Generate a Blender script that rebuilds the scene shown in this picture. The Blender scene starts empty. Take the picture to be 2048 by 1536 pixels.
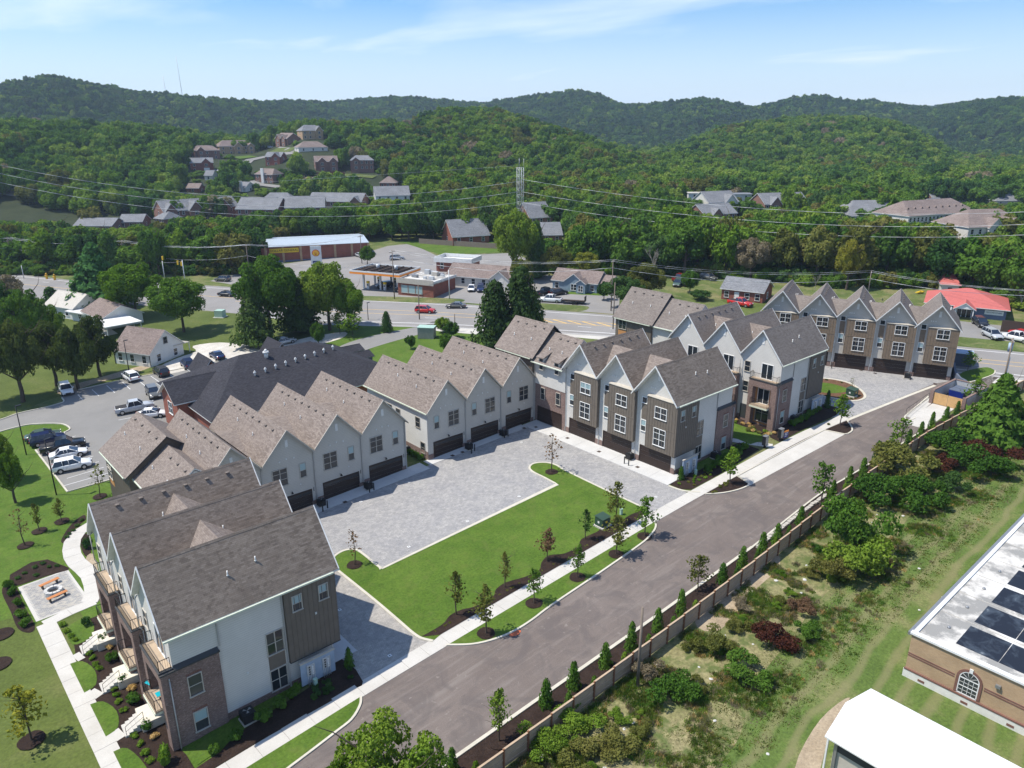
import bpy, bmesh, math, random
from mathutils import Vector, Matrix, noise as mnoise
random.seed(7)
D = bpy.data; SC = bpy.context.scene; COL = SC.collection
PI = math.pi; rad = math.radians
# ------------------------------------------------------------------ camera
FPX, CX, CY, HORZ, CAMH, SLOPE = 1500., 1024., 768., 255., 42.5, .039
PITCH = math.atan((CY-HORZ)/FPX)
_a = math.atan2(FPX*math.cos(PITCH)+(CY-HORZ)*math.sin(PITCH), 2805-CX)
_rz = Matrix.Rotation(-_a, 3, 'Z')
CR = _rz @ Vector((1, 0, 0)); CF = _rz @ Vector((0, math.cos(PITCH), -math.sin(PITCH))); CU = _rz @ Vector((0, math.sin(PITCH), math.cos(PITCH)))
CAM = Vector((0, 0, CAMH))
cam_data = D.cameras.new('camera'); cam = D.objects.new('camera', cam_data); COL.objects.link(cam)
cam_data.sensor_width = 36; cam_data.lens = 36*FPX/2048; cam_data.clip_start = .5; cam_data.clip_end = 12000
m = Matrix.Identity(4)
for i in range(3):
    m[i][0] = CR[i]; m[i][1] = CU[i]; m[i][2] = -CF[i]; m[i][3] = CAM[i]
cam.matrix_world = m; SC.camera = cam
# ------------------------------------------------------------------ sky and sun
SUN_AZ, SUN_EL = rad(140), rad(60)          # where the sun stands (azimuth from +X, ccw)
w = D.worlds.new('World'); SC.world = w; w.use_nodes = True
nt = w.node_tree; nt.nodes.clear(); N = nt.nodes.new; LK = nt.links.new
out = N('ShaderNodeOutputWorld'); bg = N('ShaderNodeBackground'); sky = N('ShaderNodeTexSky')
sky.sky_type = 'NISHITA'; sky.sun_disc = False; sky.sun_elevation = SUN_EL; sky.sun_rotation = rad(90)-SUN_AZ
sky.altitude = 200; sky.air_density = 1.25; sky.dust_density = .35; sky.ozone_density = 3.0
bg.inputs['Strength'].default_value = .15
tc = N('ShaderNodeTexCoord'); sp = N('ShaderNodeSeparateXYZ'); LK(tc.outputs['Generated'], sp.inputs[0])
# cirrus: direction projected on a high layer, stretched noise
dv = N('ShaderNodeMath'); dv.operation = 'ADD'; dv.inputs[1].default_value = .09; LK(sp.outputs['Z'], dv.inputs[0])
vx = N('ShaderNodeMath'); vx.operation = 'DIVIDE'; LK(sp.outputs['X'], vx.inputs[0]); LK(dv.outputs[0], vx.inputs[1])
vy = N('ShaderNodeMath'); vy.operation = 'DIVIDE'; LK(sp.outputs['Y'], vy.inputs[0]); LK(dv.outputs[0], vy.inputs[1])
cb = N('ShaderNodeCombineXYZ'); LK(vx.outputs[0], cb.inputs[0]); LK(vy.outputs[0], cb.inputs[1])
mp = N('ShaderNodeMapping'); mp.inputs['Rotation'].default_value = (0, 0, rad(41)); mp.inputs['Scale'].default_value = (.75, .42, 1); mp.inputs['Location'].default_value = (3.3, 1.7, 0); LK(cb.outputs[0], mp.inputs[0])
n1 = N('ShaderNodeTexNoise'); n1.inputs['Scale'].default_value = 1.25; n1.inputs['Detail'].default_value = 7; n1.inputs['Roughness'].default_value = .52; n1.inputs['Distortion'].default_value = .35; LK(mp.outputs[0], n1.inputs[0])
cr = N('ShaderNodeValToRGB'); cr.color_ramp.elements[0].position = .40; cr.color_ramp.elements[1].position = .78; cr.color_ramp.elements[1].color = (.8, .8, .8, 1); LK(n1.outputs[0], cr.inputs[0])
# whitish band of thin cloud low over the horizon
hz = N('ShaderNodeMapRange'); hz.inputs[1].default_value = .02; hz.inputs[2].default_value = .15; hz.inputs[3].default_value = .78; hz.inputs[4].default_value = 0; LK(sp.outputs['Z'], hz.inputs[0])
mxx = N('ShaderNodeMath'); mxx.operation = 'MAXIMUM'; LK(cr.outputs[0], mxx.inputs[0]); LK(hz.outputs[0], mxx.inputs[1])
mix = N('ShaderNodeMixRGB'); LK(mxx.outputs[0], mix.inputs[0]); mix.inputs[2].default_value = (5.6, 6.15, 6.7, 1)
gm = N('ShaderNodeMixRGB'); gm.blend_type = 'MULTIPLY'; gm.inputs[0].default_value = 1; gm.inputs[2].default_value = (.37, .60, .86, 1)
LK(sky.outputs[0], gm.inputs[1]); LK(gm.outputs[0], mix.inputs[1]); LK(mix.outputs[0], bg.inputs['Color']); LK(bg.outputs[0], out.inputs[0])
sd = D.lights.new('sun', 'SUN'); sd.energy = 4.8; sd.angle = rad(.53); sd.color = (1, .94, .84)
sun = D.objects.new('sun', sd); COL.objects.link(sun)
sdir = Vector((math.cos(SUN_AZ)*math.cos(SUN_EL), math.sin(SUN_AZ)*math.cos(SUN_EL), math.sin(SUN_EL)))
sun.rotation_euler = sdir.to_track_quat('Z', 'Y').to_euler(); sun.location = (0, 0, 300)
vs = SC.view_settings; vs.view_transform = 'Standard'; vs.look = 'None'; vs.exposure = .36; vs.gamma = 1
try: vs.use_curve_mapping = False
except Exception: pass
cy_ = SC.cycles; cy_.max_bounces = 5; cy_.diffuse_bounces = 2; cy_.glossy_bounces = 2; cy_.transmission_bounces = 2; cy_.transparent_max_bounces = 6
cy_.volume_bounces = 0; cy_.sample_clamp_indirect = 4; cy_.use_denoising = True
# ------------------------------------------------------------------ terrain function
def lerp(a, b, t): return a+(b-a)*t
def sst(t): t = min(max(t, 0), 1); return t*t*(3-2*t)
def tab(t, x):
    if x <= t[0][0]: return t[0][1]
    for (a, b), (c, d) in zip(t, t[1:]):
        if x <= c: return lerp(b, d, (x-a)/(c-a))
    return t[-1][1]
def zplane(x, y): return SLOPE*(min(max(x, -150), 230)-68)
# crest rows (photo row of the tree tops) and distances, by photo column
T1 = [(-700, 240), (0, 226), (300, 240), (420, 262), (510, 268), (600, 236), (700, 240), (800, 228), (900, 210), (1000, 216), (1100, 244), (1200, 280), (1290, 305), (1360, 285), (1450, 250), (1560, 232), (1700, 226), (1800, 240), (1860, 268), (1920, 305), (2050, 330), (2700, 330)]
R1 = [(0, 600), (400, 640), (600, 640), (900, 700), (1200, 640), (1350, 800), (1500, 900), (1700, 900), (2050, 800)]
T2 = [(-700, 190), (0, 165), (60, 160), (110, 152), (160, 157), (230, 172), (310, 186), (400, 191), (480, 197), (560, 204), (650, 202), (740, 198), (820, 194), (880, 202), (960, 206), (1040, 198), (1100, 190), (1150, 186), (1190, 192), (1250, 208), (1300, 204), (1400, 195), (1440, 204), (1500, 213), (1560, 203), (1630, 194), (1700, 200), (1760, 206), (1850, 213), (1930, 200), (1990, 193), (2048, 196), (2700, 205)]
R2 = [(0, 1250), (500, 1350), (700, 1700), (1150, 1600), (1400, 1500), (1700, 1700), (2048, 1500)]
def px_of(x, y):
    th = Vector((x*CR.x+y*CR.y, x*-CR.y+y*CR.x))      # right, forward on the ground
    if th.y < 1e-3: return (3000 if th.x > 0 else -1500), .1
    return min(max(CX+FPX*th.x/(th.y*math.cos(PITCH)), -1500), 3500), th.y
def crest(row, fwd):
    k = (CY-row)/FPX; c, s = math.cos(PITCH), math.sin(PITCH)
    return CAMH+fwd*(k*c-s)/(c+k*s)
def hz_(x, y):
    r = math.hypot(x, y); z0 = zplane(x, y)
    if r < 395: return z0
    px, fw = px_of(x, y); cf = fw/r
    r1 = tab(R1, px); r2 = tab(R2, px)
    cf = max(cf, .35)
    z1 = max(crest(tab(T1, px), r1*cf)-13, 3); z2 = max(crest(tab(T2, px), r2*cf)-13, 10)
    rs = tab([(0, 395), (380, 395), (840, 395), (1100, 430), (1500, 520), (2048, 560)], px)
    if r < rs: return z0
    zb = zplane(x, y)
    if r < r1: z = lerp(zb, z1, sst((r-rs)/(r1-rs))**.9)
    else:
        rm = (r1*.55+r2*.45); zm = min(z1, z2)*.45
        if r < rm: z = lerp(z1, zm, sst((r-r1)/(rm-r1)))
        elif r < r2: z = lerp(zm, z2, sst((r-rm)/(r2-rm)))
        else:
            z3 = crest(214, 2700*cf)-14
            z = lerp(z2, z2*.5, sst((r-r2)/350)) if r < r2+350 else lerp(z2*.5, z3, sst((r-r2-350)/(2700-r2-350)))
    amp = sst((r-rs)/200)*9
    nz = mnoise.noise(Vector((x/170, y/170, 3.1)))*.8+mnoise.noise(Vector((x/60, y/60, 7.7)))*.35
    return z+nz*amp*(1-.5*math.exp(-((r-r1)/60)**2))
def W(x, y, z):
    v = Vector((x, y, z))-CAM; f = v.dot(CF)
    return (CX+FPX*v.dot(CR)/f, CY-FPX*v.dot(CU)/f, f)
def ray(px, py): return CF+CR*((px-CX)/FPX)+CU*((CY-py)/FPX)
def at(px, py, h=0.):
    """point of the ground seen at a photo pixel, raised by h"""
    d = ray(px, py); t = 1.
    if d.z < -1e-4:
        z = h
        for _ in range(40):
            t = (z-CAMH)/d.z; z = .5*z+.5*(zplane(*(d*t).xy)+h)
        P = CAM+d*t
        if math.hypot(P.x, P.y) < 395: return P
    t = 380.
    while t < 3200:
        P = CAM+d*t
        if P.z < hz_(P.x, P.y)+h:
            return P
        t += 2
    return P
def atz(px, py, z):
    d = ray(px, py); return CAM+d*((z-CAMH)/d.z)
# ------------------------------------------------------------------ mesh helpers
class MB:
    def __init__(s): s.v = []; s.f = []; s.m = []; s.smooth = []
    def face(s, pts, m=0, sm=False):
        i = len(s.v); s.v += [tuple(p) for p in pts]; s.f.append(tuple(range(i, i+len(pts)))); s.m.append(m); s.smooth.append(sm); return s
    def box(s, x0, x1, y0, y1, z0, z1, m=0):
        if x0 > x1: x0, x1 = x1, x0
        if y0 > y1: y0, y1 = y1, y0
        i = len(s.v)
        s.v += [(x0, y0, z0), (x1, y0, z0), (x1, y1, z0), (x0, y1, z0), (x0, y0, z1), (x1, y0, z1), (x1, y1, z1), (x0, y1, z1)]
        for q in ((3, 2, 1, 0), (4, 5, 6, 7), (0, 1, 5, 4), (1, 2, 6, 5), (2, 3, 7, 6), (3, 0, 4, 7)):
            s.f.append(tuple(i+k for k in q)); s.m.append(m); s.smooth.append(False)
        return s
    def prism(s, pts, off, m=0, mcap=None):
        """closed prism from polygon pts moved by off"""
        a = [Vector(p) for p in pts]; b = [p+Vector(off) for p in a]; n = len(a)
        s.face(a[::-1], m if mcap is None else mcap); s.face(b, m if mcap is None else mcap)
        for i in range(n): s.face([a[i], a[(i+1) % n], b[(i+1) % n], b[i]], m)
        return s
    def tube(s, p0, p1, r0, r1=None, n=6, m=0, cap=True):
        r1 = r0 if r1 is None else r1
        p0 = Vector(p0); p1 = Vector(p1); d = (p1-p0)
        if d.length < 1e-6: return s
        d.normalize(); u = d.orthogonal().normalized(); w_ = d.cross(u)
        i = len(s.v)
        for p, r in ((p0, r0), (p1, r1)):
            for k in range(n):
                a = 2*PI*k/n; s.v.append(tuple(p+(u*math.cos(a)+w_*math.sin(a))*r))
        for k in range(n):
            s.f.append((i+k, i+(k+1) % n, i+n+(k+1) % n, i+n+k)); s.m.append(m); s.smooth.append(True)
        if cap:
            s.f.append(tuple(i+k for k in range(n))[::-1]); s.m.append(m); s.smooth.append(False)
            s.f.append(tuple(i+n+k for k in range(n))); s.m.append(m); s.smooth.append(False)
        return s
    def path(s, pts, r, n=5, m=0):
        for a, b in zip(pts, pts[1:]): s.tube(a, b, r, r, n, m)
        return s
    def disc(s, c, r, n=16, m=0, z=0):
        s.face([(c[0]+r*math.cos(2*PI*k/n), c[1]+r*math.sin(2*PI*k/n), z) for k in range(n)], m); return s
    def mesh(s, name, mats, T=None, uv=True):
        me = D.meshes.new(name)
        v = s.v if T is None else [tuple(T(*p)) for p in s.v]
        me.from_pydata(v, [], s.f)
        for mm in (mats if isinstance(mats, (list, tuple)) else [mats]): me.materials.append(mm)
        me.polygons.foreach_set('material_index', s.m); me.polygons.foreach_set('use_smooth', s.smooth)
        if uv: auto_uv(me)
        me.update(); return me
    def obj(s, name, mats, parent=None, T=None, uv=True):
        return link(D.objects.new(name, s.mesh(name, mats, T, uv)), parent)
def auto_uv(me):
    """metric uv: u runs level across each face, v up its slope"""
    lay = me.uv_layers.new(name='uv'); dat = []
    vs_ = me.vertices
    for p in me.polygons:
        n = p.normal
        if abs(n.z) > .995: t = Vector((1, 0, 0)); b = Vector((0, 1, 0))
        else:
            t = Vector((-n.y, n.x, 0)).normalized(); b = n.cross(t)
        for vi in p.vertices:
            c = vs_[vi].co; dat += [t.dot(c), b.dot(c)]
    lay.data.foreach_set('uv', dat)
def link(o, parent=None):
    COL.objects.link(o)
    if parent: o.parent = parent
    return o
def tag(o, label=None, cat=None, group=None, kind=None):
    if label: o['label'] = label
    if cat: o['category'] = cat
    if group: o['group'] = group
    if kind: o['kind'] = kind
    return o
def empty(name, loc, rz=0, label=None, cat=None, group=None):
    o = D.objects.new(name, None); COL.objects.link(o); o.location = loc; o.rotation_euler = (0, 0, rz); o.empty_display_size = .3
    return tag(o, label, cat, group)
def kids(o): return [c for c in ALLC.get(o.name, [])]
def copy_tree(o, loc=None, rz=None, scale=None, label=None, group=None, parent=None):
    c = o.copy(); COL.objects.link(c)
    if parent: c.parent = parent
    if loc is not None: c.location = loc
    if rz is not None: c.rotation_euler = (0, 0, rz)
    if scale is not None: c.scale = (scale,)*3 if not isinstance(scale, tuple) else scale
    if label: c['label'] = label
    if group: c['group'] = group
    for ch in list(o.children): copy_tree(ch, parent=c)
    return c
def inst(name, me, parent, loc, rz=0, scale=None):
    o = D.objects.new(name, me); COL.objects.link(o); o.parent = parent; o.location = loc; o.rotation_euler = (0, 0, rz)
    if scale: o.scale = scale
    return o
# ------------------------------------------------------------------ materials
def mat(name, base, rough=.8, spec=.3, metal=0, build=None, trans=0):
    mm = D.materials.new(name); mm.use_nodes = True; t = mm.node_tree; b = t.nodes['Principled BSDF']
    b.inputs['Base Color'].default_value = (*base, 1); b.inputs['Roughness'].default_value = rough
    b.inputs['Specular IOR Level'].default_value = spec; b.inputs['Metallic'].default_value = metal
    if build: build(t, b)
    return mm
def nn(t, typ, **kw):
    n = t.nodes.new(typ)
    for k, v in kw.items():
        if k.startswith('i_'): n.inputs[int(k[2:])].default_value = v
        else: setattr(n, k, v)
    return n
def coords(t, kind='Object', scale=(1, 1, 1), rot=(0, 0, 0)):
    c = nn(t, 'ShaderNodeTexCoord'); mp_ = nn(t, 'ShaderNodeMapping'); mp_.inputs['Scale'].default_value = scale; mp_.inputs['Rotation'].default_value = rot
    if kind == 'World':
        g = nn(t, 'ShaderNodeNewGeometry'); t.links.new(g.outputs['Position'], mp_.inputs[0])
    else: t.links.new(c.outputs[kind], mp_.inputs[0])
    return mp_.outputs[0]
def noise(t, vec, scale, detail=4, rough=.55, dist=0):
    n = nn(t, 'ShaderNodeTexNoise'); n.inputs['Scale'].default_value = scale; n.inputs['Detail'].default_value = detail; n.inputs['Roughness'].default_value = rough; n.inputs['Distortion'].default_value = dist
    t.links.new(vec, n.inputs[0]); return n.outputs[0]
def ramp(t, fac, stops):
    r = nn(t, 'ShaderNodeValToRGB'); e = r.color_ramp.elements
    while len(e) < len(stops): e.new(.5)
    for k, (p, c) in enumerate(stops): e[k].position = p; e[k].color = (*c, 1) if len(c) == 3 else c
    t.links.new(fac, r.inputs[0]); return r.outputs[0]
def mixc(t, fac, a, b, mode='MIX'):
    n = nn(t, 'ShaderNodeMixRGB', blend_type=mode)
    for i, v in ((0, fac), (1, a), (2, b)):
        if isinstance(v, (int, float)): n.inputs[i].default_value = v
        elif isinstance(v, tuple): n.inputs[i].default_value = (*v, 1)
        else: t.links.new(v, n.inputs[i])
    return n.outputs[0]
def bump(t, b, h, strength=.4, dist=.02):
    n = nn(t, 'ShaderNodeBump'); n.inputs['Strength'].default_value = strength; n.inputs['Distance'].default_value = dist
    t.links.new(h, n.inputs['Height']); t.links.new(n.outputs[0], b.inputs['Normal'])
def bricks(t, vec, c1, c2, cm, w_, h_, mort=.01, off=.5, bias=0, sq=1):
    n = nn(t, 'ShaderNodeTexBrick'); n.offset = off; n.squash = sq
    n.inputs['Scale'].default_value = 1; n.inputs['Brick Width'].default_value = w_; n.inputs['Row Height'].default_value = h_
    n.inputs['Mortar Size'].default_value = mort; n.inputs['Mortar Smooth'].default_value = .3; n.inputs['Bias'].default_value = bias
    for k, c in (('Color1', c1), ('Color2', c2), ('Mortar', cm)): n.inputs[k].default_value = (*c, 1)
    t.links.new(vec, n.inputs['Vector']); return n
M = {}
def shingle(name, c1, c2, c3, w_=.33, h_=.145, big=.12):
    def b(t, p):
        v = coords(t, 'UV'); br = bricks(t, v, c1, c2, tuple(x*.45 for x in c1), w_, h_, .009, .37)
        br2 = bricks(t, coords(t, 'UV', (1, 1, 1)), (0, 0, 0), (1, 1, 1), (.5, .5, .5), w_*.9, h_, 0, .61)
        vv = coords(t, 'UV', (1.6, 3.4, 1)); nz = noise(t, vv, 1.3, 2, .7)
        c = mixc(t, nz, br.outputs[0], mixc(t, br2.outputs[0], c3, c2), 'MIX')
        lg = noise(t, coords(t, 'UV'), .22, 3)
        c = mixc(t, 1., c, ramp(t, lg, [(.3, (1-big,)*3), (.7, (1+big,)*3)]), 'MULTIPLY')
        g = noise(t, coords(t, 'UV'), 38, 2); c = mixc(t, 1., c, ramp(t, g, [(.3, (.86,)*3), (.7, (1.12,)*3)]), 'MULTIPLY')
        t.links.new(c, p.inputs['Base Color'])
        sw = nn(t, 'ShaderNodeTexWave', bands_direction='Y', wave_profile='SAW'); sw.inputs['Scale'].default_value = 1/h_/3.1416*PI/ (2*PI)*PI*.6366
        bump(t, p, br.outputs['Fac'], -.5, .012)
    M[name] = mat(name, c1, .92, .15, build=b)
shingle('shingle_dark', (.168, .135, .110), (.25, .208, .172), (.115, .092, .076), .38, .145, .1)
shingle('shingle_light', (.185, .152, .132), (.27, .228, .2), (.13, .105, .092), .34, .145, .07)
shingle('shingle_taupe', (.175, .15, .132), (.235, .205, .182), (.125, .105, .095), .34, .145, .08)
shingle('shingle_black', (.034, .034, .04), (.055, .054, .063), (.022, .022, .027), .33, .145, .12)
shingle('shingle_grey', (.17, .175, .185), (.24, .245, .255), (.12, .125, .135), .4, .2)
shingle('shingle_brown', (.19, .15, .13), (.26, .21, .19), (.13, .1, .09), .4, .2)
def brickm(name, c1, c2, cm, c3=None, w_=.203, h_=.0677, amt=.4):
    def b(t, p):
        v = coords(t, 'UV'); br = bricks(t, v, c1, c2, cm, w_, h_, .012, .5)
        nz = noise(t, coords(t, 'UV', (4.9, 14.7, 1)), 1.0, 1, .8)
        c = mixc(t, ramp(t, nz, [(.56, (0, 0, 0)), (.66, (amt,)*3)]), br.outputs[0], c3 or c2)
        lg = noise(t, coords(t, 'UV'), .7, 4); c = mixc(t, 1., c, ramp(t, lg, [(.3, (.86,)*3), (.7, (1.12,)*3)]), 'MULTIPLY')
        t.links.new(c, p.inputs['Base Color']); bump(t, p, br.outputs['Fac'], -.5, .012)
    M[name] = mat(name, c1, .9, .2, build=b)
brickm('brick_tumbled', (.155, .088, .072), (.25, .155, .13), (.19, .165, .15), (.36, .27, .24), amt=.75)
brickm('brick_red', (.23, .06, .035), (.31, .09, .055), (.2, .13, .11))
brickm('brick_brown', (.20, .088, .062), (.26, .13, .10), (.2, .15, .12))
brickm('brick_tan', (.40, .27, .155), (.46, .32, .19), (.36, .27, .18), (.34, .22, .12), amt=.5)
brickm('brick_accent', (.16, .06, .045), (.2, .08, .06), (.2, .15, .12))
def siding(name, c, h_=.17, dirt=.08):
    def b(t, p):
        br = bricks(t, coords(t, 'UV'), c, c, tuple(x*.5 for x in c), 40., h_, .0075, 0)  # darker row lines paint the shadow under each lapped board into the colour
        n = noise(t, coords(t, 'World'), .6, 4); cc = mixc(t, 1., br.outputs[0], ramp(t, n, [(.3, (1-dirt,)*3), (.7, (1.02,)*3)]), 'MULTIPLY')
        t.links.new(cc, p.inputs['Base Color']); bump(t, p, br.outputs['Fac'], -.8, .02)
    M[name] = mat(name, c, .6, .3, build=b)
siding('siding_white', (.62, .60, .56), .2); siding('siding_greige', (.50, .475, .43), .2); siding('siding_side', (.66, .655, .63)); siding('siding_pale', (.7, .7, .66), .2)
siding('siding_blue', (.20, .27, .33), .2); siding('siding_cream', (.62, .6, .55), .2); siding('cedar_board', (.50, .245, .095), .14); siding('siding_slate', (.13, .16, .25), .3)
def plain(name, c, rough=.6, spec=.3, metal=0, var=.08, sc=2.):
    def b(t, p):
        n = noise(t, coords(t, 'World'), sc, 4); t.links.new(mixc(t, 1., (c), ramp(t, n, [(.3, (1-var,)*3), (.7, (1+var,)*3)]), 'MULTIPLY'), p.inputs['Base Color'])
    M[name] = mat(name, c, rough, spec, metal, build=b)
for a in (('trim_white', (.68, .68, .66), .5), ('batten_taupe', (.155, .13, .105), .7), ('batten_brown', (.20, .15, .105), .7), ('garage_door', (.034, .022, .018), .5), ('frame_white', (.78, .78, .76), .45),
          ('frame_beige', (.44, .41, .36), .5), ('frame_grey', (.26, .24, .21), .5), ('black_metal', (.014, .014, .016), .45), ('dark_trim', (.05, .052, .055), .6), ('gutter_pale', (.58, .62, .50), .5), ('downspout', (.40, .385, .36), .5),
          ('concrete_block', (.42, .39, .34), .9), ('deck_wood', (.40, .31, .22), .75), ('steel_grey', (.30, .31, .32), .5, .5, .6), ('galvanised', (.52, .54, .55), .5, .5, .3), ('teal_plastic', (.0, .33, .40), .5),
          ('green_metal', (.035, .07, .05), .5), ('pale_green', (.35, .5, .42), .5), ('tyre', (.015, .015, .016), .85), ('rim', (.45, .46, .48), .3, .5, .8), ('navy_paint', (.01, .022, .16), .35), ('white_membrane', (.70, .70, .69), .5), ('yellow', (.75, .5, .03), .5), ('orange', (.80, .26, .03), .5), ('red_paint', (.55, .03, .03), .35),
          ('ac_black', (.013, .014, .016), .55), ('metal_white_roof', (.38, .43, .47), .45), ('red_metal_roof', (.44, .12, .105), .7), ('pole_wood', (.19, .155, .125), .9), ('fence_wood', (.42, .31, .21), .85), ('fence_post', (.22, .10, .05), .9), ('cedar_gate', (.58, .36, .16), .8), ('box_dark', (.035, .032, .03), .6), ('panel_gloss', (.30, .38, .48), .55), ('slate_wall', (.10, .12, .16), .8), ('light_cream', (.62, .58, .48), .6), ('bench_wood', (.50, .20, .07), .6), ('pale_stone', (.5, .49, .46), .9), ('dark_wood', (.07, .05, .04), .9), ('stone_white', (.66, .65, .61), .9), ('hydrant', (.75, .42, .03), .5), ('orange_clay', (.5, .13, .06), .9)):
    plain(*a)
M['glass'] = mat('window_glass', (.02, .026, .032), .06, .6)
M['glass_mid'] = mat('window_glass_with_screen', (.045, .05, .055), .2, .5)
M['glass_blind'] = mat('window_glass_with_blind', (.30, .42, .44), .3, .5)
M['car_glass'] = mat('car_glass', (.02, .028, .045), .05, .8)
def carpaint(name, c):
    M[name] = mat(name, c, .28, .5); b = M[name].node_tree.nodes['Principled BSDF']; b.inputs['Coat Weight'].default_value = .6; b.inputs['Coat Roughness'].default_value = .06
for n_, c_ in (('white', (.78, .78, .78)), ('silver', (.42, .44, .46)), ('grey', (.11, .11, .10)), ('navy', (.012, .02, .07)), ('black', (.008, .009, .012)), ('red', (.48, .015, .012)), ('green', (.07, .11, .09)), ('darkred', (.2, .01, .01))): carpaint('car_'+n_, c_)
M['lamp_red'] = mat('tail_lamp_red', (.35, .01, .01), .2, .5); M['lamp_clear'] = mat('head_lamp_clear', (.7, .7, .68), .12, .6)
# ground materials
def ground(name, stops, sc=.5, fine=6., det=6, b_=.3, rough=.95, extra=None, fv=.16, mid=None):
    def b(t, p):
        v = coords(t, 'World'); n = noise(t, v, sc, det, .6); c = ramp(t, n, stops)
        f = noise(t, v, fine, 4, .7); c = mixc(t, 1., c, ramp(t, f, [(.3, (1-fv,)*3), (.7, (1+fv,)*3)]), 'MULTIPLY')
        if mid:
            n2 = noise(t, v, mid[0], 4, .6, .4); c = mixc(t, ramp(t, n2, [(mid[1], (0, 0, 0)), (mid[2], (mid[3],)*3)]), c, mid[4])
        if extra: c = extra(t, v, c)
        t.links.new(c, p.inputs['Base Color']); bump(t, p, f, b_, .04)
    M[name] = mat(name, stops[0][1], rough, .2, build=b)
def sod(t, v, c):
    b = bricks(t, v, (.9, .93, .9), (1.1, 1.06, 1.08), (.86, .84, .9), 2.1, .62, .02, .4); n = noise(t, v, .8, 4, .6)
    c = mixc(t, .55, c, mixc(t, 1., c, b.outputs[0], 'MULTIPLY')); return mixc(t, ramp(t, n, [(.52, (0, 0, 0)), (.72, (.45,)*3)]), c, (.115, .135, .035))
ground('grass_lawn', [(.3, (.056, .108, .012)), (.7, (.088, .145, .020))], .35, 4.5, fv=.3, extra=sod)
ground('grass_lawn_olive', [(.3, (.062, .085, .018)), (.55, (.088, .115, .026)), (.75, (.125, .135, .045))], .16, 4.2, fv=.28)
ground('grass_rough', [(.3, (.055, .085, .02)), (.5, (.095, .125, .035)), (.68, (.18, .165, .075))], .11, 2.2, fv=.3, mid=(.35, .52, .7, .6, (.21, .19, .095)))
def mow(t, v, c):
    mp_ = nn(t, 'ShaderNodeMapping'); mp_.inputs['Rotation'].default_value = (0, 0, rad(-3)); t.links.new(v, mp_.inputs[0])
    wv = nn(t, 'ShaderNodeTexWave', bands_direction='Y'); wv.inputs['Scale'].default_value = .16; wv.inputs['Distortion'].default_value = 5; wv.inputs['Detail'].default_value = 3; wv.inputs['Detail Scale'].default_value = .6
    t.links.new(mp_.outputs[0], wv.inputs[0]); return mixc(t, ramp(t, wv.outputs[0], [(.5, (0, 0, 0)), (.95, (.6,)*3)]), c, (.19, .175, .085))
ground('grass_field', [(.3, (.066, .105, .022)), (.5, (.09, .135, .03)), (.68, (.165, .17, .068))], .22, 4.4, fv=.34, extra=mow)
ground('weeds', [(.3, (.10, .125, .038)), (.48, (.20, .185, .085)), (.7, (.27, .23, .125))], .28, 3.4, fv=.4, mid=(.7, .46, .6, .8, (.07, .105, .025)))
ground('bare_soil', [(.3, (.27, .21, .14)), (.7, (.38, .31, .22))], .6, 5, fv=.25)
ground('gravel_drive', [(.3, (.42, .39, .34)), (.7, (.58, .55, .50))], .5, 6, fv=.25)
ground('forest_floor', [(.3, (.02, .03, .012)), (.7, (.04, .05, .02))], .1, 1)
ground('mulch', [(.3, (.020, .012, .009)), (.7, (.038, .024, .018))], 1.4, 9, b_=.9, fv=.5)
def tracks(t, v, c):
    mp_ = nn(t, 'ShaderNodeMapping'); mp_.inputs['Scale'].default_value = (.06, 1.1, 1); mp_.inputs['Rotation'].default_value = (0, 0, rad(3)); t.links.new(v, mp_.inputs[0])
    n = noise(t, mp_.outputs[0], 1.5, 5, .65, .8); c = mixc(t, ramp(t, n, [(.5, (0, 0, 0)), (.72, (.55,)*3)]), c, (.24, .212, .188))
    n2 = noise(t, v, .33, 5, .6, 1.2); c = mixc(t, ramp(t, n2, [(.46, (0, 0, 0)), (.62, (.6,)*3)]), c, (.108, .093, .088))
    n3 = noise(t, v, 2.2, 3, .5, .2); c = mixc(t, ramp(t, n3, [(.66, (0, 0, 0)), (.75, (.5,)*3)]), c, (.27, .24, .21))
    return c
ground('asphalt_new', [(.3, (.132, .108, .096)), (.7, (.172, .144, .128))], .12, 14, rough=.9, extra=tracks, b_=.25, fv=.2)
ground('asphalt_lot', [(.3, (.195, .19, .18)), (.7, (.235, .228, .215))], .15, 8, b_=.15, fv=.07, mid=(.5, .5, .75, .25, (.17, .165, .155)))
ground('asphalt_road', [(.3, (.215, .205, .195)), (.7, (.26, .25, .24))], .12, 8, b_=.1, fv=.06)
ground('concrete', [(.3, (.45, .43, .39)), (.7, (.52, .50, .46))], .5, 7, b_=.08, fv=.05, mid=(.8, .55, .8, .25, (.40, .36, .30)))
ground('concrete_cool', [(.3, (.46, .455, .44)), (.7, (.53, .525, .51))], .5, 7, b_=.08, fv=.05, mid=(.6, .55, .8, .25, (.40, .39, .37)))
ground('kerb_concrete', [(.3, (.46, .43, .35)), (.7, (.55, .52, .44))], .7, 6, b_=.1, fv=.06)
ground('mulch_red', [(.3, (.10, .052, .03)), (.7, (.15, .085, .05))], 1.4, 9, b_=.6, fv=.35)
ground('road_paint_white', [(.3, (.55, .55, .54)), (.7, (.66, .66, .65))], .6, 7, fv=.08)
ground('road_paint_yellow', [(.3, (.55, .36, .12)), (.7, (.64, .43, .16))], .6, 7, fv=.1)
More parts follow.
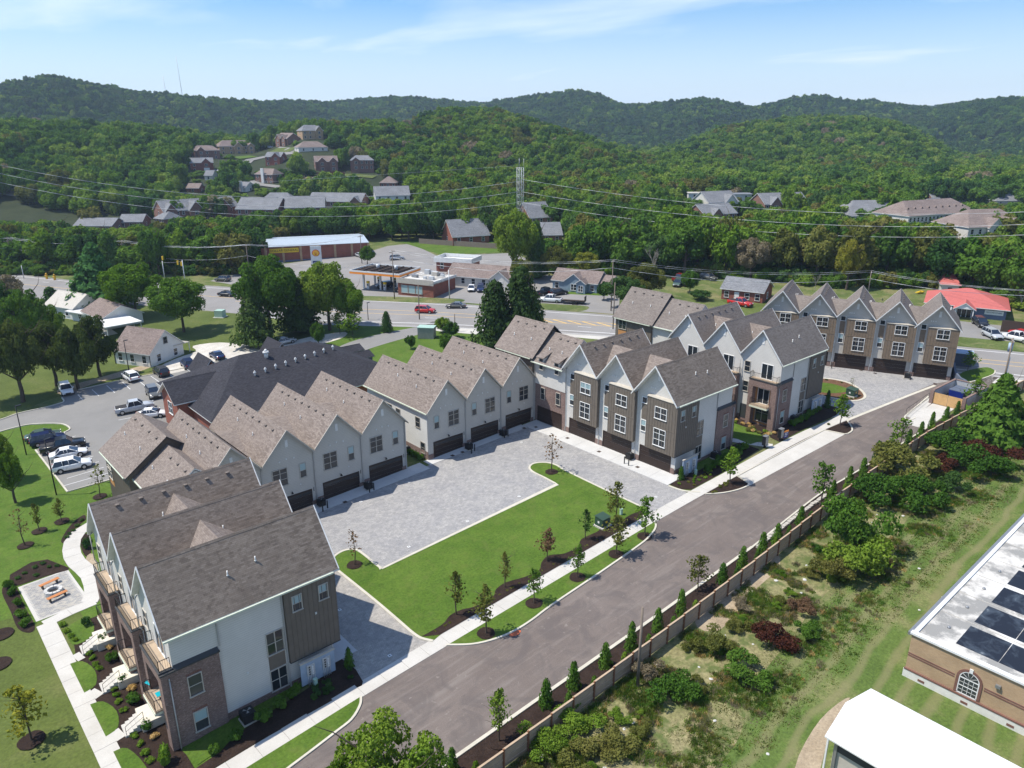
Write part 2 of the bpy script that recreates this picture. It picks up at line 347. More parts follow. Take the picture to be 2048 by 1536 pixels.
def paver(name, c1, c2, cm, w_, h_, dark, sc=1.):
    def b(t, p):
        v = coords(t, 'World'); br = bricks(t, v, c1, c2, cm, w_, h_, .012, .5)
        n = noise(t, v, .42, 6, .68, .5); c = mixc(t, ramp(t, n, [(.42, (0, 0, 0)), (.66, (.55,)*3)]), br.outputs[0], dark)
        mp_ = nn(t, 'ShaderNodeMapping'); mp_.inputs['Scale'].default_value = (2.2, 1.3, 1); t.links.new(v, mp_.inputs[0])
        b2 = bricks(t, mp_.outputs[0], (.88, .88, .89), (1.08, 1.07, 1.06), (.93, .93, .93), w_*4, h_*4, 0, .33); c = mixc(t, 1., c, b2.outputs[0], 'MULTIPLY')
        n2 = noise(t, v, 3.1, 5, .7); c = mixc(t, 1., c, ramp(t, n2, [(.28, (.86,)*3), (.7, (1.08,)*3)]), 'MULTIPLY')
        t.links.new(c, p.inputs['Base Color']); bump(t, p, br.outputs['Fac'], -.4, .012)
    M[name] = mat(name, c1, .85, .25, build=b)
paver('pavers_court', (.31, .302, .29), (.38, .37, .355), (.20, .20, .20), .24, .12, (.225, .225, .235))
paver('pavers_lane', (.33, .31, .28), (.42, .395, .355), (.20, .19, .17), .23, .115, (.235, .23, .225))
paver('pavers_grey', (.33, .325, .31), (.38, .375, .36), (.24, .235, .22), .24, .12, (.28, .275, .27))
def membrane(t, p):
    v = coords(t, 'World'); n = noise(t, v, .38, 7, .66, .15); c = ramp(t, n, [(.36, (.62, .62, .60)), (.47, (.50, .48, .44)), (.56, (.26, .255, .24))])
    t.links.new(c, p.inputs['Base Color'])
M['old_membrane'] = mat('old_membrane', (.7, .7, .7), .85, .15, build=membrane)
def blackmem(t, p):
    v = coords(t, 'World'); n = noise(t, v, .7, 6, .65, .5); c = ramp(t, n, [(.5, (.012, .016, .026)), (.66, (.05, .065, .085)), (.8, (.25, .28, .3))])
    t.links.new(c, p.inputs['Base Color'])
M['black_membrane'] = mat('black_membrane', (.02, .02, .03), .6, .3, build=blackmem)
# foliage
def leafmat(name, c1, c2, c3=None, trans=.3):
    mm = D.materials.new(name); mm.use_nodes = True; t = mm.node_tree; t.nodes.clear()
    o = nn(t, 'ShaderNodeOutputMaterial'); df = nn(t, 'ShaderNodeBsdfDiffuse'); tr = nn(t, 'ShaderNodeBsdfTranslucent'); mx = nn(t, 'ShaderNodeMixShader'); mx.inputs[0].default_value = trans
    oi = nn(t, 'ShaderNodeObjectInfo'); n = noise(t, coords(t, 'World'), .22, 2, .5); n2 = noise(t, coords(t, 'World'), 1.7, 2, .6)
    a = nn(t, 'ShaderNodeMath', operation='ADD'); t.links.new(oi.outputs['Random'], a.inputs[0]); t.links.new(n, a.inputs[1])
    h = nn(t, 'ShaderNodeMath', operation='MULTIPLY'); h.inputs[1].default_value = .5; t.links.new(a.outputs[0], h.inputs[0])
    c = ramp(t, h.outputs[0], [(.2, c1), (.55, c2), (.9, c3 or c2)])
    c = mixc(t, 1., c, ramp(t, n2, [(.3, (.72,)*3), (.7, (1.3,)*3)]), 'MULTIPLY')
    t.links.new(c, df.inputs[0]); t.links.new(mixc(t, 1., c, (1.25, 1.3, .6), 'MULTIPLY'), tr.inputs[0])
    t.links.new(df.outputs[0], mx.inputs[1]); t.links.new(tr.outputs[0], mx.inputs[2]); t.links.new(mx.outputs[0], o.inputs[0]); M[name] = mm
leafmat('leaf_mixed', (0.047, 0.106, 0.020), (0.106, 0.193, 0.027), (0.224, 0.291, 0.045))
leafmat('leaf_hill', (0.050, 0.119, 0.030), (0.116, 0.204, 0.033), (0.264, 0.319, 0.063))
leafmat('leaf_bright', (0.088, 0.169, 0.016), (0.135, 0.223, 0.027), (0.203, 0.257, 0.041))
leafmat('leaf_yellow', (0.163, 0.188, 0.025), (0.213, 0.225, 0.031), (0.250, 0.213, 0.037))
leafmat('leaf_dark', (0.031, 0.077, 0.020), (0.057, 0.115, 0.031), (0.088, 0.154, 0.038))
leafmat('leaf_cedar', (0.039, 0.073, 0.022), (0.073, 0.119, 0.032), (0.119, 0.151, 0.047))
leafmat('leaf_pine', (0.036, 0.109, 0.036), (0.064, 0.155, 0.046), (0.082, 0.182, 0.055))
leafmat('leaf_arbor', (0.044, 0.106, 0.017), (0.082, 0.163, 0.024), (0.102, 0.184, 0.030))
leafmat('leaf_olive', (0.098, 0.111, 0.026), (0.143, 0.156, 0.039), (0.195, 0.169, 0.052))
leafmat('leaf_maroon', (0.042, 0.014, 0.012), (0.072, 0.026, 0.019), (0.096, 0.042, 0.024))
leafmat('leaf_rust', (0.144, 0.084, 0.048), (0.192, 0.120, 0.072), (0.240, 0.144, 0.084))
leafmat('leaf_sand', (0.420, 0.270, 0.100), (0.500, 0.350, 0.150), (0.450, 0.300, 0.120))
leafmat('leaf_brown', (0.182, 0.150, 0.098), (0.234, 0.195, 0.130), (0.169, 0.169, 0.091))
plain('bark', (.10, .078, .06), .95, .1, 0, .25, 3.); plain('bark_pale', (.30, .27, .23), .95, .1, 0, .2, 3.)
M['core'] = mat('inner_foliage', (.008, .014, .004), 1, 0)
# ------------------------------------------------------------------ terrain mesh
from mathutils.geometry import tessellate_polygon
def terrain():
    rr = [0, 15, 40, 80, 130, 190, 250, 310, 360, 394]
    r = 400
    while r < 900: rr.append(r); r += 12
    while r < 2000: rr.append(r); r += 28
    while r < 3600: rr.append(r); r += 120
    az0 = math.atan2(CF.y, CF.x); th = []
    a = -180.
    while a < 180: th.append(a); a += .8 if abs(a) < 40 else 5
    v = []; f = []
    for R_ in rr:
        for t in th:
            a = az0-rad(t); x = R_*math.cos(a); y = R_*math.sin(a)
            v.append((x, y, hz_(x, y) if R_ < 3700 else 40))
    n = len(th)
    for i in range(len(rr)-1):
        for k in range(n):
            k2 = (k+1) % n; f.append((i*n+k, i*n+k2, (i+1)*n+k2, (i+1)*n+k))
    me = D.meshes.new('terrain'); me.from_pydata(v, [], f)
    me.materials.append(M['grass_rough']); me.materials.append(M['forest_floor'])
    me.polygons.foreach_set('material_index', [0 if i < 7*n else 1 for i in range(len(f))]); me.polygons.foreach_set('use_smooth', [True]*len(f))
    o = link(D.objects.new('terrain', me)); tag(o, kind='structure')
terrain()
# thin blue air over the valley
hz_m = D.materials.new('haze'); hz_m.use_nodes = True; t = hz_m.node_tree; t.nodes.clear(); o_ = t.nodes.new('ShaderNodeOutputMaterial'); pv = t.nodes.new('ShaderNodeVolumePrincipled')
pv.inputs['Color'].default_value = (.62, .78, 1, 1); pv.inputs['Density'].default_value = .00014; pv.inputs['Anisotropy'].default_value = .2; t.links.new(pv.outputs[0], o_.inputs['Volume'])
_b = None
def add_haze():
    mb = MB(); mb.box(-3900, 3900, -3900, 3900, -14, 210); o = mb.obj('haze', hz_m, uv=False); tag(o, kind='stuff')
add_haze()
def smooth(pts, n=6, closed=False):
    P = [Vector((p[0], p[1])) for p in pts]; out = []; N_ = len(P)
    for i in range(N_ if closed else N_-1):
        g = (lambda k: P[k % N_]) if closed else (lambda k: P[min(max(k, 0), N_-1)])
        a, b, c, d = g(i-1), g(i), g(i+1), g(i+2)
        for k in range(n):
            t = k/n; out.append(.5*((2*b)+(c-a)*t+(2*a-5*b+4*c-d)*t*t+(3*b-a-3*c+d)*t**3))
    if not closed: out.append(P[-1])
    return out
def px(*pts): return [at(*p).xy for p in pts]
def clip_steps(poly): return poly
def sheet(name, pts, mt, layer, kind='structure', lift=0, parent=None):
    """a flat sheet on the sloping ground"""
    P = [Vector((p[0], p[1], 0)) for p in pts]
    tr = tessellate_polygon([P]); z = layer*.006+lift
    me = D.meshes.new(name); me.from_pydata([(p.x, p.y, zplane(p.x, p.y)+z) for p in P], [], [tuple(t) for t in tr]); me.materials.append(M[mt])
    bm = bmesh.new(); bm.from_mesh(me)
    for f_ in bm.faces:
        f_.normal_update()
        if f_.normal.z < 0: f_.normal_flip()
    bm.to_mesh(me); bm.free()
    o = link(D.objects.new(name, me), parent)
    if not parent: tag(o, kind=kind)
    return o
def strip(pts, w, h, z0=0, mb=None, m=0, off=0, lim=1e9):
    """box-section strip of width w and height h along a polyline on the ground"""
    mb = mb or MB(); L = []
    P = [Vector((p[0], p[1])) for p in pts]
    for i, p in enumerate(P):
        a = P[max(i-1, 0)]; b = P[min(i+1, len(P)-1)]; d = (b-a).normalized(); n = Vector((-d.y, d.x)); k = 1
        if 0 < i < len(P)-1:
            d1 = (p-a).normalized(); k = 1/max(.5, d1.dot(d))
        L.append((p+n*(off+w/2)*k, p+n*(off-w/2)*k))
    for (a, b), (c, d) in zip(L, L[1:]):
        q = [a, b, d, c]; zz = [zplane(*v) for v in q]
        t = [(v.x, v.y, z+z0+h) for v, z in zip(q, zz)]; bt = [(v.x, v.y, z+z0-.02) for v, z in zip(q, zz)]
        mb.face(t[::-1], m)
        if h > .02:
            mb.face([bt[0], bt[3], t[3], t[0]], m); mb.face([bt[1], t[1], t[2], bt[2]], m)
    for q, rev in ((L[0], 0), (L[-1], 1)):
        if h > .02:
            a, b = q; mb.face([(a.x, a.y, zplane(*a)+z0-.02), (b.x, b.y, zplane(*b)+z0-.02), (b.x, b.y, zplane(*b)+z0+h), (a.x, a.y, zplane(*a)+z0+h)], m)
    return mb
def kerb(pts, w=.2, h=.13, name='kerb', mt='kerb_concrete', label=None):
    o = strip(pts, w, h).obj(name, M[mt]); tag(o, kind='structure'); return o
def slabs(name, pts, width, step, mt='concrete', h=.05, z0=.0, skip=0):
    """a path: a joint bed with one slab object after another"""
    P = [Vector((p[0], p[1])) for p in pts]; S_ = [0]
    for a, b in zip(P, P[1:]): S_.append(S_[-1]+(b-a).length)
    def q(s):
        s = min(max(s, 0), S_[-1]-1e-6)
        for i in range(len(P)-1):
            if s <= S_[i+1]:
                d = (P[i+1]-P[i]).normalized(); return P[i]+d*(s-S_[i]), d
    n = max(1, round(S_[-1]/step)); st = S_[-1]/n
    bed = strip(pts, width-.02, h*.35, z0).obj(name, M['asphalt_new']); tag(bed, kind='structure')
    for i in range(n):
        (a, da), (b, db) = q(i*st+.012), q((i+1)*st-.012)
        if i == 0: da = q(.1)[1]
        na = Vector((-da.y, da.x))*width/2; nb = Vector((-db.y, db.x))*width/2
        c4 = [a+na, a-na, b-nb, b+nb]; z = [zplane(*c)+z0 for c in c4]; m_ = MB(); hh = h+random.uniform(-.003, .003)
        t = [(c.x, c.y, k+hh) for c, k in zip(c4, z)]; bt = [(c.x, c.y, k-.03) for c, k in zip(c4, z)]
        m_.face(t); 
        for k in range(4): m_.face([bt[k], bt[(k+1) % 4], t[(k+1) % 4], t[k]])
        m_.obj('slab', M[mt], bed, uv=False)
    return bed
# lawns and open ground
sheet('lawn_ground', px((-260, 1700), (-260, 900), (-80, 880), (0, 862), (55, 849), (102, 846), (128, 848), (141, 858), (125, 868), (71, 901), (135, 985), (219, 961), (330, 925), (420, 900), (600, 1240), (480, 1700)), 'grass_lawn', 1)
sheet('lawn_ground', [(-14, 38), (9.8, 38), (9.8, 75), (6, 75.4), (5.4, 78), (-14, 82)], 'grass_lawn_olive', 2)
sheet('lawn_ground', px((0, 560), (160, 600), (430, 620), (640, 650), (700, 672), (640, 690), (470, 700), (300, 745), (160, 778), (0, 835)), 'grass_lawn_olive', 1)
sheet('lawn_ground', [(44, 92), (74, 92), (76, 88), (106, 88), (108, 100), (112, 112), (98, 134), (76, 150), (60, 150), (60, 110)], 'grass_lawn', 1)
sheet('lawn_ground', px((640, 690), (700, 682), (848, 650), (840, 640), (700, 640), (640, 655)), 'grass_lawn', 2)
sheet('field_grass', [(-40, -40), (150, -40), (150, 25.5), (90, 26.5), (40, 25), (-40, 26)], 'grass_field', 1)
wp = [(14, 32.2), (35, 32.3), (50, 32.5), (63, 32.8), (80, 33.4), (95, 33.4), (105, 33.2), (113, 32.6), (123, 31.8), (140, 30)]
wq = smooth([(140, 24), (118, 25.5), (104, 25), (94, 27.3), (84, 26.6), (74, 25.2), (64, 26.2), (56, 25.2), (48, 24.2), (42, 22), (34, 21.5), (26, 20), (14, 18)], 5)
sheet('rough_verge', wp+[tuple(q) for q in wq], 'weeds', 2)
sheet('bare_ground', smooth([at(*p).xy for p in ((1560, 1130), (1500, 1190), (1440, 1260), (1390, 1245), (1440, 1180), (1500, 1120), (1540, 1095))], 4, True), 'bare_soil', 3)
sheet('bare_ground', smooth([at(*p).xy for p in ((1590, 1536), (1640, 1440), (1700, 1395), (1660, 1470), (1640, 1540), (1620, 1600))], 4, True), 'bare_soil', 3)
sheet('bare_ground', smooth([at(*p).xy for p in ((300, 735), (250, 752), (180, 770), (130, 790), (118, 778), (200, 755), (290, 730))], 4, True), 'bare_soil', 3)
sheet('gravel_drive', smooth([at(*p).xy for p in ((305, 742), (350, 718), (392, 703), (386, 692), (440, 685), (500, 690), (560, 688), (620, 674), (690, 664), (680, 678), (600, 698), (540, 706), (470, 716), (400, 732), (340, 748))], 3, True), 'gravel_drive', 4)
# parking lot on the left
sheet('parking_lot', px((-160, 885), (-80, 862), (0, 840), (36, 827.5), (91, 815), (118, 808), (128, 803), (122, 793), (156.8, 780), (246, 760), (306, 749), (360, 738), (440, 722), (560, 760), (420, 900), (219, 960.6), (135, 984.3), (71, 900.5), (124, 867.6), (137, 862), (140, 858.5), (127.6, 849.4), (102, 847.6), (54.7, 850.3), (0, 864), (-160, 912)), 'asphalt_lot', 3)
Z5 = lambda a, b: (a/5.486, 720+b/5.486)
marks = MB()
for a in ((855, 380, 905, 437), (1010, 325, 1085, 395), (1170, 280, 1260, 360), (1345, 245, 1430, 322), (1500, 210, 1590, 283), (1655, 178, 1750, 243), (1830, 140, 1920, 200), (560, 900, 830, 835), (620, 1010, 930, 930), (660, 1170, 1025, 1055), (700, 1240, 1085, 1115), (735, 1300, 1140, 1178), (705, 1380, 1195, 1240), (1300, 660, 1560, 610), (1350, 760, 1640, 690)):
    strip(px(Z5(a[0], a[1]), Z5(a[2], a[3])), .11, .001, .024, marks)
tag(marks.obj('parking_lines', M['road_paint_white']), kind='structure')
kerb(smooth(px((-80, 862), (0, 840), (36, 827.5), (91, 815), (120, 807), (128, 803), (124, 796)), 4))
kerb(px((156.8, 780), (246, 760), (306, 749), (360, 738), (440, 722)))
kerb(smooth(px((-80, 890), (0, 864), (54.7, 850.3), (102, 847.6), (127.6, 849.4), (140, 858.5), (124, 867.6), (112, 874)), 4))
kerb(px((71, 900.5), (135, 984.3), (219, 960.6)))
# highway
FAR = px((-120, 545), (38, 549), (140, 560), (300, 564), (460, 574), (640, 593), (850, 603), (1050, 617), (1230, 630), (1560, 658), (1918, 693), (2048, 705), (2300, 729), (2600, 760))
NEAR = px((-120, 585), (20, 592), (150, 604), (320, 613), (480, 628), (640, 650), (850, 655), (1050, 663), (1215, 673), (1545, 706), (1918, 747), (2048, 760), (2300, 787), (2600, 820))
sheet('highway', FAR+NEAR[::-1], 'asphalt_road', 4)
def lane(t, i0, i1, w_, mt_mb, dash=None):
    P = [FAR[i]*(1-t)+NEAR[i]*t for i in range(i0, i1+1)]
    if not dash: strip(P, w_, .001, .030, mt_mb); return
    for a, b in zip(P, P[1:]):
        L_ = (b-a).length; d = (b-a)/L_; s = 0
        while s < L_-3: strip([a+d*s, a+d*(s+3)], w_, .001, .030, mt_mb); s += dash
wm, ym = MB(), MB()
lane(.09, 0, 13, .22, wm); lane(.86, 4, 13, .3, wm); lane(.97, 4, 13, .2, wm); lane(.27, 9, 13, .15, wm, 12); lane(.66, 6, 13, .15, wm, 12); lane(.25, 0, 5, .15, wm, 12)
lane(.42, 4, 13, .18, ym); lane(.56, 4, 13, .18, ym); lane(.45, 0, 4, .18, ym)
for i in range(9):
    t = i/9; a = FAR[7].lerp(NEAR[7], .43).lerp(FAR[8].lerp(NEAR[8], .43), t*1.5); b = FAR[7].lerp(NEAR[7], .55).lerp(FAR[8].lerp(NEAR[8], .55), t*1.5+.16); strip([a, b], .4, .001, .030, ym)
tag(wm.obj('road_line', M['road_paint_white']), kind='structure'); tag(ym.obj('road_line', M['road_paint_yellow']), kind='structure')
# shoulder apron, verges, business lots behind
sheet('road_shoulder', px((1120, 664), (1240, 673), (1545, 706), (1918, 747), (2048, 760), (2300, 787), (2300, 800), (2048, 775), (1985, 766), (1940, 757), (1545, 714), (1240, 683), (1120, 672)), 'concrete', 3)
sheet('road_shoulder', px((860, 654), (1050, 663), (1050, 675), (940, 668), (873, 662)), 'concrete', 5)
sheet('business_lot', px((420, 562), (520, 535), (740, 503), (775, 492), (815, 488), (845, 498), (875, 512), (1025, 506), (1060, 520), (1060, 545), (1240, 570), (1238, 629), (1050, 614), (850, 600), (640, 590), (500, 575)), 'asphalt_road', 3)
sheet('verge_grass', smooth(px((700, 592), (800, 594), (905, 597), (930, 601), (900, 607), (800, 604), (700, 599)), 3, True), 'grass_rough', 5)
sheet('verge_grass', smooth(px((1076, 607), (1120, 609), (1176, 613), (1165, 622), (1120, 621), (1074, 618)), 3, True), 'grass_rough', 5)
sheet('verge_grass', px((1130, 588), (1216, 592), (1216, 584), (1130, 580)), 'grass_lawn', 5)
sheet('verge_grass', px((840, 496), (880, 509), (1000, 505), (1010, 480), (900, 478), (800, 484)), 'grass_lawn', 5)
sheet('business_lot', px((1900, 640), (2100, 662), (2300, 684), (2300, 722), (2048, 694), (1900, 679)), 'asphalt_lot', 3)
sheet('verge_grass', px((1900, 672), (2020, 683), (2200, 703), (2200, 720), (2020, 700), (1900, 690)), 'grass_rough', 5)
sheet('verge_grass', px((1500, 590), (1560, 600), (1530, 640), (1480, 620), (1440, 600)), 'grass_lawn_olive', 2)
sheet('access_drive', smooth(px((560, 772), (640, 728), (665, 702), (698, 685), (760, 668), (848, 651), (866, 643), (890, 650), (873, 660), (804, 678), (727, 702), (700, 722), (660, 770)), 3, True), 'asphalt_lot', 4)
# main lane, courts, driveways
sheet('main_lane', [(8, 35.3), (50, 35.3), (67, 35.5), (77.5, 35.9), (91, 35.7), (112.4, 35.2), (121, 34.8), (131, 34.6), (140, 34.9), (143, 33.6), (148, 38), (139, 43), (130.5, 44.3), (129.5, 41.2), (106.6, 45.2), (60, 46.6), (8, 46)], 'asphalt_new', 3)
sheet('paved_court', [(24.2, 46.6), (64, 47.3), (71, 47.5), (71, 76.2), (24.2, 76.2)], 'pavers_court', 4)
sheet('paved_lane', [(24.2, 46.7), (33, 47.1), (34.2, 49.6), (31.6, 52), (31.4, 66), (29, 68), (24.2, 66)], 'pavers_lane', 5)
sheet('paved_court', px((1600, 840), (1500, 800), (1560, 740), (1650, 725), (1900, 762), (1868, 768), (1699, 836), (1678, 834)), 'pavers_court', 4)
# driveway aprons
def apron(name, x0, x1, y0, y1, cuts, axis, mt='concrete_cool'):
    bed = sheet(name, [(x0, y0), (x1, y0), (x1, y1), (x0, y1)], 'asphalt_new', 6)
    edges = sorted(cuts)
    for a, b in zip(edges, edges[1:]):
        X0, X1, Y0, Y1 = (a+.012, b-.012, y0, y1) if axis == 'x' else (x0, x1, a+.012, b-.012)
        mb = MB(); c = [(X0, Y0), (X1, Y0), (X1, Y1), (X0, Y1)]; t = [(p[0], p[1], zplane(*p)+.07) for p in c]; bt = [(p[0], p[1], zplane(*p)) for p in c]
        mb.face(t)
        for k in range(4): mb.face([bt[k], bt[(k+1) % 4], t[(k+1) % 4], t[k]])
        mb.obj('slab', M[mt], bed, uv=False)
apron('driveway', 70.85, 74.1, 50.3, 77.2, [50.3, 53.4, 56.8, 60, 63.4, 66.6, 69.8, 73.2, 77.2], 'y')
apron('driveway', 24.5, 52.4, 75.3, 77.7, [24.5, 27.6, 30.8, 34.2, 37.4, 40.8, 44, 47.4, 50.2, 52.4], 'x')
apron('driveway', 53, 70.8, 76.1, 77.7, [53, 56, 59.5, 63, 66.2, 70.8], 'x')
apron('driveway', 24.3, 26.6, 50.6, 70, [50.6, 54, 57.4, 60.6, 64, 67, 70], 'y')
dv_ = Vector((.375, -.927)); du_ = Vector((.927, .375)); 
q0 = at(1640, 730).xy
# courtyard lawn with its kerb
LAWN = px((763.4, 1138.6), (745, 1124), (727.5, 1109.7), (716, 1102), (705.6, 1099.5), (686.9, 1102.4), (669.7, 1112.8), (663.4, 1125.3), (671.3, 1137.5), (713.4, 1172), (754, 1205), (796, 1241), (822.8, 1264.4), (841.6, 1276.9), (866, 1283))
LAWN2 = px((1287, 1034), (1292, 1026), (1284.9, 1015.7), (1210, 980), (1132.5, 942.5), (1112, 930.8), (1091.5, 925.8), (1068, 927.6), (1059, 935.2), (1065.2, 943.9), (1088.6, 955.7), (1114.2, 969.6))
cl = LAWN+[(33.6, 47.25), (62.6, 47.55)]+LAWN2
sheet('courtyard_lawn', cl, 'grass_lawn', 6, lift=.03)
kerb([LAWN[0]]+[tuple(q) for q in smooth(LAWN, 4)], .26, .1)
kerb([tuple(q) for q in smooth(LAWN2, 4)]+[LAWN[0]], .26, .1)
BED = px((842, 1275), (885, 1250), (900, 1232), (925, 1220), (948, 1215), (985, 1196), (992, 1180), (1012, 1166), (1050, 1155), (1078, 1142), (1083, 1126), (1098, 1112), (1130, 1108), (1156, 1093), (1162, 1080), (1180, 1071), (1198, 1062), (1204, 1049), (1238, 1044), (1262, 1030), (1284, 1022))
sheet('mulch_bed', [tuple(q) for q in smooth(BED, 3)]+[(62.6, 47.5), (33.2, 47.2)], 'mulch', 10, lift=.03)
# long sidewalk of slabs
slabs('sidewalk', [tuple(q) for q in smooth([(2, 45.4), (14, 45.95), (32.5, 46.4), (62, 46.7), (79, 46.5), (95, 46.1), (106.6, 44.95)], 8)], 1.62, 2.25)
slabs('sidewalk', smooth([at(*p).xy for p in ((250, 1600), (230, 1536), (183, 1438), (92, 1247))], 4), 1.6, 2.1, 'concrete')
slabs('sidewalk', smooth([at(*p).xy for p in ((178, 1205), (189, 1188), (180, 1150), (152, 1124), (143, 1104), (144, 1085), (152, 1070), (165, 1059), (182, 1050))], 4), 1.75, 1.9, 'concrete')
slabs('sidewalk', px((88, 1249), (140, 1224), (190, 1203)), 1.3, 2.0, 'concrete')
for a, b in (((165, 1310), (150, 1318)), ((199, 1382), (182, 1394)), ((245, 1464), (226, 1476))): slabs('sidewalk', px(a, b), 1.25, 1.4, 'concrete')
# parking bay and islands along the lane
kb = px((1476, 952.5), (1497, 973), (1690, 869), (1649, 861.5))
sheet('parking_bay', kb, 'concrete', 7)
kerb(px((1476, 952), (1648, 861)), .14, .12)
I1 = px((1474, 953), (1497, 968), (1488, 976), (1466, 983), (1440, 987.5), (1411, 989))
sheet('mulch_bed', I1, 'mulch', 9, lift=.05); kerb([tuple(q) for q in smooth(I1, 3)]); kerb([I1[0], I1[1]])
I2 = px((1649, 861), (1694, 842.5), (1702, 853), (1704, 862), (1696, 868), (1689, 869))
sheet('mulch_bed', I2, 'mulch', 9, lift=.05); kerb([I2[0], I2[-1]]+[tuple(q) for q in smooth(I2[::-1][1:-1], 3)])
kerb(px((1694, 841), (1700, 838), (1760, 814), (1820, 790), (1870, 771)), .5, .03, 'flush_kerb')
# verge lobes between the sidewalk and the lane
V1 = px((893, 1291), (945, 1289.5), (990, 1279), (1030, 1262), (1065, 1240), (1105, 1210), (1200, 1146), (1280, 1090), (1302, 1070), (1311, 1056), (1311, 1046))
sheet('verge_lawn', V1+[(62.7, 45.95), (33, 45.62)], 'grass_lawn', 7, lift=.03); kerb([tuple(q) for q in smooth(V1, 4)], .2, .12)
V0 = px((722, 1394), (720, 1412), (703, 1440), (672, 1465), (620, 1505), (560, 1550), (440, 1640))
sheet('verge_lawn', V0+[(8, 44.9), (14.2, 45.15), (23, 45.5)], 'grass_lawn', 7, lift=.03); kerb([tuple(q) for q in smooth(V0, 4)], .2, .12)
# kerb, bed and stone edging on the fence side
E0 = [(6, 35.35), (50, 35.3), (66, 35.45)]; E1 = [(66, 35.45), (77.5, 36.0), (84, 36.1), (91, 35.7), (112.4, 34.9)]
kerb(E0, .3, .13); kerb(smooth([(x, y) for x, y in E1], 3), .2, .1)
sheet('mulch_bed', E0+E1[1:]+[(121, 34.2), (133, 33.6), (133, 30.8), (123, 31.8), (113, 32.6), (105, 33.2), (80, 33.4), (63, 32.8), (50, 32.5), (6, 32.1)], 'mulch', 5)
for x in range(26):
    xx = 66.5+x*.62; yy = 35.0+.4*math.sin(min(x, 20)/20*PI/2)+random.uniform(-.05, .05)
    mb = MB(); mb.box(-.27, .27, -.2, .2, 0, .3+random.uniform(-.02, .05)); o = mb.obj('edging_block', M['concrete_block']); o.location = (xx, yy, zplane(xx, yy)-.02); o.rotation_euler = (0, 0, random.uniform(-.08, .12))
    tag(o, 'tan concrete block in the stepped row edging the mulch bed along the fence', 'block', 'edging blocks along the fence-side mulch bed')
# beds round the buildings
sheet('mulch_bed', px((600, 1388), (640, 1360), (662, 1310), (690, 1322), (712, 1340), (726, 1364), (724, 1372), (700, 1382), (593, 1442), (513, 1487), (433, 1535), (380, 1560), (380, 1545), (440, 1505), (480, 1460), (520, 1440), (548, 1420)), 'mulch', 8)
sheet('side_lawn', px((363, 1501), (460, 1440), (640, 1345), (615, 1372), (560, 1400), (500, 1450), (440, 1500), (395, 1531)), 'grass_lawn', 9)
sheet('mulch_bed', [(74.4, 51.3), (86, 51.3), (88, 51), (88, 47.9), (79, 47.5), (72, 47.6), (71.2, 48.6), (71.2, 50.2), (72.6, 50.4)], 'mulch', 8)
sheet('side_lawn', [(76, 51.3), (85, 51.2), (85, 49.9), (76, 50)], 'grass_lawn', 9)
sheet('mulch_bed', [(96.5, 50.2), (107.5, 50.1), (109.5, 49.6), (109.3, 46.8), (106.5, 46.2), (97, 47.1), (92, 47.2), (92.5, 49)], 'mulch', 8)
sheet('mulch_bed', [(91.5, 50.3), (95.3, 50.3), (95.3, 71), (94, 71), (93.2, 51.5)], 'mulch', 9)
sheet('side_lawn', [(88.5, 49.6), (91.8, 48.9), (93, 52), (93.8, 60), (89.8, 60)], 'grass_lawn', 10)
slabs('sidewalk', [(90.2, 47.2), (89, 49.6), (88, 52), (87.6, 60)], 1.2, 1.8)
kerb(smooth(px((1337, 972), (1350, 977), (1372, 983), (1400, 984.5)), 3), .25, .09)
# beds and lawns of the west front
sheet('mulch_bed', [(7.3, 47.2), (11.2, 47.2), (11.2, 72.5), (9.3, 72.6), (8.2, 70), (7.6, 66)], 'mulch', 8)
for a, b in ((47.2, 53.6), (55.6, 60.2), (62, 66.8)): sheet('front_lawn', [tuple(q) for q in smooth([(7.2, a), (8.2, a+.4), (8.6, (a+b)/2), (8.1, b-.4), (7.2, b)], 3)], 'grass_lawn', 10)
sheet('front_lawn', smooth([(8.2, 72.4), (8.0, 69.5), (9.4, 69.4), (10.2, 71), (9.9, 73)], 3, True), 'grass_lawn', 11)
sheet('mulch_bed', px((18, 1172), (20, 1150), (62, 1125), (95, 1119), (138, 1136), (136, 1141), (95, 1152), (35, 1172)), 'mulch', 6)
sheet('mulch_bed', smooth(px((12, 1168), (30, 1170), (50, 1215), (70, 1252), (60, 1266), (36, 1258), (22, 1225), (4, 1186)), 3, True), 'mulch', 6)
sheet('mulch_bed', smooth(px((122, 1083), (132, 1085), (145, 1062), (165, 1045), (172, 1038), (168, 1030), (150, 1042), (134, 1060)), 3, True), 'mulch', 6)
sheet('mulch_bed', smooth(px((160, 1085), (170, 1112), (182, 1106), (178, 1070), (166, 1070)), 3, True), 'mulch', 6)
sheet('bare_ground', smooth(px((172, 1118), (190, 1150), (196, 1140), (186, 1108)), 3, True), 'bare_soil', 7)
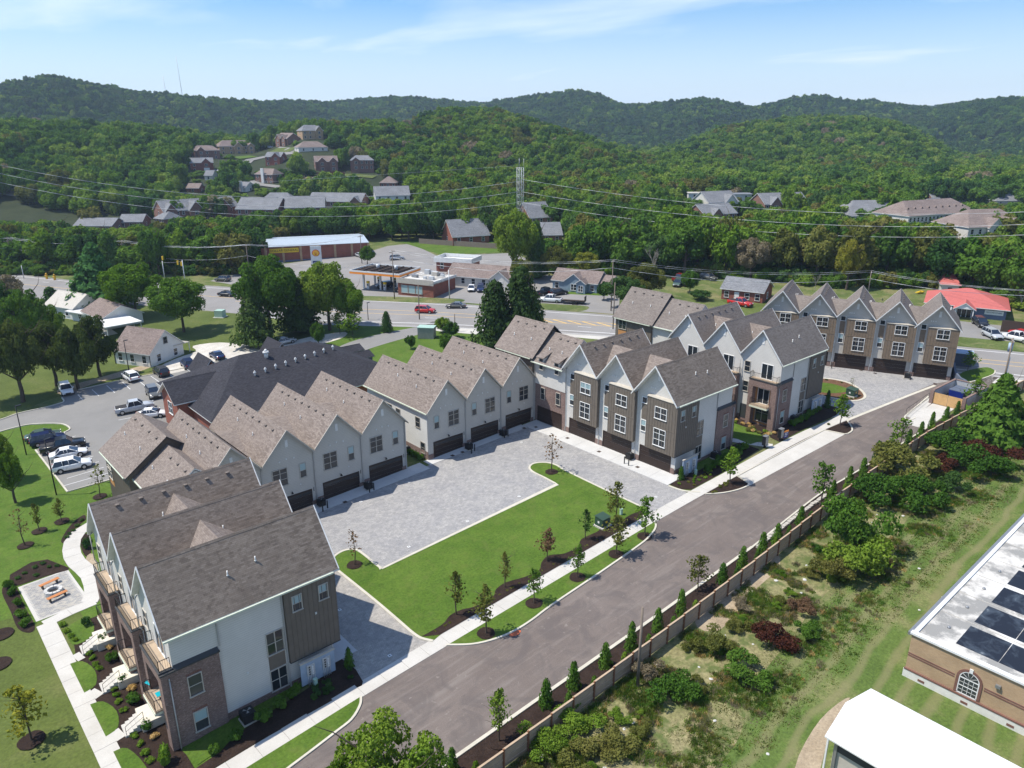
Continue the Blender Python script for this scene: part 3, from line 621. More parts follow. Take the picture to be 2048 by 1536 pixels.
# fire pit patio: grey pavers laid one by one inside a concrete border
pc = px((36, 1175), (135.5, 1139), (181, 1202), (72.5, 1244)); pb = sheet('patio', pc, 'concrete', 5)
pav = MB(); e1 = pc[1]-pc[0]; e2 = pc[3]-pc[0]; nu, nv = int(e1.length/.3), int(e2.length/.15)
for j in range(nv-3):
    for i in range(nu-2):
        s = (i+1+(.5 if j % 2 else 0))/nu; t = (j+1.5)/nv
        if s+1/nu > .985: continue
        a = pc[0]+e1*s+e2*t; b = a+e1*(.94/nu); c = b+e2*(.9/nv); d_ = a+e2*(.9/nv); z = .04+random.uniform(0, .012)
        pav.face([(q.x, q.y, zplane(*q)+z) for q in (d_, c, b, a)][::-1], random.choice((0, 0, 1)))
o = pav.obj('paver', [M['pavers_grey'], M['concrete_block']], pb); o['kind'] = 'stuff'
# islands of the far court
IS = smooth(px((1560, 762), (1640, 757), (1690, 764), (1718, 778), (1730, 792), (1722, 800), (1700, 802), (1655, 795), (1610, 785), (1560, 775)), 4, True)
sheet('mulch_bed', [tuple(q) for q in IS], 'mulch_red', 8)
kerb([tuple(q) for q in IS]+[tuple(IS[0])], .4, .1)
sheet('island_lawn', smooth(px((1600, 768), (1650, 766), (1688, 775), (1700, 782), (1660, 787), (1610, 778)), 4, True), 'grass_lawn', 10)
sheet('road_lawn', smooth(px((1925, 745), (1950, 738), (1975, 735), (1990, 742), (1985, 750), (1955, 760), (1925, 766), (1905, 762)), 3, True), 'grass_lawn', 8)
kerb(smooth(px((1990, 742), (1986, 750), (1955, 761), (1925, 768)), 3))
# ------------------------------------------------------------------ windows, doors, railings (shared meshes)
CACHE = {}
def frame_mesh(w_, h_, cols, rows, fw=.07, dep=.07, sill=True, mt='frame_white'):
    """window frame facing -Y, origin at its centre on the wall face; rows = list of row heights as fractions"""
    k = ('f', round(w_, 2), round(h_, 2), cols, tuple(rows), fw, sill, mt)
    if k in CACHE: return CACHE[k]
    mb = MB(); x0, x1, z0, z1 = -w_/2, w_/2, -h_/2, h_/2; f = -dep
    mb.box(x0-fw, x0, f, .02, z0, z1); mb.box(x1, x1+fw, f, .02, z0, z1)
    mb.box(x0-fw, x1+fw, f-.004, .02, z1, z1+fw); mb.box(x0-fw-(.04 if sill else 0), x1+fw+(.04 if sill else 0), f-(.05 if sill else .004), .02, z0-fw, z0)
    for c in range(1, cols): x = x0+w_*c/cols; mb.box(x-fw*.55, x+fw*.55, f+.008, .02, z0, z1)
    z = z0
    for r in rows[:-1]:
        z += h_*r; mb.box(x0, x1, f+.02, .02, z-.025, z+.025)
    CACHE[k] = mb.mesh('window_frame', M[mt], uv=False); return CACHE[k]
def pane_mesh(w_, h_, mt):
    k = ('p', round(w_, 2), round(h_, 2), mt)
    if k in CACHE: return CACHE[k]
    mb = MB(); mb.box(-w_/2, w_/2, -.018, .015, -h_/2, h_/2); CACHE[k] = mb.mesh('pane', M[mt], uv=False); return CACHE[k]
FRZ = {'-y': 0, '+x': PI/2, '+y': PI, '-x': -PI/2}
def window(B, face, a, plane, z, w_, h_, cols=1, rows=(.5, .5), mt='frame_white', glass=None, sill=True, name='window'):
    """window centred at (a, z) on the wall whose outward direction is face, wall plane coordinate plane"""
    if B.mx < 0 and face[1] == 'x': face2 = ('+' if face[0] == '-' else '-')+'x'
    else: face2 = face
    x, y = (a, plane) if face[1] == 'y' else (plane, a)
    o = inst(name, frame_mesh(w_, h_, cols, rows, mt=mt, sill=sill), B.root, (B.mx*x, y, z), FRZ[face2])
    zz = -h_/2
    for ri, r in enumerate(rows):
        hh = h_*r
        for c in range(cols):
            g = glass or random.choice(('glass', 'glass', 'glass_mid', 'glass'))
            if g == 'half': g = 'glass_blind' if ri == len(rows)-1 else 'glass_mid'
            q = D.objects.new('pane', pane_mesh(w_/cols-.05, hh-.04, g)); COL.objects.link(q); q.parent = o
            q.location = (-w_/2+w_*(c+.5)/cols, 0, zz+hh/2)
        zz += hh
    return o
class Bld:
    def __init__(s, name, loc, rz=0, mx=1, label=None, cat='townhouse', group=None):
        s.mx = mx; s.root = empty(name, loc, rz, label, cat, group)
    def T(s, x, y, z): return (s.mx*x, y, z)
    def part(s, name, mb, mats, parent=None, stuff=False):
        o = mb.obj(name, [M[k] for k in (mats if isinstance(mats, (list, tuple)) else [mats])], parent or s.root, s.T)
        if s.mx < 0:
            o.data.flip_normals(); 
        if stuff: o['kind'] = 'stuff'
        return o
    def box(s, name, mt, *b, parent=None):
        return s.part(name, MB().box(*b), mt, parent)
def gable_wall_x(mb, x0, x1, y0, y1, z0, ze, zr, m=0):
    """body with ridge along x"""
    ym = (y0+y1)/2; mb.prism([(x0, y0, z0), (x0, y1, z0), (x0, y1, ze), (x0, ym, zr), (x0, y0, ze)], (x1-x0, 0, 0), m); return mb
def gable_wall_y(mb, x0, x1, y0, y1, z0, ze, zr, m=0):
    xm = (x0+x1)/2; mb.prism([(x0, y0, z0), (x1, y0, z0), (x1, y0, ze), (xm, y0, zr), (x0, y0, ze)], (0, y1-y0, 0), m); return mb
def roof_x(mb, x0, x1, y0, y1, ze, zr, th=.16, m=0, mt=1, ohl=0, ohr=0):
    """gable roof slab, ridge along x; ohl/ohr extra overhang below the eaves at y0 / y1"""
    ym = (y0+y1)/2; s = (zr-ze)/(ym-y0)
    for ya, oh, sg in ((y0, ohl, -1), (y1, ohr, 1)):
        yb = ya+sg*oh; zb = ze-s*oh
        mb.face([(x0, yb, zb+th), (x1, yb, zb+th), (x1, ym, zr+th), (x0, ym, zr+th)] if sg < 0 else [(x0, ym, zr+th), (x1, ym, zr+th), (x1, yb, zb+th), (x0, yb, zb+th)], m)
        mb.face([(x0, yb, zb), (x0, ym, zr), (x1, ym, zr), (x1, yb, zb)], mt)
        for xx in (x0, x1): mb.face([(xx, yb, zb), (xx, yb, zb+th), (xx, ym, zr+th), (xx, ym, zr)], mt)
        mb.face([(x0, yb, zb), (x1, yb, zb), (x1, yb, zb+th), (x0, yb, zb+th)], mt)
    # ridge cap
    mb.face([(x0, ym-.14, zr+th-.14*s+.03), (x1, ym-.14, zr+th-.14*s+.03), (x1, ym, zr+th+.03), (x0, ym, zr+th+.03)], m)
    mb.face([(x0, ym, zr+th+.03), (x1, ym, zr+th+.03), (x1, ym+.14, zr+th-.14*s+.03), (x0, ym+.14, zr+th-.14*s+.03)], m)
    return mb
def roof_y(mb, x0, x1, y0, y1, ze, zr, th=.16, m=0, mt=1, ohl=0, ohr=0):
    t = MB(); roof_x(t, y0, y1, x0, x1, ze, zr, th, m, mt, ohl, ohr)
    for fc, mm in zip(t.f, t.m): mb.face([(t.v[i][1], t.v[i][0], t.v[i][2]) for i in fc][::-1], mm)
    return mb
def rake_x(mb, xx, y0, y1, ze, zr, d=.09, h=.24, m=0, oh=0):
    """sloping trim boards along a gable at x = xx"""
    ym = (y0+y1)/2; s = (zr-ze)/(ym-y0)
    for ya, sg in ((y0, -1), (y1, 1)):
        yb = ya+sg*oh; zb = ze-s*oh
        mb.prism([(xx-d/2, yb, zb-h*.75+.16), (xx-d/2, ym, zr-h*.75+.16), (xx-d/2, ym, zr+.19), (xx-d/2, yb, zb+.19)], (d, 0, 0), m)
    return mb
def split_part(B, name, mb, mt, parent):
    # each closed board of eight corners, six faces, becomes its own object
    n = len(mb.f)//6
    for k in range(n):
        t = MB()
        for fc, mm in zip(mb.f[k*6:k*6+6], mb.m[k*6:k*6+6]): t.face([mb.v[i] for i in fc], mm)
        B.part(name, t, mt, parent)
def battens(mb, axis, plane, a0, a1, z0, z1, sg, step=.42, m=0):
    n = max(1, round((a1-a0)/step)); 
    for i in range(n+1):
        a = a0+(a1-a0)*i/n
        if axis == 'x': mb.box(plane, plane+sg*.03, a-.025, a+.025, z0, z1, m)
        else: mb.box(a-.025, a+.025, plane, plane+sg*.03, z0, z1, m)
    return mb
VENT = None
def vent_mesh():
    global VENT
    if not VENT:
        mb = MB(); mb.box(-.14, .14, -.13, .13, -.05, .11); mb.box(-.17, .17, -.16, .16, .11, .14); VENT = mb.mesh('roof_vent', M['shingle_taupe'])
    return VENT
PIPE = None
def pipe_mesh():
    global PIPE
    if not PIPE:
        mb = MB(); mb.tube((0, 0, -.1), (0, 0, .42), .055, n=8); mb.tube((0, 0, .0), (0, 0, .1), .11, .06, n=8); PIPE = mb.mesh('vent_pipe', M['trim_white'])
    return PIPE
def roof_bits(rf, mx, x0, x1, ym, ze, zr, hw, vents=6, side=1, pipes=2, lo=.12, hi=.88):
    """small vents below the ridge and white pipes, on the slope towards side (+1: +y)"""
    s = (zr-ze)/hw
    for i in range(vents):
        x = lerp(x0, x1, lerp(lo, hi, i/(max(vents-1, 1)))); d = .55
        inst('roof_vent', vent_mesh(), rf, (mx*x, ym+side*d, zr+.16-s*d))
    for i in range(pipes):
        x = lerp(x0, x1, .45+.16*i+random.uniform(-.05, .05)); d = hw*(.52+.06*i)
        inst('vent_pipe', pipe_mesh(), rf, (mx*x, ym-d, zr+.16-s*d))
def cricket(B, x0, x1, xc, yv, zv, zc, s, mt='shingle_light', parent=None):
    """small saddle roof that fills the valley between two gables"""
    d = (zc-zv)/s; t = .175; mb = MB()
    mb.face([(x0, yv, zv+t), (xc, yv-d, zc+t), (xc, yv+d, zc+t)][::-1]); mb.face([(x1, yv, zv+t), (xc, yv+d, zc+t), (xc, yv-d, zc+t)][::-1])
    return B.part('saddle_roof', mb, mt, parent)
def garage(B, face, a, plane, z0, w_=4.88, h_=2.2, lites=False):
    """recessed sectional door: four panels in a frame"""
    mbf = MB(); sg = -1 if face[0] == '-' else 1
    def bx(mb, a0, a1, d0, d1, z0_, z1_):
        if face[1] == 'x': mb.box(plane+sg*d0, plane+sg*d1, a0, a1, z0_, z1_)
        else: mb.box(a0, a1, plane+sg*d0, plane+sg*d1, z0_, z1_)
    bx(mbf, a-w_/2-.08, a-w_/2, -.05, .06, z0, z0+h_+.08); bx(mbf, a+w_/2, a+w_/2+.08, -.05, .06, z0, z0+h_+.08); bx(mbf, a-w_/2-.08, a+w_/2+.08, -.05, .065, z0+h_, z0+h_+.1)
    g = B.part('garage_door', mbf, 'garage_door')
    for i in range(4):
        mb = MB(); bx(mb, a-w_/2+.01, a+w_/2-.01, -.04, .015, z0+h_*i/4+.008, z0+h_*(i+1)/4-.008); B.part('panel', mb, 'garage_door', g)
    if lites:
        for j in range(4):
            c = a-w_/2+w_*(j+.5)/4
            for k in range(4):
                mb = MB(); q = c-.42+.28*k; bx(mb, q-.115, q+.115, 0, .022, z0+h_*.80, z0+h_*.93); B.part('pane', mb, 'glass_mid', g)
    return g
def railing(B, pts, z, h=1.0, parent=None, name='railing', step=.14):
    mb = MB()
    for a, b in zip(pts, pts[1:]):
        a = Vector(a); b = Vector(b); L_ = (b-a).length; n = max(1, int(L_/step))
        mb.tube((*a, z+h), (*b, z+h), .028, n=4); mb.tube((*a, z+.1), (*b, z+.1), .018, n=4)
        for i in range(n+1):
            p = a.lerp(b, i/n); mb.tube((*p, z+(0 if i in (0, n) else .1)), (*p, z+h), .028 if i in (0, n) else .009, n=4, cap=False)
    return B.part(name, mb, 'black_metal', parent)
def french_door(B, face, a, plane, z0, w_=1.75, h_=2.15, mt='frame_white'):
    o = window(B, face, a, plane, z0+h_/2, w_, h_, 2, (1,), mt, 'glass', False, 'balcony_door'); return o
# ------------------------------------------------------------------ three-storey gabled townhouses
EAVE, RIDGE, UW = 9.9, 13.9, 6.5
def tower_block(name, x0, y0, zf, mx, n, label, rz=0, depth=12.6, bat='batten_taupe', roof='shingle_dark', greys=False, brick='brick_tumbled', ridge=RIDGE, eave=EAVE, balcony=True, uw=UW, south=True, shift=None):
    """garages on the local -x side, balconies on +x; the run of units goes up +y; mx = -1 mirrors it"""
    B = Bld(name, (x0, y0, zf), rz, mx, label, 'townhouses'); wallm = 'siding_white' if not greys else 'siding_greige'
    k = (eave-.0)
    for u in range(n):
        ya, yb = u*uw, (u+1)*uw; ym = (ya+yb)/2; sx = (shift or 0)*u
        X0, X1 = sx, depth+sx
        # walls
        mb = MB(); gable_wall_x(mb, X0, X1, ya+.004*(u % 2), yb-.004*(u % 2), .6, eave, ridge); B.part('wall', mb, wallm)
        B.part('brick_base', MB().box(X0+.03, X1+.03, ya-.03, yb+.03, -1.2, .62), 'brick_tumbled')
        # brick piers beside the garage door
        for pa, pb in ((ya+.02, ya+.62), (yb-.72, yb-.06)): B.part('brick_pier', MB().box(X0-.06, X0+.4, pa, pb, -.3, .78), 'brick_tumbled')
        # roof
        mr = MB(); roof_x(mr, X0-.95, X1+.45, ya, yb, eave, ridge, ohl=.38 if u == 0 else 0, ohr=.38 if u == n-1 else 0)
        rf = B.part('roof', mr, (roof, 'trim_white'))
        mr = MB(); rake_x(mr, X0-.99, ya, yb, eave, ridge, oh=.38*(u == 0)); rake_x(mr, X1+.49, ya, yb, eave, ridge)
        split_part(B, 'rake_board', mr, 'trim_white', rf)
        roof_bits(rf, mx, X0, X1, ym, eave, ridge, uw/2, 6 if u == n-1 or greys else 0, -1 if not greys else -1, 2)
        if u < n-1: cricket(B, X0+.2 if mx > 0 else X0+2, X1-1.5 if mx > 0 else X1-3.2, X0+(5.2 if mx > 0 else 6.6), yb, eave+.02, eave+(3.05 if not greys else 1.9), (ridge-eave)/(uw/2), 'shingle_light' if not greys else roof, rf)
        # louvre in the gable
        B.box('gable_louvre', 'trim_white', X0-.05, X0, ym-.18, ym+.18, ridge-2.0, ridge-1.05)
        B.box('gable_louvre', 'trim_white', X1, X1+.05, ym-.18, ym+.18, ridge-2.0, ridge-1.05)
        # battened bay over the garage
        by0, by1 = ya+.0, ya+4.45; bx = X0-.62
        mb = MB().box(bx, X0+.0, by0, by1, 2.65, eave-.15); bay = B.part('bay', mb, bat)
        mb = MB(); battens(mb, 'x', bx, by0+.03, by1-.03, 2.65, eave-.15, -1); battens(mb, 'y', by1, bx+.03, X0-.02, 2.65, eave-.15, 1)
        if u: battens(mb, 'y', by0, bx+.03, X0-.02, 2.65, eave-.15, -1)
        mb.box(bx-.032, bx, by0, by1, 5.9, 5.98)
        B.part('batten', mb, bat, bay, True)
        B.part('bay_roof', MB().prism([(bx-.08, by0-.05, eave-.15), (bx-.08, by0-.05, eave-.09), (X0, by0-.05, eave+.02), (X0, by0-.05, eave-.15)], (0, by1-by0+.1, 0)), 'frame_beige', bay)
        ct = (by0+by1)/2
        window(B, '-x', ct, bx, 7.9, 1.75, 1.5, 2, (.5, .5), glass='half' if (u == n-1 and not greys and mx > 0) else None)
        window(B, '-x', ct, bx, 4.6, 1.75, 2.25, 2, (.37, .37, .26))
        # corner boards of the bay
        B.part('corner_board', MB().box(bx-.035, bx+.06, by0-.035, by0+.07, 2.6, eave-.15), bat, bay)
        # white strip: tall window column with brown infill panel
        sx_ = (by1+yb)/2-.15
        window(B, '-x', sx_, X0, 5.2, .72, 1.5, 1, glass='half')
        B.box('spandrel_panel', bat, X0-.03, X0, sx_-.4, sx_+.4, 6.1, 8.3)
        window(B, '-x', sx_, X0, 8.75, .72, .75, 1, (1,))
        B.box('corner_board', 'trim_white', X0-.05, X0+.1, yb-.16, yb-.02, .8, eave-.3)
        garage(B, '-x', ya+.62+2.55, X0, -.02, 4.95, 2.35)
        B.box('garage_lamp', 'black_metal', X0-.2, X0, ya+3.0, ya+3.2, 2.42, 2.56)
        B.box('downspout', 'downspout', X0-.12, X0-.02, yb-.06, yb+.04, .1, eave-.2)
        for q in (.5, .85, 1.15): B.box('wall_vent', 'trim_white', X0-.06, X0, ym+q-.09, ym+q+.09, eave+.75, eave+.93)
        # balcony side
        if not balcony: continue
        c0, c1 = ya+.0, ya+4.3; cx = X1+.95; zt = 6.75
        # brick frame: two cheeks, lintel band, floor slabs; recess behind
        fr = B.part('brick_frame', MB().box(X1-.0, cx, c0, c0+.75, -1.2, zt), brick); B.part('brick_frame', MB().box(X1-.0, cx, c1-.7, c1, -1.2, zt), brick); B.part('brick_lintel', MB().box(X1+.0, cx, c0+.75, c1-.7, 5.75, zt), brick)
        B.box('parapet_cap', 'dark_trim', X1+.0, cx+.07, c0-.07, c1+.07, zt, zt+.1, parent=fr)
        B.part('balcony_deck', MB().box(X1+.02, cx-.1, c0+.1, c1-.1, zt+.11, zt+.14), 'deck_wood')
        B.part('balcony_deck', MB().box(X1+.02, cx+.55, c0+.76, c1-.71, 3.0, 3.14), 'deck_wood')
        B.box('balcony_fascia', 'gutter_pale', X1+.02, cx+.6, c0+.76, c1-.71, 2.78, 2.99)
        B.part('cedar_lining', MB().box(X1-.0, X1+.05, c0+.75, c1-.7, 3.14, 5.75).box(X1-.0, X1+.05, c0+.75, c1-.7, .0, 2.8), 'cedar_board' if mx < 0 and x0 > 60 else brick)
        railing(B, [(X1+.1, c0+.05), (cx-.05, c0+.05), (cx-.05, c1-.05), (X1+.1, c1-.05)], zt+.1, .95)
        railing(B, [(cx-.02, c0+.8), (cx+.5, c0+.8), (cx+.5, c1-.75), (cx-.02, c1-.75)], 3.1, 1.0)
        french_door(B, '+x', (c0+c1)/2, X1, 6.95, 1.7, 2.15); french_door(B, '+x', (c0+c1)/2+.15, X1+.05, 3.2, 1.7, 2.15)
        window(B, '+x', (c0+c1)/2+.1, X1+.05, 1.35, 2.0, 1.9, 2, (.72, .28), 'frame_beige')
        window(B, '+x', (c1+yb)/2, X1, 8.15, .8, 1.5, 1, mt='frame_beige'); window(B, '+x', (c1+yb)/2, X1, 5.1, .8, 1.5, 1, mt='frame_beige')
        B.part('front_door', MB().box(X1, X1+.05, (c1+yb)/2-.5, (c1+yb)/2+.5, .1, 2.3), 'glass_mid')
        B.box('wall_lamp', 'black_metal', X1, X1+.14, c1+.12, c1+.24, 1.75, 2.05)
        B.part('downspout', MB().path([(X1+.1, yb, eave-.1), (X1+.35, yb, eave-.4), (X1+.35, yb-.05, 7.0), (X1+.15, yb-.1, 6.6), (X1+.15, yb-.1, 0)], .05), 'downspout')
    if south:
        # long south side: grey bay, window column, white wall, brick end
        P = 0
        bay = B.part('side_bay', MB().box(-.62, 3.95, -.28, -.005, 2.65, eave-.2), bat)
        mb = MB(); battens(mb, 'y', -.28, -.56, 3.92, 2.65, eave-.2, -1); B.part('batten', mb, bat, bay, True)
        B.box('bay_skirt', 'dark_trim', -.64, 3.97, -.31, -.002, 2.57, 2.648, parent=bay)
        window(B, '-y', .55, -.28, 8.0, .75, 1.35, 1, mt='frame_beige', glass='half'); window(B, '-y', 2.9, -.28, 8.0, .75, 1.35, 1, mt='frame_beige', glass='half')
        window(B, '-y', 4.95, 0, 5.1, 1.35, 2.0, 2, (.5, .5), 'frame_beige')
        B.box('spandrel_panel', bat, 4.25, 5.65, -.03, 0, 2.65, 4.0)
        window(B, '-y', 4.95, 0, 1.55, 1.35, 1.95, 2, (.5, .5), 'frame_beige')
        B.box('corner_board', 'trim_white', -.02, .1, -.05, -.001, .62, 2.57)
        br = B.part('brick_end', MB().box(depth-3.35, depth+.95, -.16, -.001, -1.2, 6.6), brick)
        B.box('parapet_cap', 'dark_trim', depth-3.42, depth+1.02, -.26, 0, 6.6, 6.72, parent=br)
        B.part('parapet_flashing', MB().prism([(depth-3.35, -.24, 6.72), (depth-3.35, 0, 6.72), (depth-3.35, 0, 7.02)], (3.3, 0, 0)), 'dark_trim', br)
        window(B, '-y', depth-1.35, -.16, 4.7, .95, 1.75, 1, mt='frame_beige', glass='glass_mid'); window(B, '-y', depth-1.35, -.16, 1.4, .95, 1.75, 1, mt='frame_beige', glass='half')
        mb = MB()
        for c_ in (4.7, 1.4):
            for i in range(9): mb.box(depth-1.35-.52+i*.13-.05, depth-1.35-.52+i*.13+.05, -.175, -.16, c_+.95, c_+1.17)
        B.part('soldier_bricks', mb, 'brick_accent', br, True)
        B.part('side_gutter', MB().box(-.45, depth+.45, -.52, -.40, eave-.50, eave-.36), 'gutter_pale')
        B.box('downspout', 'downspout', depth-3.55, depth-3.45, -.12, -.01, 7.0, eave-.45); B.box('downspout', 'downspout', 4.02, 4.12, -.12, -.01, .1, eave-.45)
        B.part('downspout', MB().path([(depth+.4, -.2, 6.2), (depth+.4, -.26, 6.0), (depth+.4, -.26, -1.0)], .055), 'downspout')
        B.box('wall_vent', 'trim_white', 1.3, 1.45, -.34, -.28, 6.2, 6.38); B.box('wall_vent', 'trim_white', 7.35, 7.5, -.05, 0, 3.3, 3.48)
    return B
A = tower_block('townhouse_block', 24.3, 50.55, -1.95, -1, 3, 'nearest block of three gabled townhouses with dark shingle roofs and blue chairs on a balcony', depth=12.75)
Bb = tower_block('townhouse_block', 73.7, 51.5, .28, 1, 3, 'block of three gabled townhouses with brown battened bays above garages, facing the courtyard lawn', depth=12.0)
Cb = tower_block('townhouse_block', 107.2, 49.9, 1.35, -1, 3, 'block of three white-sided gabled townhouses with a cedar-lined brick balcony, left of the round island', depth=11.9, roof='shingle_taupe', uw=6.4)
dr = math.atan2(.375, .927)
# the far row: five units side by side, turned, garages to the paved court; built from its south end upwards
Db = tower_block('townhouse_row', 133.35, 40.0, 2.45, 1, 5, 'far row of five gabled townhouses with brown battened bays beside the red-roofed building', rz=rad(21.5), depth=10.4, bat='batten_brown', roof='shingle_taupe', greys=True, ridge=12.6, eave=9.0, uw=6.2, shift=.12, balcony=False, south=False)
# ------------------------------------------------------------------ two-storey garage row
def garage_row(name, x0, y0, n, mirror, label, piers=True):
    B = Bld(name, (x0, y0, zplane(x0+8, 0)-.0), 0, 1, label, 'townhouses')
    w_, dp, ev, rg = 6.55, 15.2, 7.15, 10.75
    for u in range(n):
        xa, xb = u*w_, (u+1)*w_; xm = (xa+xb)/2; z = (u-1)*w_*SLOPE+.0
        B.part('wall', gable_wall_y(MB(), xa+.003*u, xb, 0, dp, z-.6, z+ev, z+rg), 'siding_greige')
        mr = roof_y(MB(), xa, xb, -.42, dp+.42, z+ev, z+rg, ohl=.35 if u == 0 else 0, ohr=.35 if u == n-1 else 0)
        rf = B.part('roof', mr, ('shingle_light', 'frame_grey'))
        t = MB(); rake_x(t, -.46, xa, xb, z+ev, z+rg, oh=.35*(u == 0)); rk = MB()
        for fc in t.f: rk.face([(t.v[i][1], t.v[i][0], t.v[i][2]) for i in fc])
        split_part(B, 'rake_board', rk, 'frame_beige', rf)
        s = (rg-ev)/(w_/2)
        for i in range(7): inst('roof_vent', vent_mesh(), rf, (xm-.55, lerp(2, 13.2, i/6), z+rg+.16-.55*s))
        for i in range(2): inst('vent_pipe', pipe_mesh(), rf, (xm-1.75+i*.3, 4.5+5*i+u*.7, z+rg+.16-(1.75-i*.3)*s))
        if u: # saddle between the gables
            d = 1.3/s; mb = MB(); zv = z+ev-w_*SLOPE/2+.02; t_ = .19; yc = 9.2
            mb.face([(xa, 3.2, zv+t_), (xa+d, yc, zv+1.3+t_), (xa-d, yc, zv+1.3+t_)]); mb.face([(xa, 14.4, zv+t_), (xa-d, yc, zv+1.3+t_), (xa+d, yc, zv+1.3+t_)])
            B.part('saddle_roof', mb, 'shingle_light', rf)
        B.box('gable_louvre', 'trim_white', xm-.17, xm+.17, -.05, 0, z+rg-2.1, z+rg-1.2)
        sgn = -1 if mirror(u) else 1
        window(B, '-y', xm-sgn*1.15, 0, z+5.05, 1.75, 2.1, 2, (.37, .37, .26), 'frame_beige')
        window(B, '-y', xm+sgn*1.75, 0, z+5.15, .75, 1.75, 1, mt='frame_beige', glass='half')
        garage(B, '-y', xm+.12, 0, z+.0, 4.9, 2.3, True)
        B.part('brick_base', MB().box(xa+.02, xa+.85, -.08, .3, z-.4, z+.75).box(xb-.72, xb-.02, -.08, .3, z-.4, z+.75), 'brick_tumbled')
        lamp = MB().tube((xm, -.0, z+2.85), (xm, -.32, z+2.95), .025).tube((xm, -.32, z+2.98), (xm, -.36, z+2.72), .05, .16, 10); B.part('garage_lamp', lamp, 'black_metal')
        for q, h_ in ((-1.05, 6.95), (-.2, 7.1), (.75, 7.0)): B.box('wall_vent', 'trim_white', xm+q-.08, xm+q+.08, -.06, 0, z+h_, z+h_+.17)
        B.box('wall_vent', 'trim_white', xm+1.2, xm+1.34, -.06, 0, z+3.4, z+3.54)
        B.box('corner_board', 'frame_beige', xb-.06, xb+.06, -.06, -.002, z-.2, z+ev-.1)
        B.box('downspout', 'downspout', xb-.13, xb-.03, -.15, -.062, z+.1, z+ev-.1)
        B.box('house_number_plate', 'black_metal', xb-.42, xb-.34, -.02, 0, z+2.0, z+2.5)
    return B
Lr = garage_row('garage_row', 23.95, 77.5, 4, lambda u: False, 'row of four greige gables with garage doors, nearest the dark hip roof')
Mr = garage_row('garage_row', 53.75, 77.5, 3, lambda u: True, 'row of three greige gabled garages in the back corner of the courtyard')
for i, y in enumerate((2.2, 7, 11)): window(Mr, '-x', y, -.03, 4.9-.25, .9 if i else .9, 1.2 if i else 1.4, 1 if i else 1, mt='frame_grey')
window(Mr, '-x', 1.2, -.03, 1.2, .9, 1.5, 1, mt='frame_grey')
Mr.part('brick_base', MB().box(-.05, .0, 0, 15, -1, .9), 'brick_tumbled'); Mr.part('side_cladding', MB().box(-.03, 0, .05, 15.1, .9, 7.0), 'siding_side'); Mr.box('side_gutter', 'gutter_pale', -.48, -.36, -.4, 15.6, 6.52, 6.66)
window(Mr, '-x', 9.5, -.03, 4.7, 1.7, 1.3, 2, (.5, .5), 'frame_grey')
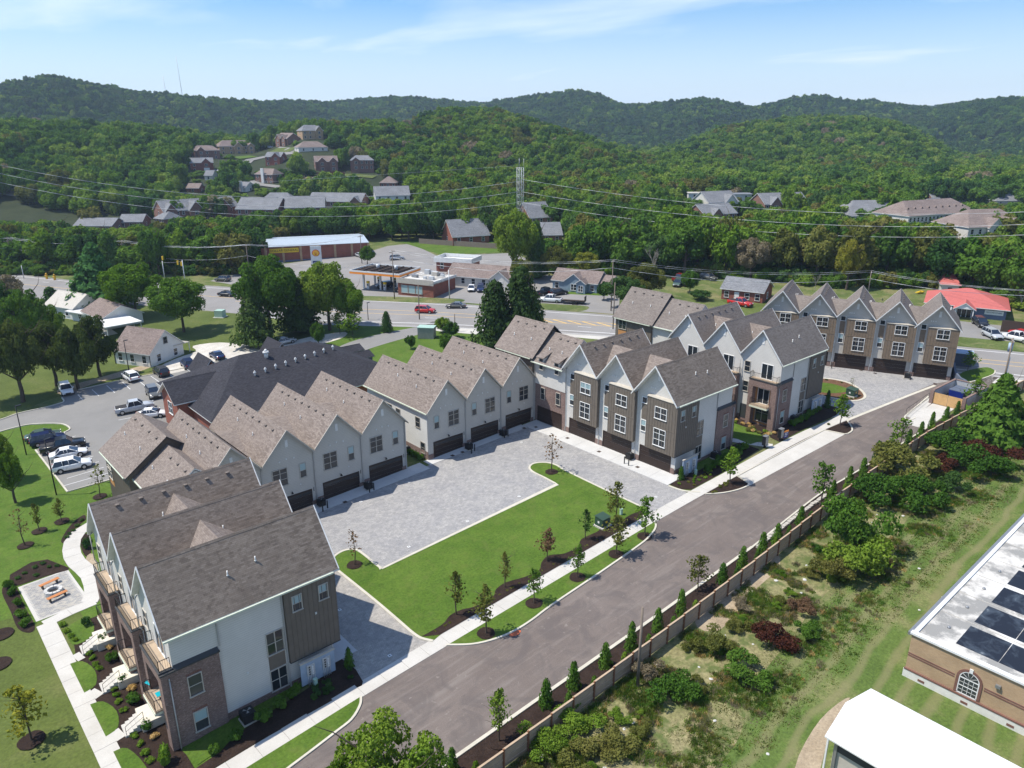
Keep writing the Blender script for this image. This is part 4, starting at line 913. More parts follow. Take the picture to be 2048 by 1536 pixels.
# ------------------------------------------------------------------ corner units with level ridges along y
def corner_unit(name, x, zf, label, low, tall, ex, roof='shingle_light', brick=True, lex=4.3):
    """low = (y0, y1, eave, ridge); tall = (y0, y1, eave, ridge); x is the ridge line, ex the half width"""
    B = Bld(name, (x, 0, zf), 0, 1, label, 'townhouse')
    for (ya, yb, ev, rg), kind in ((low, 'low'), (tall, 'tall')):
        e = ex if kind == 'tall' else lex
        if kind == 'low' and brick:
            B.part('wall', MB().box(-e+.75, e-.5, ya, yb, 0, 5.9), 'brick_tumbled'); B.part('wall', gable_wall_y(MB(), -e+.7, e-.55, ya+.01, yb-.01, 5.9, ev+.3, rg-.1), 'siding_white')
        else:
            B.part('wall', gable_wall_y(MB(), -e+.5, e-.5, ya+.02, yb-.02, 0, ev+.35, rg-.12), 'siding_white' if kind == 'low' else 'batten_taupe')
            if kind == 'tall':
                mb = MB(); battens(mb, 'y', ya+.02, -e+.55, e-.55, .3, ev, -1); battens(mb, 'x', -e+.5, ya+.1, yb-.1, .3, ev+.2, -1, .4)
                B.part('batten', mb, 'batten_taupe', None, True)
        mr = roof_y(MB(), -e, e, ya-(.5 if kind == 'tall' else 0), yb+(.4 if kind == 'tall' else 0), ev, rg); rf = B.part('roof', mr, (roof, 'dark_trim' if kind == 'tall' else 'trim_white'))
        s = (rg-ev)/e
        for i in range(4 if kind == 'tall' else 3): inst('roof_vent', vent_mesh(), rf, (-.7, lerp(ya+1, yb-1, i/3), rg+.16-.7*s))
        for i in range(2): inst('vent_pipe', pipe_mesh(), rf, (-2.4, lerp(ya+2, yb-2, i), rg+.16-2.4*s))
        B.box('gutter', 'gutter_pale', -e-.1, -e+.02, ya, yb, ev-.02, ev+.1, parent=rf)
        if kind == 'low' and brick:
            for yc in (ya+1.4, ya+4.6):
                # shed dormer
                mb = MB(); mb.prism([(-e-.05, yc-.75, ev+.95), (-e-.05, yc-.75, ev+1.08), (-e+2.1, yc-.75, ev+1.85), (-e+2.1, yc-.75, ev+1.7)], (0, 1.5, 0)); B.part('dormer_roof', mb, roof)
                B.part('dormer_wall', MB().prism([(-e+.3, yc-.55, ev-.3), (-e+.3, yc-.55, ev+1.0), (-e+1.9, yc-.55, ev+1.6)], (0, 1.1, 0)), 'siding_white')
                window(B, '-x', yc, -e+.3, ev+.05, .7, 1.75, 1, mt='frame_beige')
                window(B, '-x', yc, -e+.7, 4.6, .75, 1.75, 1, mt='frame_beige')
            garage(B, '-x', (ya+yb)/2-.1, -e+.75, 0, 4.95, 2.3)
            B.box('downspout', 'downspout', -e+.62, -e+.72, yb-.3, yb-.2, 0, ev)
        if kind == 'tall':
            window(B, '-x', yb-1.6, -e+.46, ev-1.0, 1.6, 1.5, 2, mt='frame_beige'); B.box('cedar_panel', 'cedar_board', -e+.46, -e+.5, yb-2.5, yb-.7, ev-4, ev-2); window(B, '-x', yb-1.6, -e+.46, 4.2, 1.6, 1.5, 2, mt='frame_beige')
    return B
corner_unit('corner_townhouse', 77.15, .35, 'brick-fronted corner townhouse with small shed dormers, beside the battened block', (71.05, 77.6, 9.3, 13.0), (77.6, 85.4, 9.7, 14.0), 4.5, lex=4.35)
corner_unit('corner_townhouse', 103.9, 1.4, 'corner townhouse with wide taupe roof and cedar panel, behind the white-sided block', (69.0, 76.3, 9.3, 13.4), (76.3, 84.2, 9.4, 14.1), 4.9, 'shingle_taupe', False, lex=4.6)
corner_unit('corner_townhouse', 23.5, -1.9, 'end townhouse with a dark-shaded gable above a lower taupe roof, beside the parked cars', (78.2, 87.2, 6.15, 9.25), (87.2, 97.2, 6.5, 10.3), 5.1, 'shingle_light', False, lex=4.2)
# ------------------------------------------------------------------ other buildings
def hip_mesh(mb, x0, x1, y0, y1, ze, zr, rx0, rx1, ry, m=0, mt=1, th=.14):
    a, b, c, d = (x0, y0, ze+th), (x1, y0, ze+th), (x1, y1, ze+th), (x0, y1, ze+th); r0, r1 = (rx0, ry, zr+th), (rx1, ry, zr+th)
    mb.face([a, b, r1, r0], m); mb.face([b, c, r1], m); mb.face([c, d, r0, r1], m); mb.face([d, a, r0], m)
    lo = [(p[0], p[1], ze) for p in (a, b, c, d)]; up = [a, b, c, d]
    for i in range(4): mb.face([lo[i], lo[(i+1) % 4], up[(i+1) % 4], up[i]], mt)
    mb.face(lo[::-1], mt); return mb
def house(name, label, pl, pr_, depth, wh, rise, wallm, roofm, hip=0, front=(), wins=4, storeys=1, side=2, ridge='x', trim='trim_white', cat='house', group=None, frame='frame_white', oh=.4, over=None, fullwin=False, h0=0., chimney=None):
    """pl, pr_: photo pixels of the foot of the front wall; front: gabled bays (centre, half width, projection, ridge rise)"""
    P0 = at(*pl); P1 = at(*pr_); u = (P1-P0).xy; L_ = u.length; rz = math.atan2(u.y, u.x)
    if over: L_ = over
    B = Bld(name, (P0.x, P0.y, min(P0.z, P1.z)+h0), rz, 1, label, cat, group)
    W_ = depth; zr = wh+rise
    if hip:
        B.part('wall', MB().box(0, L_, 0, W_, -3, wh), wallm)
        ins = min(W_/2, L_/2-.3)*hip; B.part('roof', hip_mesh(MB(), -oh, L_+oh, -oh, W_+oh, wh-.1, zr, ins, L_-ins, W_/2), (roofm, trim))
    elif ridge == 'x':
        B.part('wall', gable_wall_x(MB(), 0, L_, 0, W_, -3, wh, zr-.05), wallm); B.part('roof', roof_x(MB(), -oh, L_+oh, 0, W_, wh, zr, m=0, mt=1, ohl=oh, ohr=oh), (roofm, trim))
    else:
        B.part('wall', gable_wall_y(MB(), 0, L_, 0, W_, -3, wh, zr-.05), wallm); B.part('roof', roof_y(MB(), 0, L_, -oh, W_+oh, wh, zr, m=0, mt=1, ohl=oh, ohr=oh), (roofm, trim))
    for (c, hw, pj, rr) in front:
        B.part('gable_bay', gable_wall_y(MB(), c-hw, c+hw, -pj, W_*.5, -3, wh-.02, wh+rr), wallm)
        B.part('bay_roof', roof_y(MB(), c-hw, c+hw, -pj-.35, W_*.5, wh, wh+rr+.03, ohl=.3, ohr=.3), (roofm, trim))
        window(B, '-y', c, -pj, wh-1.4, min(1.5, hw), 1.5, 2, mt=frame)
        if storeys > 1: window(B, '-y', c, -pj, wh-4.3, min(1.5, hw), 1.5, 2, mt=frame)
    for s_ in range(storeys):
        for i in range(wins):
            x = L_*(i+.5)/wins
            if any(abs(x-c) < hw+.6 and pj > .05 for (c, hw, pj, rr) in front): continue
            window(B, '-y', x, 0, wh-1.35-2.9*s_, 1.0, 1.45, 1, mt=frame)
        for i in range(side):
            window(B, '+x', W_*(i+.5)/side, L_, wh-1.35-2.9*s_, .95, 1.4, 1, mt=frame)
            window(B, '-x', W_*(i+.5)/side, 0, wh-1.35-2.9*s_, .95, 1.4, 1, mt=frame)
    if chimney: B.box('chimney', chimney[4], chimney[0]-.6, chimney[0]+.6, chimney[1]-.5, chimney[1]+.5, -1 if chimney[3] else wh, chimney[2])
    B.L = L_; return B
# large hip-roofed brick building behind the left garage row
H = Bld('hip_roof_building', (0, 0, -1.25), 0, 1, 'large red brick building under a dark hip roof with a line of white vents', 'building')
H.part('wall', MB().box(34.6, 66, 103.2, 125.2, -1, 4.0), 'brick_red')
hr = H.part('roof', hip_mesh(MB(), 33.9, 67.2, 102.5, 126, 3.95, 9.4, 43.6, 55.8, 114.2), ('shingle_black', 'trim_white'))
H.part('wing_wall', gable_wall_x(MB(), 32.4, 40, 111.6, 118.2, -1, 5.0, 7.2), 'brick_red'); H.part('wing_roof', roof_x(MB(), 31.8, 42.5, 111.6, 118.2, 5.0, 7.3, ohl=.5, ohr=.5), ('shingle_black', 'trim_white'))
window(H, '-x', 114.9, 32.4, 3.2, 1.6, 1.9, 2); window(H, '-y', 36.5, 111.6, 3.2, .01, .01, 1)
for c in ((69.2, 121.2), (68.4, 116.4)):
    H.part('stair_wall', MB().box(c[0]-3.6, c[0]-.3, c[1]-1.6, c[1]+1.6, 0, 4.2), 'slate_wall')
    H.part('stair_roof', roof_x(MB(), c[0]-4.5, c[0]+.1, c[1]-1.8, c[1]+1.8, 4.2, 5.0), ('shingle_black', 'frame_grey'))
H.part('porch_roof', roof_y(MB(), 40.5, 44.5, 124, 130, 4.2, 6.6, ohl=.2, ohr=.2), ('shingle_black', 'trim_white')); H.part('porch_wall', gable_wall_y(MB(), 41, 44, 124, 129.6, -1, 4.2, 6.2), 'brick_red')
H.part('porch_roof', roof_y(MB(), 53, 57.5, 124, 130, 4.2, 7.1, ohl=.2, ohr=.2), ('shingle_black', 'trim_white')); H.part('porch_wall', gable_wall_y(MB(), 53.5, 57, 124, 129.6, -1, 4.2, 6.4), 'brick_red')
sl = (9.4-3.95)/11.7
for i in range(9):
    x = lerp(43.8, 58.5, i/8); y = lerp(109.3, 111.3, i/8); z = 9.54-sl*(114.2-y)
    mb = MB().tube((0, 0, -.1), (0, 0, .45), .12, n=8).tube((0, 0, .4), (0, 0, .62), .24, .2, 8).tube((0, 0, .62), (0, 0, .8), .2, .03, 8); inst('roof_ventilator', mb.mesh('roof_ventilator', M['trim_white'], uv=False), hr, (x, y, z))
mb = MB().tube((0, 0, -.1), (0, 0, .8), .3, n=10).tube((0, 0, .7), (0, 0, 1.0), .5, .45, 10).tube((0, 0, 1.0), (0, 0, 1.35), .38, .1, 10); inst('roof_ventilator', mb.mesh('roof_ventilator', M['trim_white'], uv=False), hr, (47.3, 112.6, 9.54-sl*1.6))
# houses on the left
h = house('cottage', 'cream one-and-a-half storey cottage beside the gravel drive', (232, 727), (303, 735), 8.6, 2.9, 3.5, 'siding_pale', 'shingle_brown', wins=3, side=2, oh=.35)
window(h, '+x', 4.3, h.L, 4.5, .9, 1.2, 1, mt='frame_grey')
h.part('porch_roof', MB().prism([(h.L+.1, 6.2, 2.75), (h.L+.1, 10.4, 2.5), (h.L+.1, 10.4, 2.62), (h.L+.1, 6.2, 2.9)], (-3.4, 0, 0)), 'frame_beige'); h.box('porch_post', 'trim_white', h.L-.1, h.L+.02, 10.2, 10.32, 0, 2.5); h.box('porch_post', 'trim_white', h.L-3.1, h.L-2.98, 10.2, 10.32, 0, 2.5)
for c in (0, h.L-.05): h.box('downspout', 'box_dark', c-.03, c+.06, -.1, -.01, 0, 2.9)
h = house('carport_house', 'white house with brown roof and an attached flat carport', (168, 645), (207, 662), 9, 2.8, 2.3, 'siding_pale', 'shingle_brown', wins=2, side=0, oh=.35)
h.part('carport_roof', MB().box(h.L-.2, h.L+8.2, -2.2, 5.6, 2.55, 2.75), 'trim_white')
for a, b in ((h.L+2.2, -1.9), (h.L+5.2, -1.9), (h.L+8, -1.9), (h.L+8, 5.3), (h.L+4, 5.3)): h.box('carport_post', 'trim_white', a-.08, a+.08, b-.08, b+.08, 0, 2.55)
h.part('porch_floor', MB().box(h.L, h.L+5, -1.8, 5, -.1, .12), 'concrete')
h = house('white_house', 'white gabled house half hidden by trees at the road', (96, 632), (150, 640), 8, 3.0, 2.6, 'siding_pale', 'frame_beige', wins=2, side=1)
h.part('porch_roof', MB().box(h.L-1, h.L+7, -1.5, 4, 2.4, 2.6), 'trim_white'); h.part('wing_wall', MB().box(h.L, h.L+6.5, -.5, 4, -.5, 2.4), 'siding_pale'); window(h, '-y', h.L+3, -.5, 1.4, 1.2, 1.1, 2)
h = house('store', 'long brick store with a pale metal roof and a yellow sign', (530, 528), (738, 509.5), 22, 5.2, 1.0, 'brick_red', 'metal_white_roof', wins=0, side=0, oh=.2, ridge='x')
for i in range(7): h.box('pilaster', 'brick_tan', h.L*i/6.1-.35+.5, h.L*i/6.1+.35+.5, -.12, 0, 0, 5.2)
h.box('parapet', 'brick_red', -.5, .2, -1.0, 22.5, 0, 6.6); h.box('base_band', 'siding_slate', 0, h.L, -.05, 0, 0, .9)
sg = h.box('sign_board', 'yellow', h.L*.30-8.2, h.L*.30+.8, -.2, -.121, 3.3, 4.7)
def text(s, size, mt, parent, loc, rot, ext=.01, name='lettering'):
    c = D.curves.new(name, 'FONT'); c.body = s; c.size = size; c.extrude = ext; c.align_x = 'CENTER'; c.align_y = 'CENTER'; c.materials.append(M[mt])
    t_ = D.objects.new(name, c); COL.objects.link(t_); bpy.context.view_layer.update()
    me = D.meshes.new_from_object(t_.evaluated_get(bpy.context.evaluated_depsgraph_get())); D.objects.remove(t_)
    o = D.objects.new(name, me); COL.objects.link(o); o.parent = parent; o.location = loc; o.rotation_euler = rot; o['kind'] = 'stuff'; return o
text('DOLLAR GENERAL', 1.05, 'box_dark', sg, (h.L*.30-3.7, -.22, 4.0), (PI/2, 0, 0))
# petrol station canopy
P0 = at(712, 566); cu = Vector((.41, -.91)); 
a_ = atz(700, 538, 1.8+5.2); b_ = atz(798, 545, 1.9+5.2); c_ = atz(843, 530, 2.1+5.2); d_ = atz(738, 519, 2.+5.2)
ux = (b_-a_).xy; Lc = ux.length; rzc = math.atan2(ux.y, ux.x); uy = Vector((-ux.y, ux.x)).normalized(); Wc = abs((c_-b_).xy.dot(uy))
cn = Bld('canopy', (a_.x, a_.y, zplane(a_.x, a_.y)), rzc, 1, 'petrol station canopy with an orange and white edge and open beams on top', 'canopy')
for nm, b in (('fascia', (0, Lc, -.15, 0)), ('fascia', (0, Lc, Wc, Wc+.15)), ('fascia', (-.15, 0, -.15, Wc+.15)), ('fascia', (Lc, Lc+.15, -.15, Wc+.15))):
    f_ = cn.part(nm, MB().box(b[0], b[1], b[2], b[3], 4.6, 5.5), 'orange'); cn.part('white_band', MB().box(b[0]-.01, b[1]+.01, b[2]-.01, b[3]+.01, 5.15, 5.52), 'trim_white', f_)
cn.part('deck', MB().box(0, Lc, 0, Wc, 4.65, 4.75), 'box_dark')
bm_ = MB()
for i in range(9): bm_.box(0, Lc, Wc*i/8-.1, Wc*i/8+.1, 4.9, 5.2)
for i in range(1, 6): bm_.box(Lc*i/6-.15, Lc*i/6+.15, 0, Wc, 5.0, 5.4)
o = cn.part('roof_beam', bm_, 'dark_wood', None, True)
for x in (.15, .5, .85):
    for y in (.25, .75): cn.box('column', 'trim_white', Lc*x-.22, Lc*x+.22, Wc*y-.22, Wc*y+.22, 0, 4.65)
for x in (.3, .68):
    cn.part('vent_cap', MB().tube((Lc*x, Wc*.6, 5.1), (Lc*x, Wc*.6, 6.3), .5, n=10), 'galvanised')
cn.part('forecourt', MB().box(-1, Lc+2, -1, Wc+1, -.1, .05), 'concrete')
for x in (.15, .5, .85):
    for y in (.25, .75):
        q = cn.root.matrix_world; lx, ly = Lc*x+1.3, Wc*y
        P = Vector((a_.x, a_.y))+Vector((math.cos(rzc), math.sin(rzc)))*lx+uy*ly
        p = empty('fuel_pump', (P.x, P.y, zplane(P.x, P.y)+.05), rzc, 'yellow and white fuel pump under the station canopy', 'fuel pump', 'fuel pumps under the canopy')
        MB().box(-.35, .35, -.25, .25, 0, 1.5).obj('body', M['trim_white'], p); MB().box(-.37, .37, -.27, .27, 1.5, 2.1).obj('head', M['yellow'], p); MB().box(-.2, .2, -.28, -.25, .9, 1.3).obj('screen', M['box_dark'], p)
# shop next to it
a_ = atz(795, 554, 1.7+4.4); b_ = atz(866, 561, 1.7+4.4); ux = (b_-a_).xy; Ls = ux.length; rzs = math.atan2(ux.y, ux.x)
s_ = Bld('shop', (a_.x, a_.y, 1.7), rzs, 1, 'flat-roofed brick shop with white roof and rooftop units, right of the canopy', 'shop')
s_.part('wall', MB().box(0, Ls, 0, 11, -1, 3.3), 'brick_red'); s_.part('roof', MB().box(-.2, Ls+.2, -.2, 11.2, 3.3, 3.9), 'old_membrane'); s_.box('fascia', 'frame_beige', -.25, Ls+.25, -.35, -.2, 3.0, 4.35); s_.box('fascia', 'trim_white', Ls+.2, Ls+.3, -.2, 11.2, 3.6, 4.1)
random.seed(5)
for i in range(9):
    x, y = random.uniform(2, Ls-1.5), random.uniform(2, 10); w__ = random.uniform(.4, .9); s_.box('rooftop_unit', random.choice(('galvanised', 'steel_grey', 'frame_beige')), x-w__, x+w__, y-w__*.7, y+w__*.7, 3.9, 3.9+random.uniform(.5, 1.3))
for i in range(3): window(s_, '-y', 2+i*2.2, 0, 1.5, 1.9, 1.9, 1, (1,), 'frame_beige', 'glass_blind')
h = house('brick_kiosk', 'small brick building with a broad white parapet behind the shop', (873, 543), (942, 546), 7, 3.2, .1, 'brick_red', 'white_membrane', hip=.2, wins=3, side=0, oh=.1)
h.box('parapet', 'trim_white', -.5, h.L+.5, -.6, -.35, 2.9, 4.3); h.box('parapet', 'trim_white', -.5, -.3, -.5, 7.4, 2.9, 4.3); h.box('parapet', 'trim_white', h.L+.3, h.L+.5, -.5, 7.4, 2.9, 4.3); h.box('parapet', 'trim_white', -.5, h.L+.5, 7.3, 7.5, 2.9, 4.3)
h = house('shop_row', 'low greige shop row under a long brown roof with one central gable', (896, 571), (1020, 579), 9, 3.0, 2.4, 'siding_cream', 'shingle_brown', front=((15.5, 2.6, 1.2, 2.0),), wins=6, side=1, oh=.6)
h = house('bungalow', 'light blue bungalow with brown roof and small gabled porch', (1105, 579), (1193, 587), 7.5, 2.7, 2.3, 'siding_blue', 'shingle_brown', front=((6.2, 2.6, .6, 1.9), (8.6, 1.2, 1.8, .8)), wins=5, side=1, oh=.4)
h.part('side_wing', MB().box(h.L+.1, h.L+2.8, 1, 7, -.5, 2.4), 'dark_wood'); h.part('side_wing_roof', roof_x(MB(), h.L-.2, h.L+3.6, .5, 7.2, 2.4, 4.2), ('shingle_brown', 'trim_white'))
h = house('brick_ranch', 'brick ranch house with slate-grey roof and white-framed windows', (1442, 598), (1524, 607), 8, 2.7, 2.1, 'brick_red', 'shingle_grey', wins=4, side=1, oh=.4); h.box('front_door', 'trim_white', h.L*.38-.5, h.L*.38+.5, -.08, 0, 0, 2.1)
# red-roofed building on the right
R0 = Bld('red_roof_building', (173.6, 59.5, 3.5), rad(-72), 1, 'blue-grey building with a wide red metal roof and a white sign', 'building')
R0.part('wall', MB().box(0, 14.8, 0, 13, -1, 3.1), 'siding_slate'); R0.part('roof', hip_mesh(MB(), -.6, 15.4, -.7, 13.7, 3.0, 5.7, 7, 8, 6.5), ('red_metal_roof', 'trim_white'))
R0.part('porch_roof', roof_y(MB(), 5.4, 9, -3.2, 1.5, 3.0, 4.2, ohl=.3, ohr=.3), ('red_metal_roof', 'trim_white')); R0.part('porch_gable', gable_wall_y(MB(), 5.5, 8.9, -3.0, -2.9, 3.0, 3.0, 4.1), 'trim_white')
for x in (5.6, 8.8): R0.box('porch_post', 'trim_white', x-.1, x+.1, -3.0, -2.8, -.3, 3)
for x in (6.3, 7.2, 8.1): window(R0, '-y', x, 0, 1.5, .8, 2.2, 1, (1,), glass='glass')
sb = R0.box('sign_board', 'trim_white', 10.9, 14.3, -.12, 0, 1.8, 2.7); text('FIVE STAR FITNESS', .34, 'siding_slate', sb, (12.6, -.14, 2.25), (PI/2, 0, 0))
h = house('red_roof_annex', 'small building with a red roof behind the larger red-roofed one', (1880, 590), (1915, 592), 8, 2.6, 1.8, 'siding_cream', 'red_metal_roof', hip=.6, wins=1, side=0)
# brick building with patched flat roof, lower right
T_ = Bld('flat_roof_building', (58.1, 16.5, -.4), 0, 1, 'tan brick building with an arched window and a patched black and white roof', 'building')
T_.part('wall', MB().box(0, 46, -34, 0, -1, 4.1), 'brick_tan'); T_.box('stone_base', 'stone_white', -.12, 0, -34, .1, -1, .75)
T_.box('base_ledge', 'brick_accent', -.16, 0, -34, .05, .75, .88)
for z in (2.05, 2.25): T_.box('brick_band', 'brick_accent', -.03, 0, -3.5, 0, z, z+.1); T_.box('brick_band', 'brick_accent', -.03, 0, -34, -5.6, z, z+.1)
T_.box('coping', 'trim_white', -.15, .3, -34, .1, 4.1, 4.28); T_.box('gutter', 'steel_grey', -.1, 46, .02, .3, 3.95, 4.2); T_.box('coping', 'trim_white', .3, 46, -.3, .02, 4.1, 4.24)
fr_ = T_.part('roof_membrane', MB().box(.3, 46, -34, -.3, 4.08, 4.12), 'old_membrane')
for i in range(5):
    for j in range(3): T_.part('roof_patch', MB().box(1.3+i*4.1, 4.6+i*4.1, -5.8-j*3.05, -2.8-j*3.05, 4.12, 4.135), 'black_membrane', fr_)
    T_.part('roof_seam', MB().box(5.0+i*4.1, 5.06+i*4.1, -30, -.4, 4.12, 4.15), 'frame_beige', fr_)
for i in range(4): T_.part('roof_drain', MB().tube((3+4.1*i, -1.7, 4.1), (3+4.1*i, -1.7, 4.26), .16, .1, 8), 'steel_grey', fr_)
# arched window
aw = MB(); z0_, r_ = .9, .72
def archpts(r, zc, yc, n=12): return [(yc+r*math.cos(PI*k/n), zc+r*math.sin(PI*k/n)) for k in range(n+1)]
yc, zc = -4.55, 2.35
out_ = archpts(.92, zc, yc); inn = archpts(.72, zc, yc)
for (a, b), (c, d) in zip(zip(out_, out_[1:]), zip(inn, inn[1:])): aw.prism([(0, *a), (0, *b), (0, *d), (0, *c)], (-.06, 0, 0))
aw.box(-.06, 0, yc-.92, yc-.72, .95, zc); aw.box(-.06, 0, yc+.72, yc+.92, .95, zc)
ar = T_.part('brick_arch', aw, 'brick_accent'); T_.part('keystone', MB().box(-.09, 0, yc-.12, yc+.12, zc+.7, zc+1.05), 'trim_white', ar)
fr = MB(); inn2 = archpts(.64, zc, yc)
for (a, b), (c, d) in zip(zip(inn, inn[1:]), zip(inn2, inn2[1:])): fr.prism([(0, *a), (0, *b), (0, *d), (0, *c)], (-.05, 0, 0))
fr.box(-.05, 0, yc-.72, yc-.64, .95, zc); fr.box(-.05, 0, yc+.64, yc+.72, .95, zc); fr.box(-.05, 0, yc-.72, yc+.72, .9, 1.0); fr.box(-.05, 0, yc-.64, yc+.64, zc-.03, zc+.05); fr.box(-.05, 0, yc-.64, yc+.64, 1.62, 1.68)
for k in (-.32, 0, .32): fr.box(-.035, 0, yc+k-.015, yc+k+.015, 1.0, zc)
for k in (1.3, 1.98): fr.box(-.035, 0, yc-.64, yc+.64, k-.012, k+.012)
for k in range(1, 5): a = PI*k/5; fr.tube((-.03, yc, zc+.05), (-.03, yc+.64*math.cos(a), zc+.64*math.sin(a)), .014, n=4)
w_ = T_.part('arched_window', fr, 'trim_white'); gl = MB(); gl.prism([(0, yc-.64, 1.0), (0, yc+.64, 1.0)]+[(0, a, b) for a, b in inn2], (-.02, 0, 0)); T_.part('pane', gl, 'glass_mid', w_)
T_.box('wall_light', 'steel_grey', -.2, 0, -6.6, -6.25, 2.9, 3.15)
for i in range(3): T_.box('base_vent', 'brick_accent', -.14, -.11, -1.6-i*3.2, -1.1-i*3.2, .2, .4)
# white-roofed shelter in front of it
S_ = Bld('white_roof_shed', (44.2, 16.6, zplane(46, 10)), rad(0), 1, 'long low building with a bright white sheet roof at the bottom right corner', 'shed')
rf = MB(); rf.face([(0, 0, 3.1), (3.6, .35, 3.5), (3.6, -30, 3.5), (0, -30, 3.1)][::-1]); rf.face([(3.6, .35, 3.5), (6.9, -.1, 3.15), (6.9, -30, 3.15), (3.6, -30, 3.5)][::-1]); rf.face([(0, 0, 2.98), (3.6, .35, 3.38), (3.6, .35, 3.5), (0, 0, 3.1)]); rf.face([(0, 0, 2.98), (0, 0, 3.1), (0, -30, 3.1), (0, -30, 2.98)]); rf.face([(3.6, .35, 3.38), (6.9, -.1, 3.03), (6.9, -.1, 3.15), (3.6, .35, 3.5)])
S_.part('roof', rf, 'white_membrane')
for i in range(24): S_.part('roof_seam', MB().prism([(.0, -.6-i*1.2, 3.1), (3.6, -.3-i*1.2, 3.5), (3.6, -.3-i*1.2, 3.525), (0, -.6-i*1.2, 3.125)], (0, -.03, 0)), 'white_membrane')
S_.box('wall', 'frame_beige', .5, 6.5, -30, -.5, -1, 3.0); S_.box('gutter', 'trim_white', -.12, .02, -30, 0, 2.95, 3.06); S_.box('downspout', 'trim_white', -.1, .02, -.3, -.18, 0, 2.95)
for i in range(3): S_.box('wall_panel', 'dark_trim', .42, .5, -3.3-i*4.2, -.8-i*4.2, 1.9, 2.6); S_.box('corner_post', 'steel_grey', .3, .5, -.8-i*4.2, -.6-i*4.2, -1, 3)
# hillside houses among the trees
HS = [('dark brick house with clipped roof, leftmost on the hillside', (390, 316), (434, 318), 10, 5.5, 3, 'brick_brown', 'shingle_brown', .7, ((4, 2.4, 1, 2.2),), 3, 2),
 ('red brick house with white garage door, lower left of the hillside group', (382, 340), (420, 342), 9, 5, 2.6, 'brick_red', 'shingle_grey', 0, ((9, 2.6, 1.2, 2.4),), 3, 2),
 ('wide pale stone house with several hipped roofs beside a green lawn', (440, 308), (508, 306), 11, 5, 3.8, 'brick_tan', 'shingle_brown', .8, ((13, 3, 1.4, 2.6), (22, 2.4, 1, 2)), 5, 2),
 ('tall brown brick house with two front gables high on the hillside', (552, 294), (598, 291), 10, 6, 3.4, 'brick_brown', 'shingle_brown', 0, ((6, 2.8, 1.2, 2.6), (14, 2.4, 1.2, 2.2)), 4, 2),
 ('pale stone house with steep grey roof, topmost on the hillside', (606, 280), (646, 278), 10, 6.2, 3.6, 'brick_tan', 'shingle_grey', .7, ((12, 2.6, 1, 3),), 4, 2),
 ('long low house with a broad grey-brown hip roof, centre of the hillside', (598, 306), (652, 303), 11, 3.4, 3.6, 'siding_cream', 'shingle_brown', .9, (), 3, 1),
 ('bright red brick house with grey roof and cross gable', (532, 333), (562, 328), 9, 6, 2.6, 'brick_red', 'shingle_grey', 0, ((9.5, 2.6, 1.2, 2.4),), 3, 2),
 ('brick house with a tall white chimney, lowest of the hillside group', (512, 366), (553, 369), 9, 5.4, 3, 'brick_brown', 'shingle_brown', .5, (), 4, 2),
 ('brick house with a white balcony and twin gables beside the rust wall', (632, 342), (673, 343), 9, 6, 3, 'brick_brown', 'shingle_brown', 0, ((4, 2.4, 1, 2.2), (12, 2.4, 1.2, 2.2)), 3, 2),
 ('tall three-bay brick house with red front steps', (702, 346), (745, 346), 9, 7.6, 2.6, 'brick_brown', 'shingle_grey', .7, ((3.4, 2.2, .8, 1.6),), 5, 2),
 ('brick bungalow with a rounded brown hip roof, rightmost of the hillside group', (760, 378), (791, 379), 9, 3.6, 3.2, 'brick_red', 'shingle_brown', .95, (), 3, 1),
 ('grey-roofed cottage half hidden in trees below the red house', (410, 362), (424, 363), 8, 3.4, 2.6, 'siding_cream', 'shingle_grey', 0, (), 1, 1),
 ('low rust-roofed house hidden in trees, far left of the hillside', (374, 384), (396, 386), 8, 2.6, 2.2, 'brick_red', 'shingle_brown', 0, (), 1, 1),
 ('tiny pale-roofed house high in the trees near the green knoll', (803, 244), (818, 243), 8, 3.4, 2.6, 'siding_cream', 'shingle_brown', .7, (), 2, 1),
 ('small blue-grey roof showing between trees under the chimney house', (478, 384), (494, 386), 8, 3, 2.6, 'siding_cream', 'shingle_grey', 0, (), 1, 1)]
KEEP = []   # photo rectangles (x0, y0, x1, y1, distance) that trees in front must leave open
def keep(B_, pad=3, vis=.8):
    P = B_.root.location; pr4 = []
    for x in (0, B_.L):
        for z in (0, 6): 
            c, s = math.cos(B_.root.rotation_euler.z), math.sin(B_.root.rotation_euler.z); pr4.append(W(P.x+c*x, P.y+s*x, P.z+z))
    KEEP.append((min(q[0] for q in pr4)-pad, min(q[1] for q in pr4)-pad, max(q[0] for q in pr4)+pad, lerp(min(q[1] for q in pr4), max(q[1] for q in pr4), vis)-1, math.hypot(P.x, P.y)))
for (lb, a, b, dp, wh, rs, wm_, rm, hp, fr, wn, st) in HS:
    wpx = (b[0]-a[0]); P = at(*a); sc = math.hypot(P.x, P.y)/FPX*wpx/ (sum(1 for _ in [0])*1.0)
    k = sc/ (sc if sc else 1)
    g = [(min(c, sc-hw_-.3), hw_, pj, rr) for (c, hw_, pj, rr) in fr if sc > hw_*2+2]
    B_ = house('hillside_house', lb, a, b, dp, wh, rs, wm_, rm, hp, g, wn, st, 1, over=sc); keep(B_, vis=.72)
    if 'chimney' in lb: B_.box('chimney', 'trim_white', sc*.45-.9, sc*.45+.9, -.8, 0, 0, wh+3.4)
    if 'garage' in lb: B_.box('garage_door', 'trim_white', sc*.7-1.6, sc*.7+1.6, -1.3, -1.2, -.5, 2)
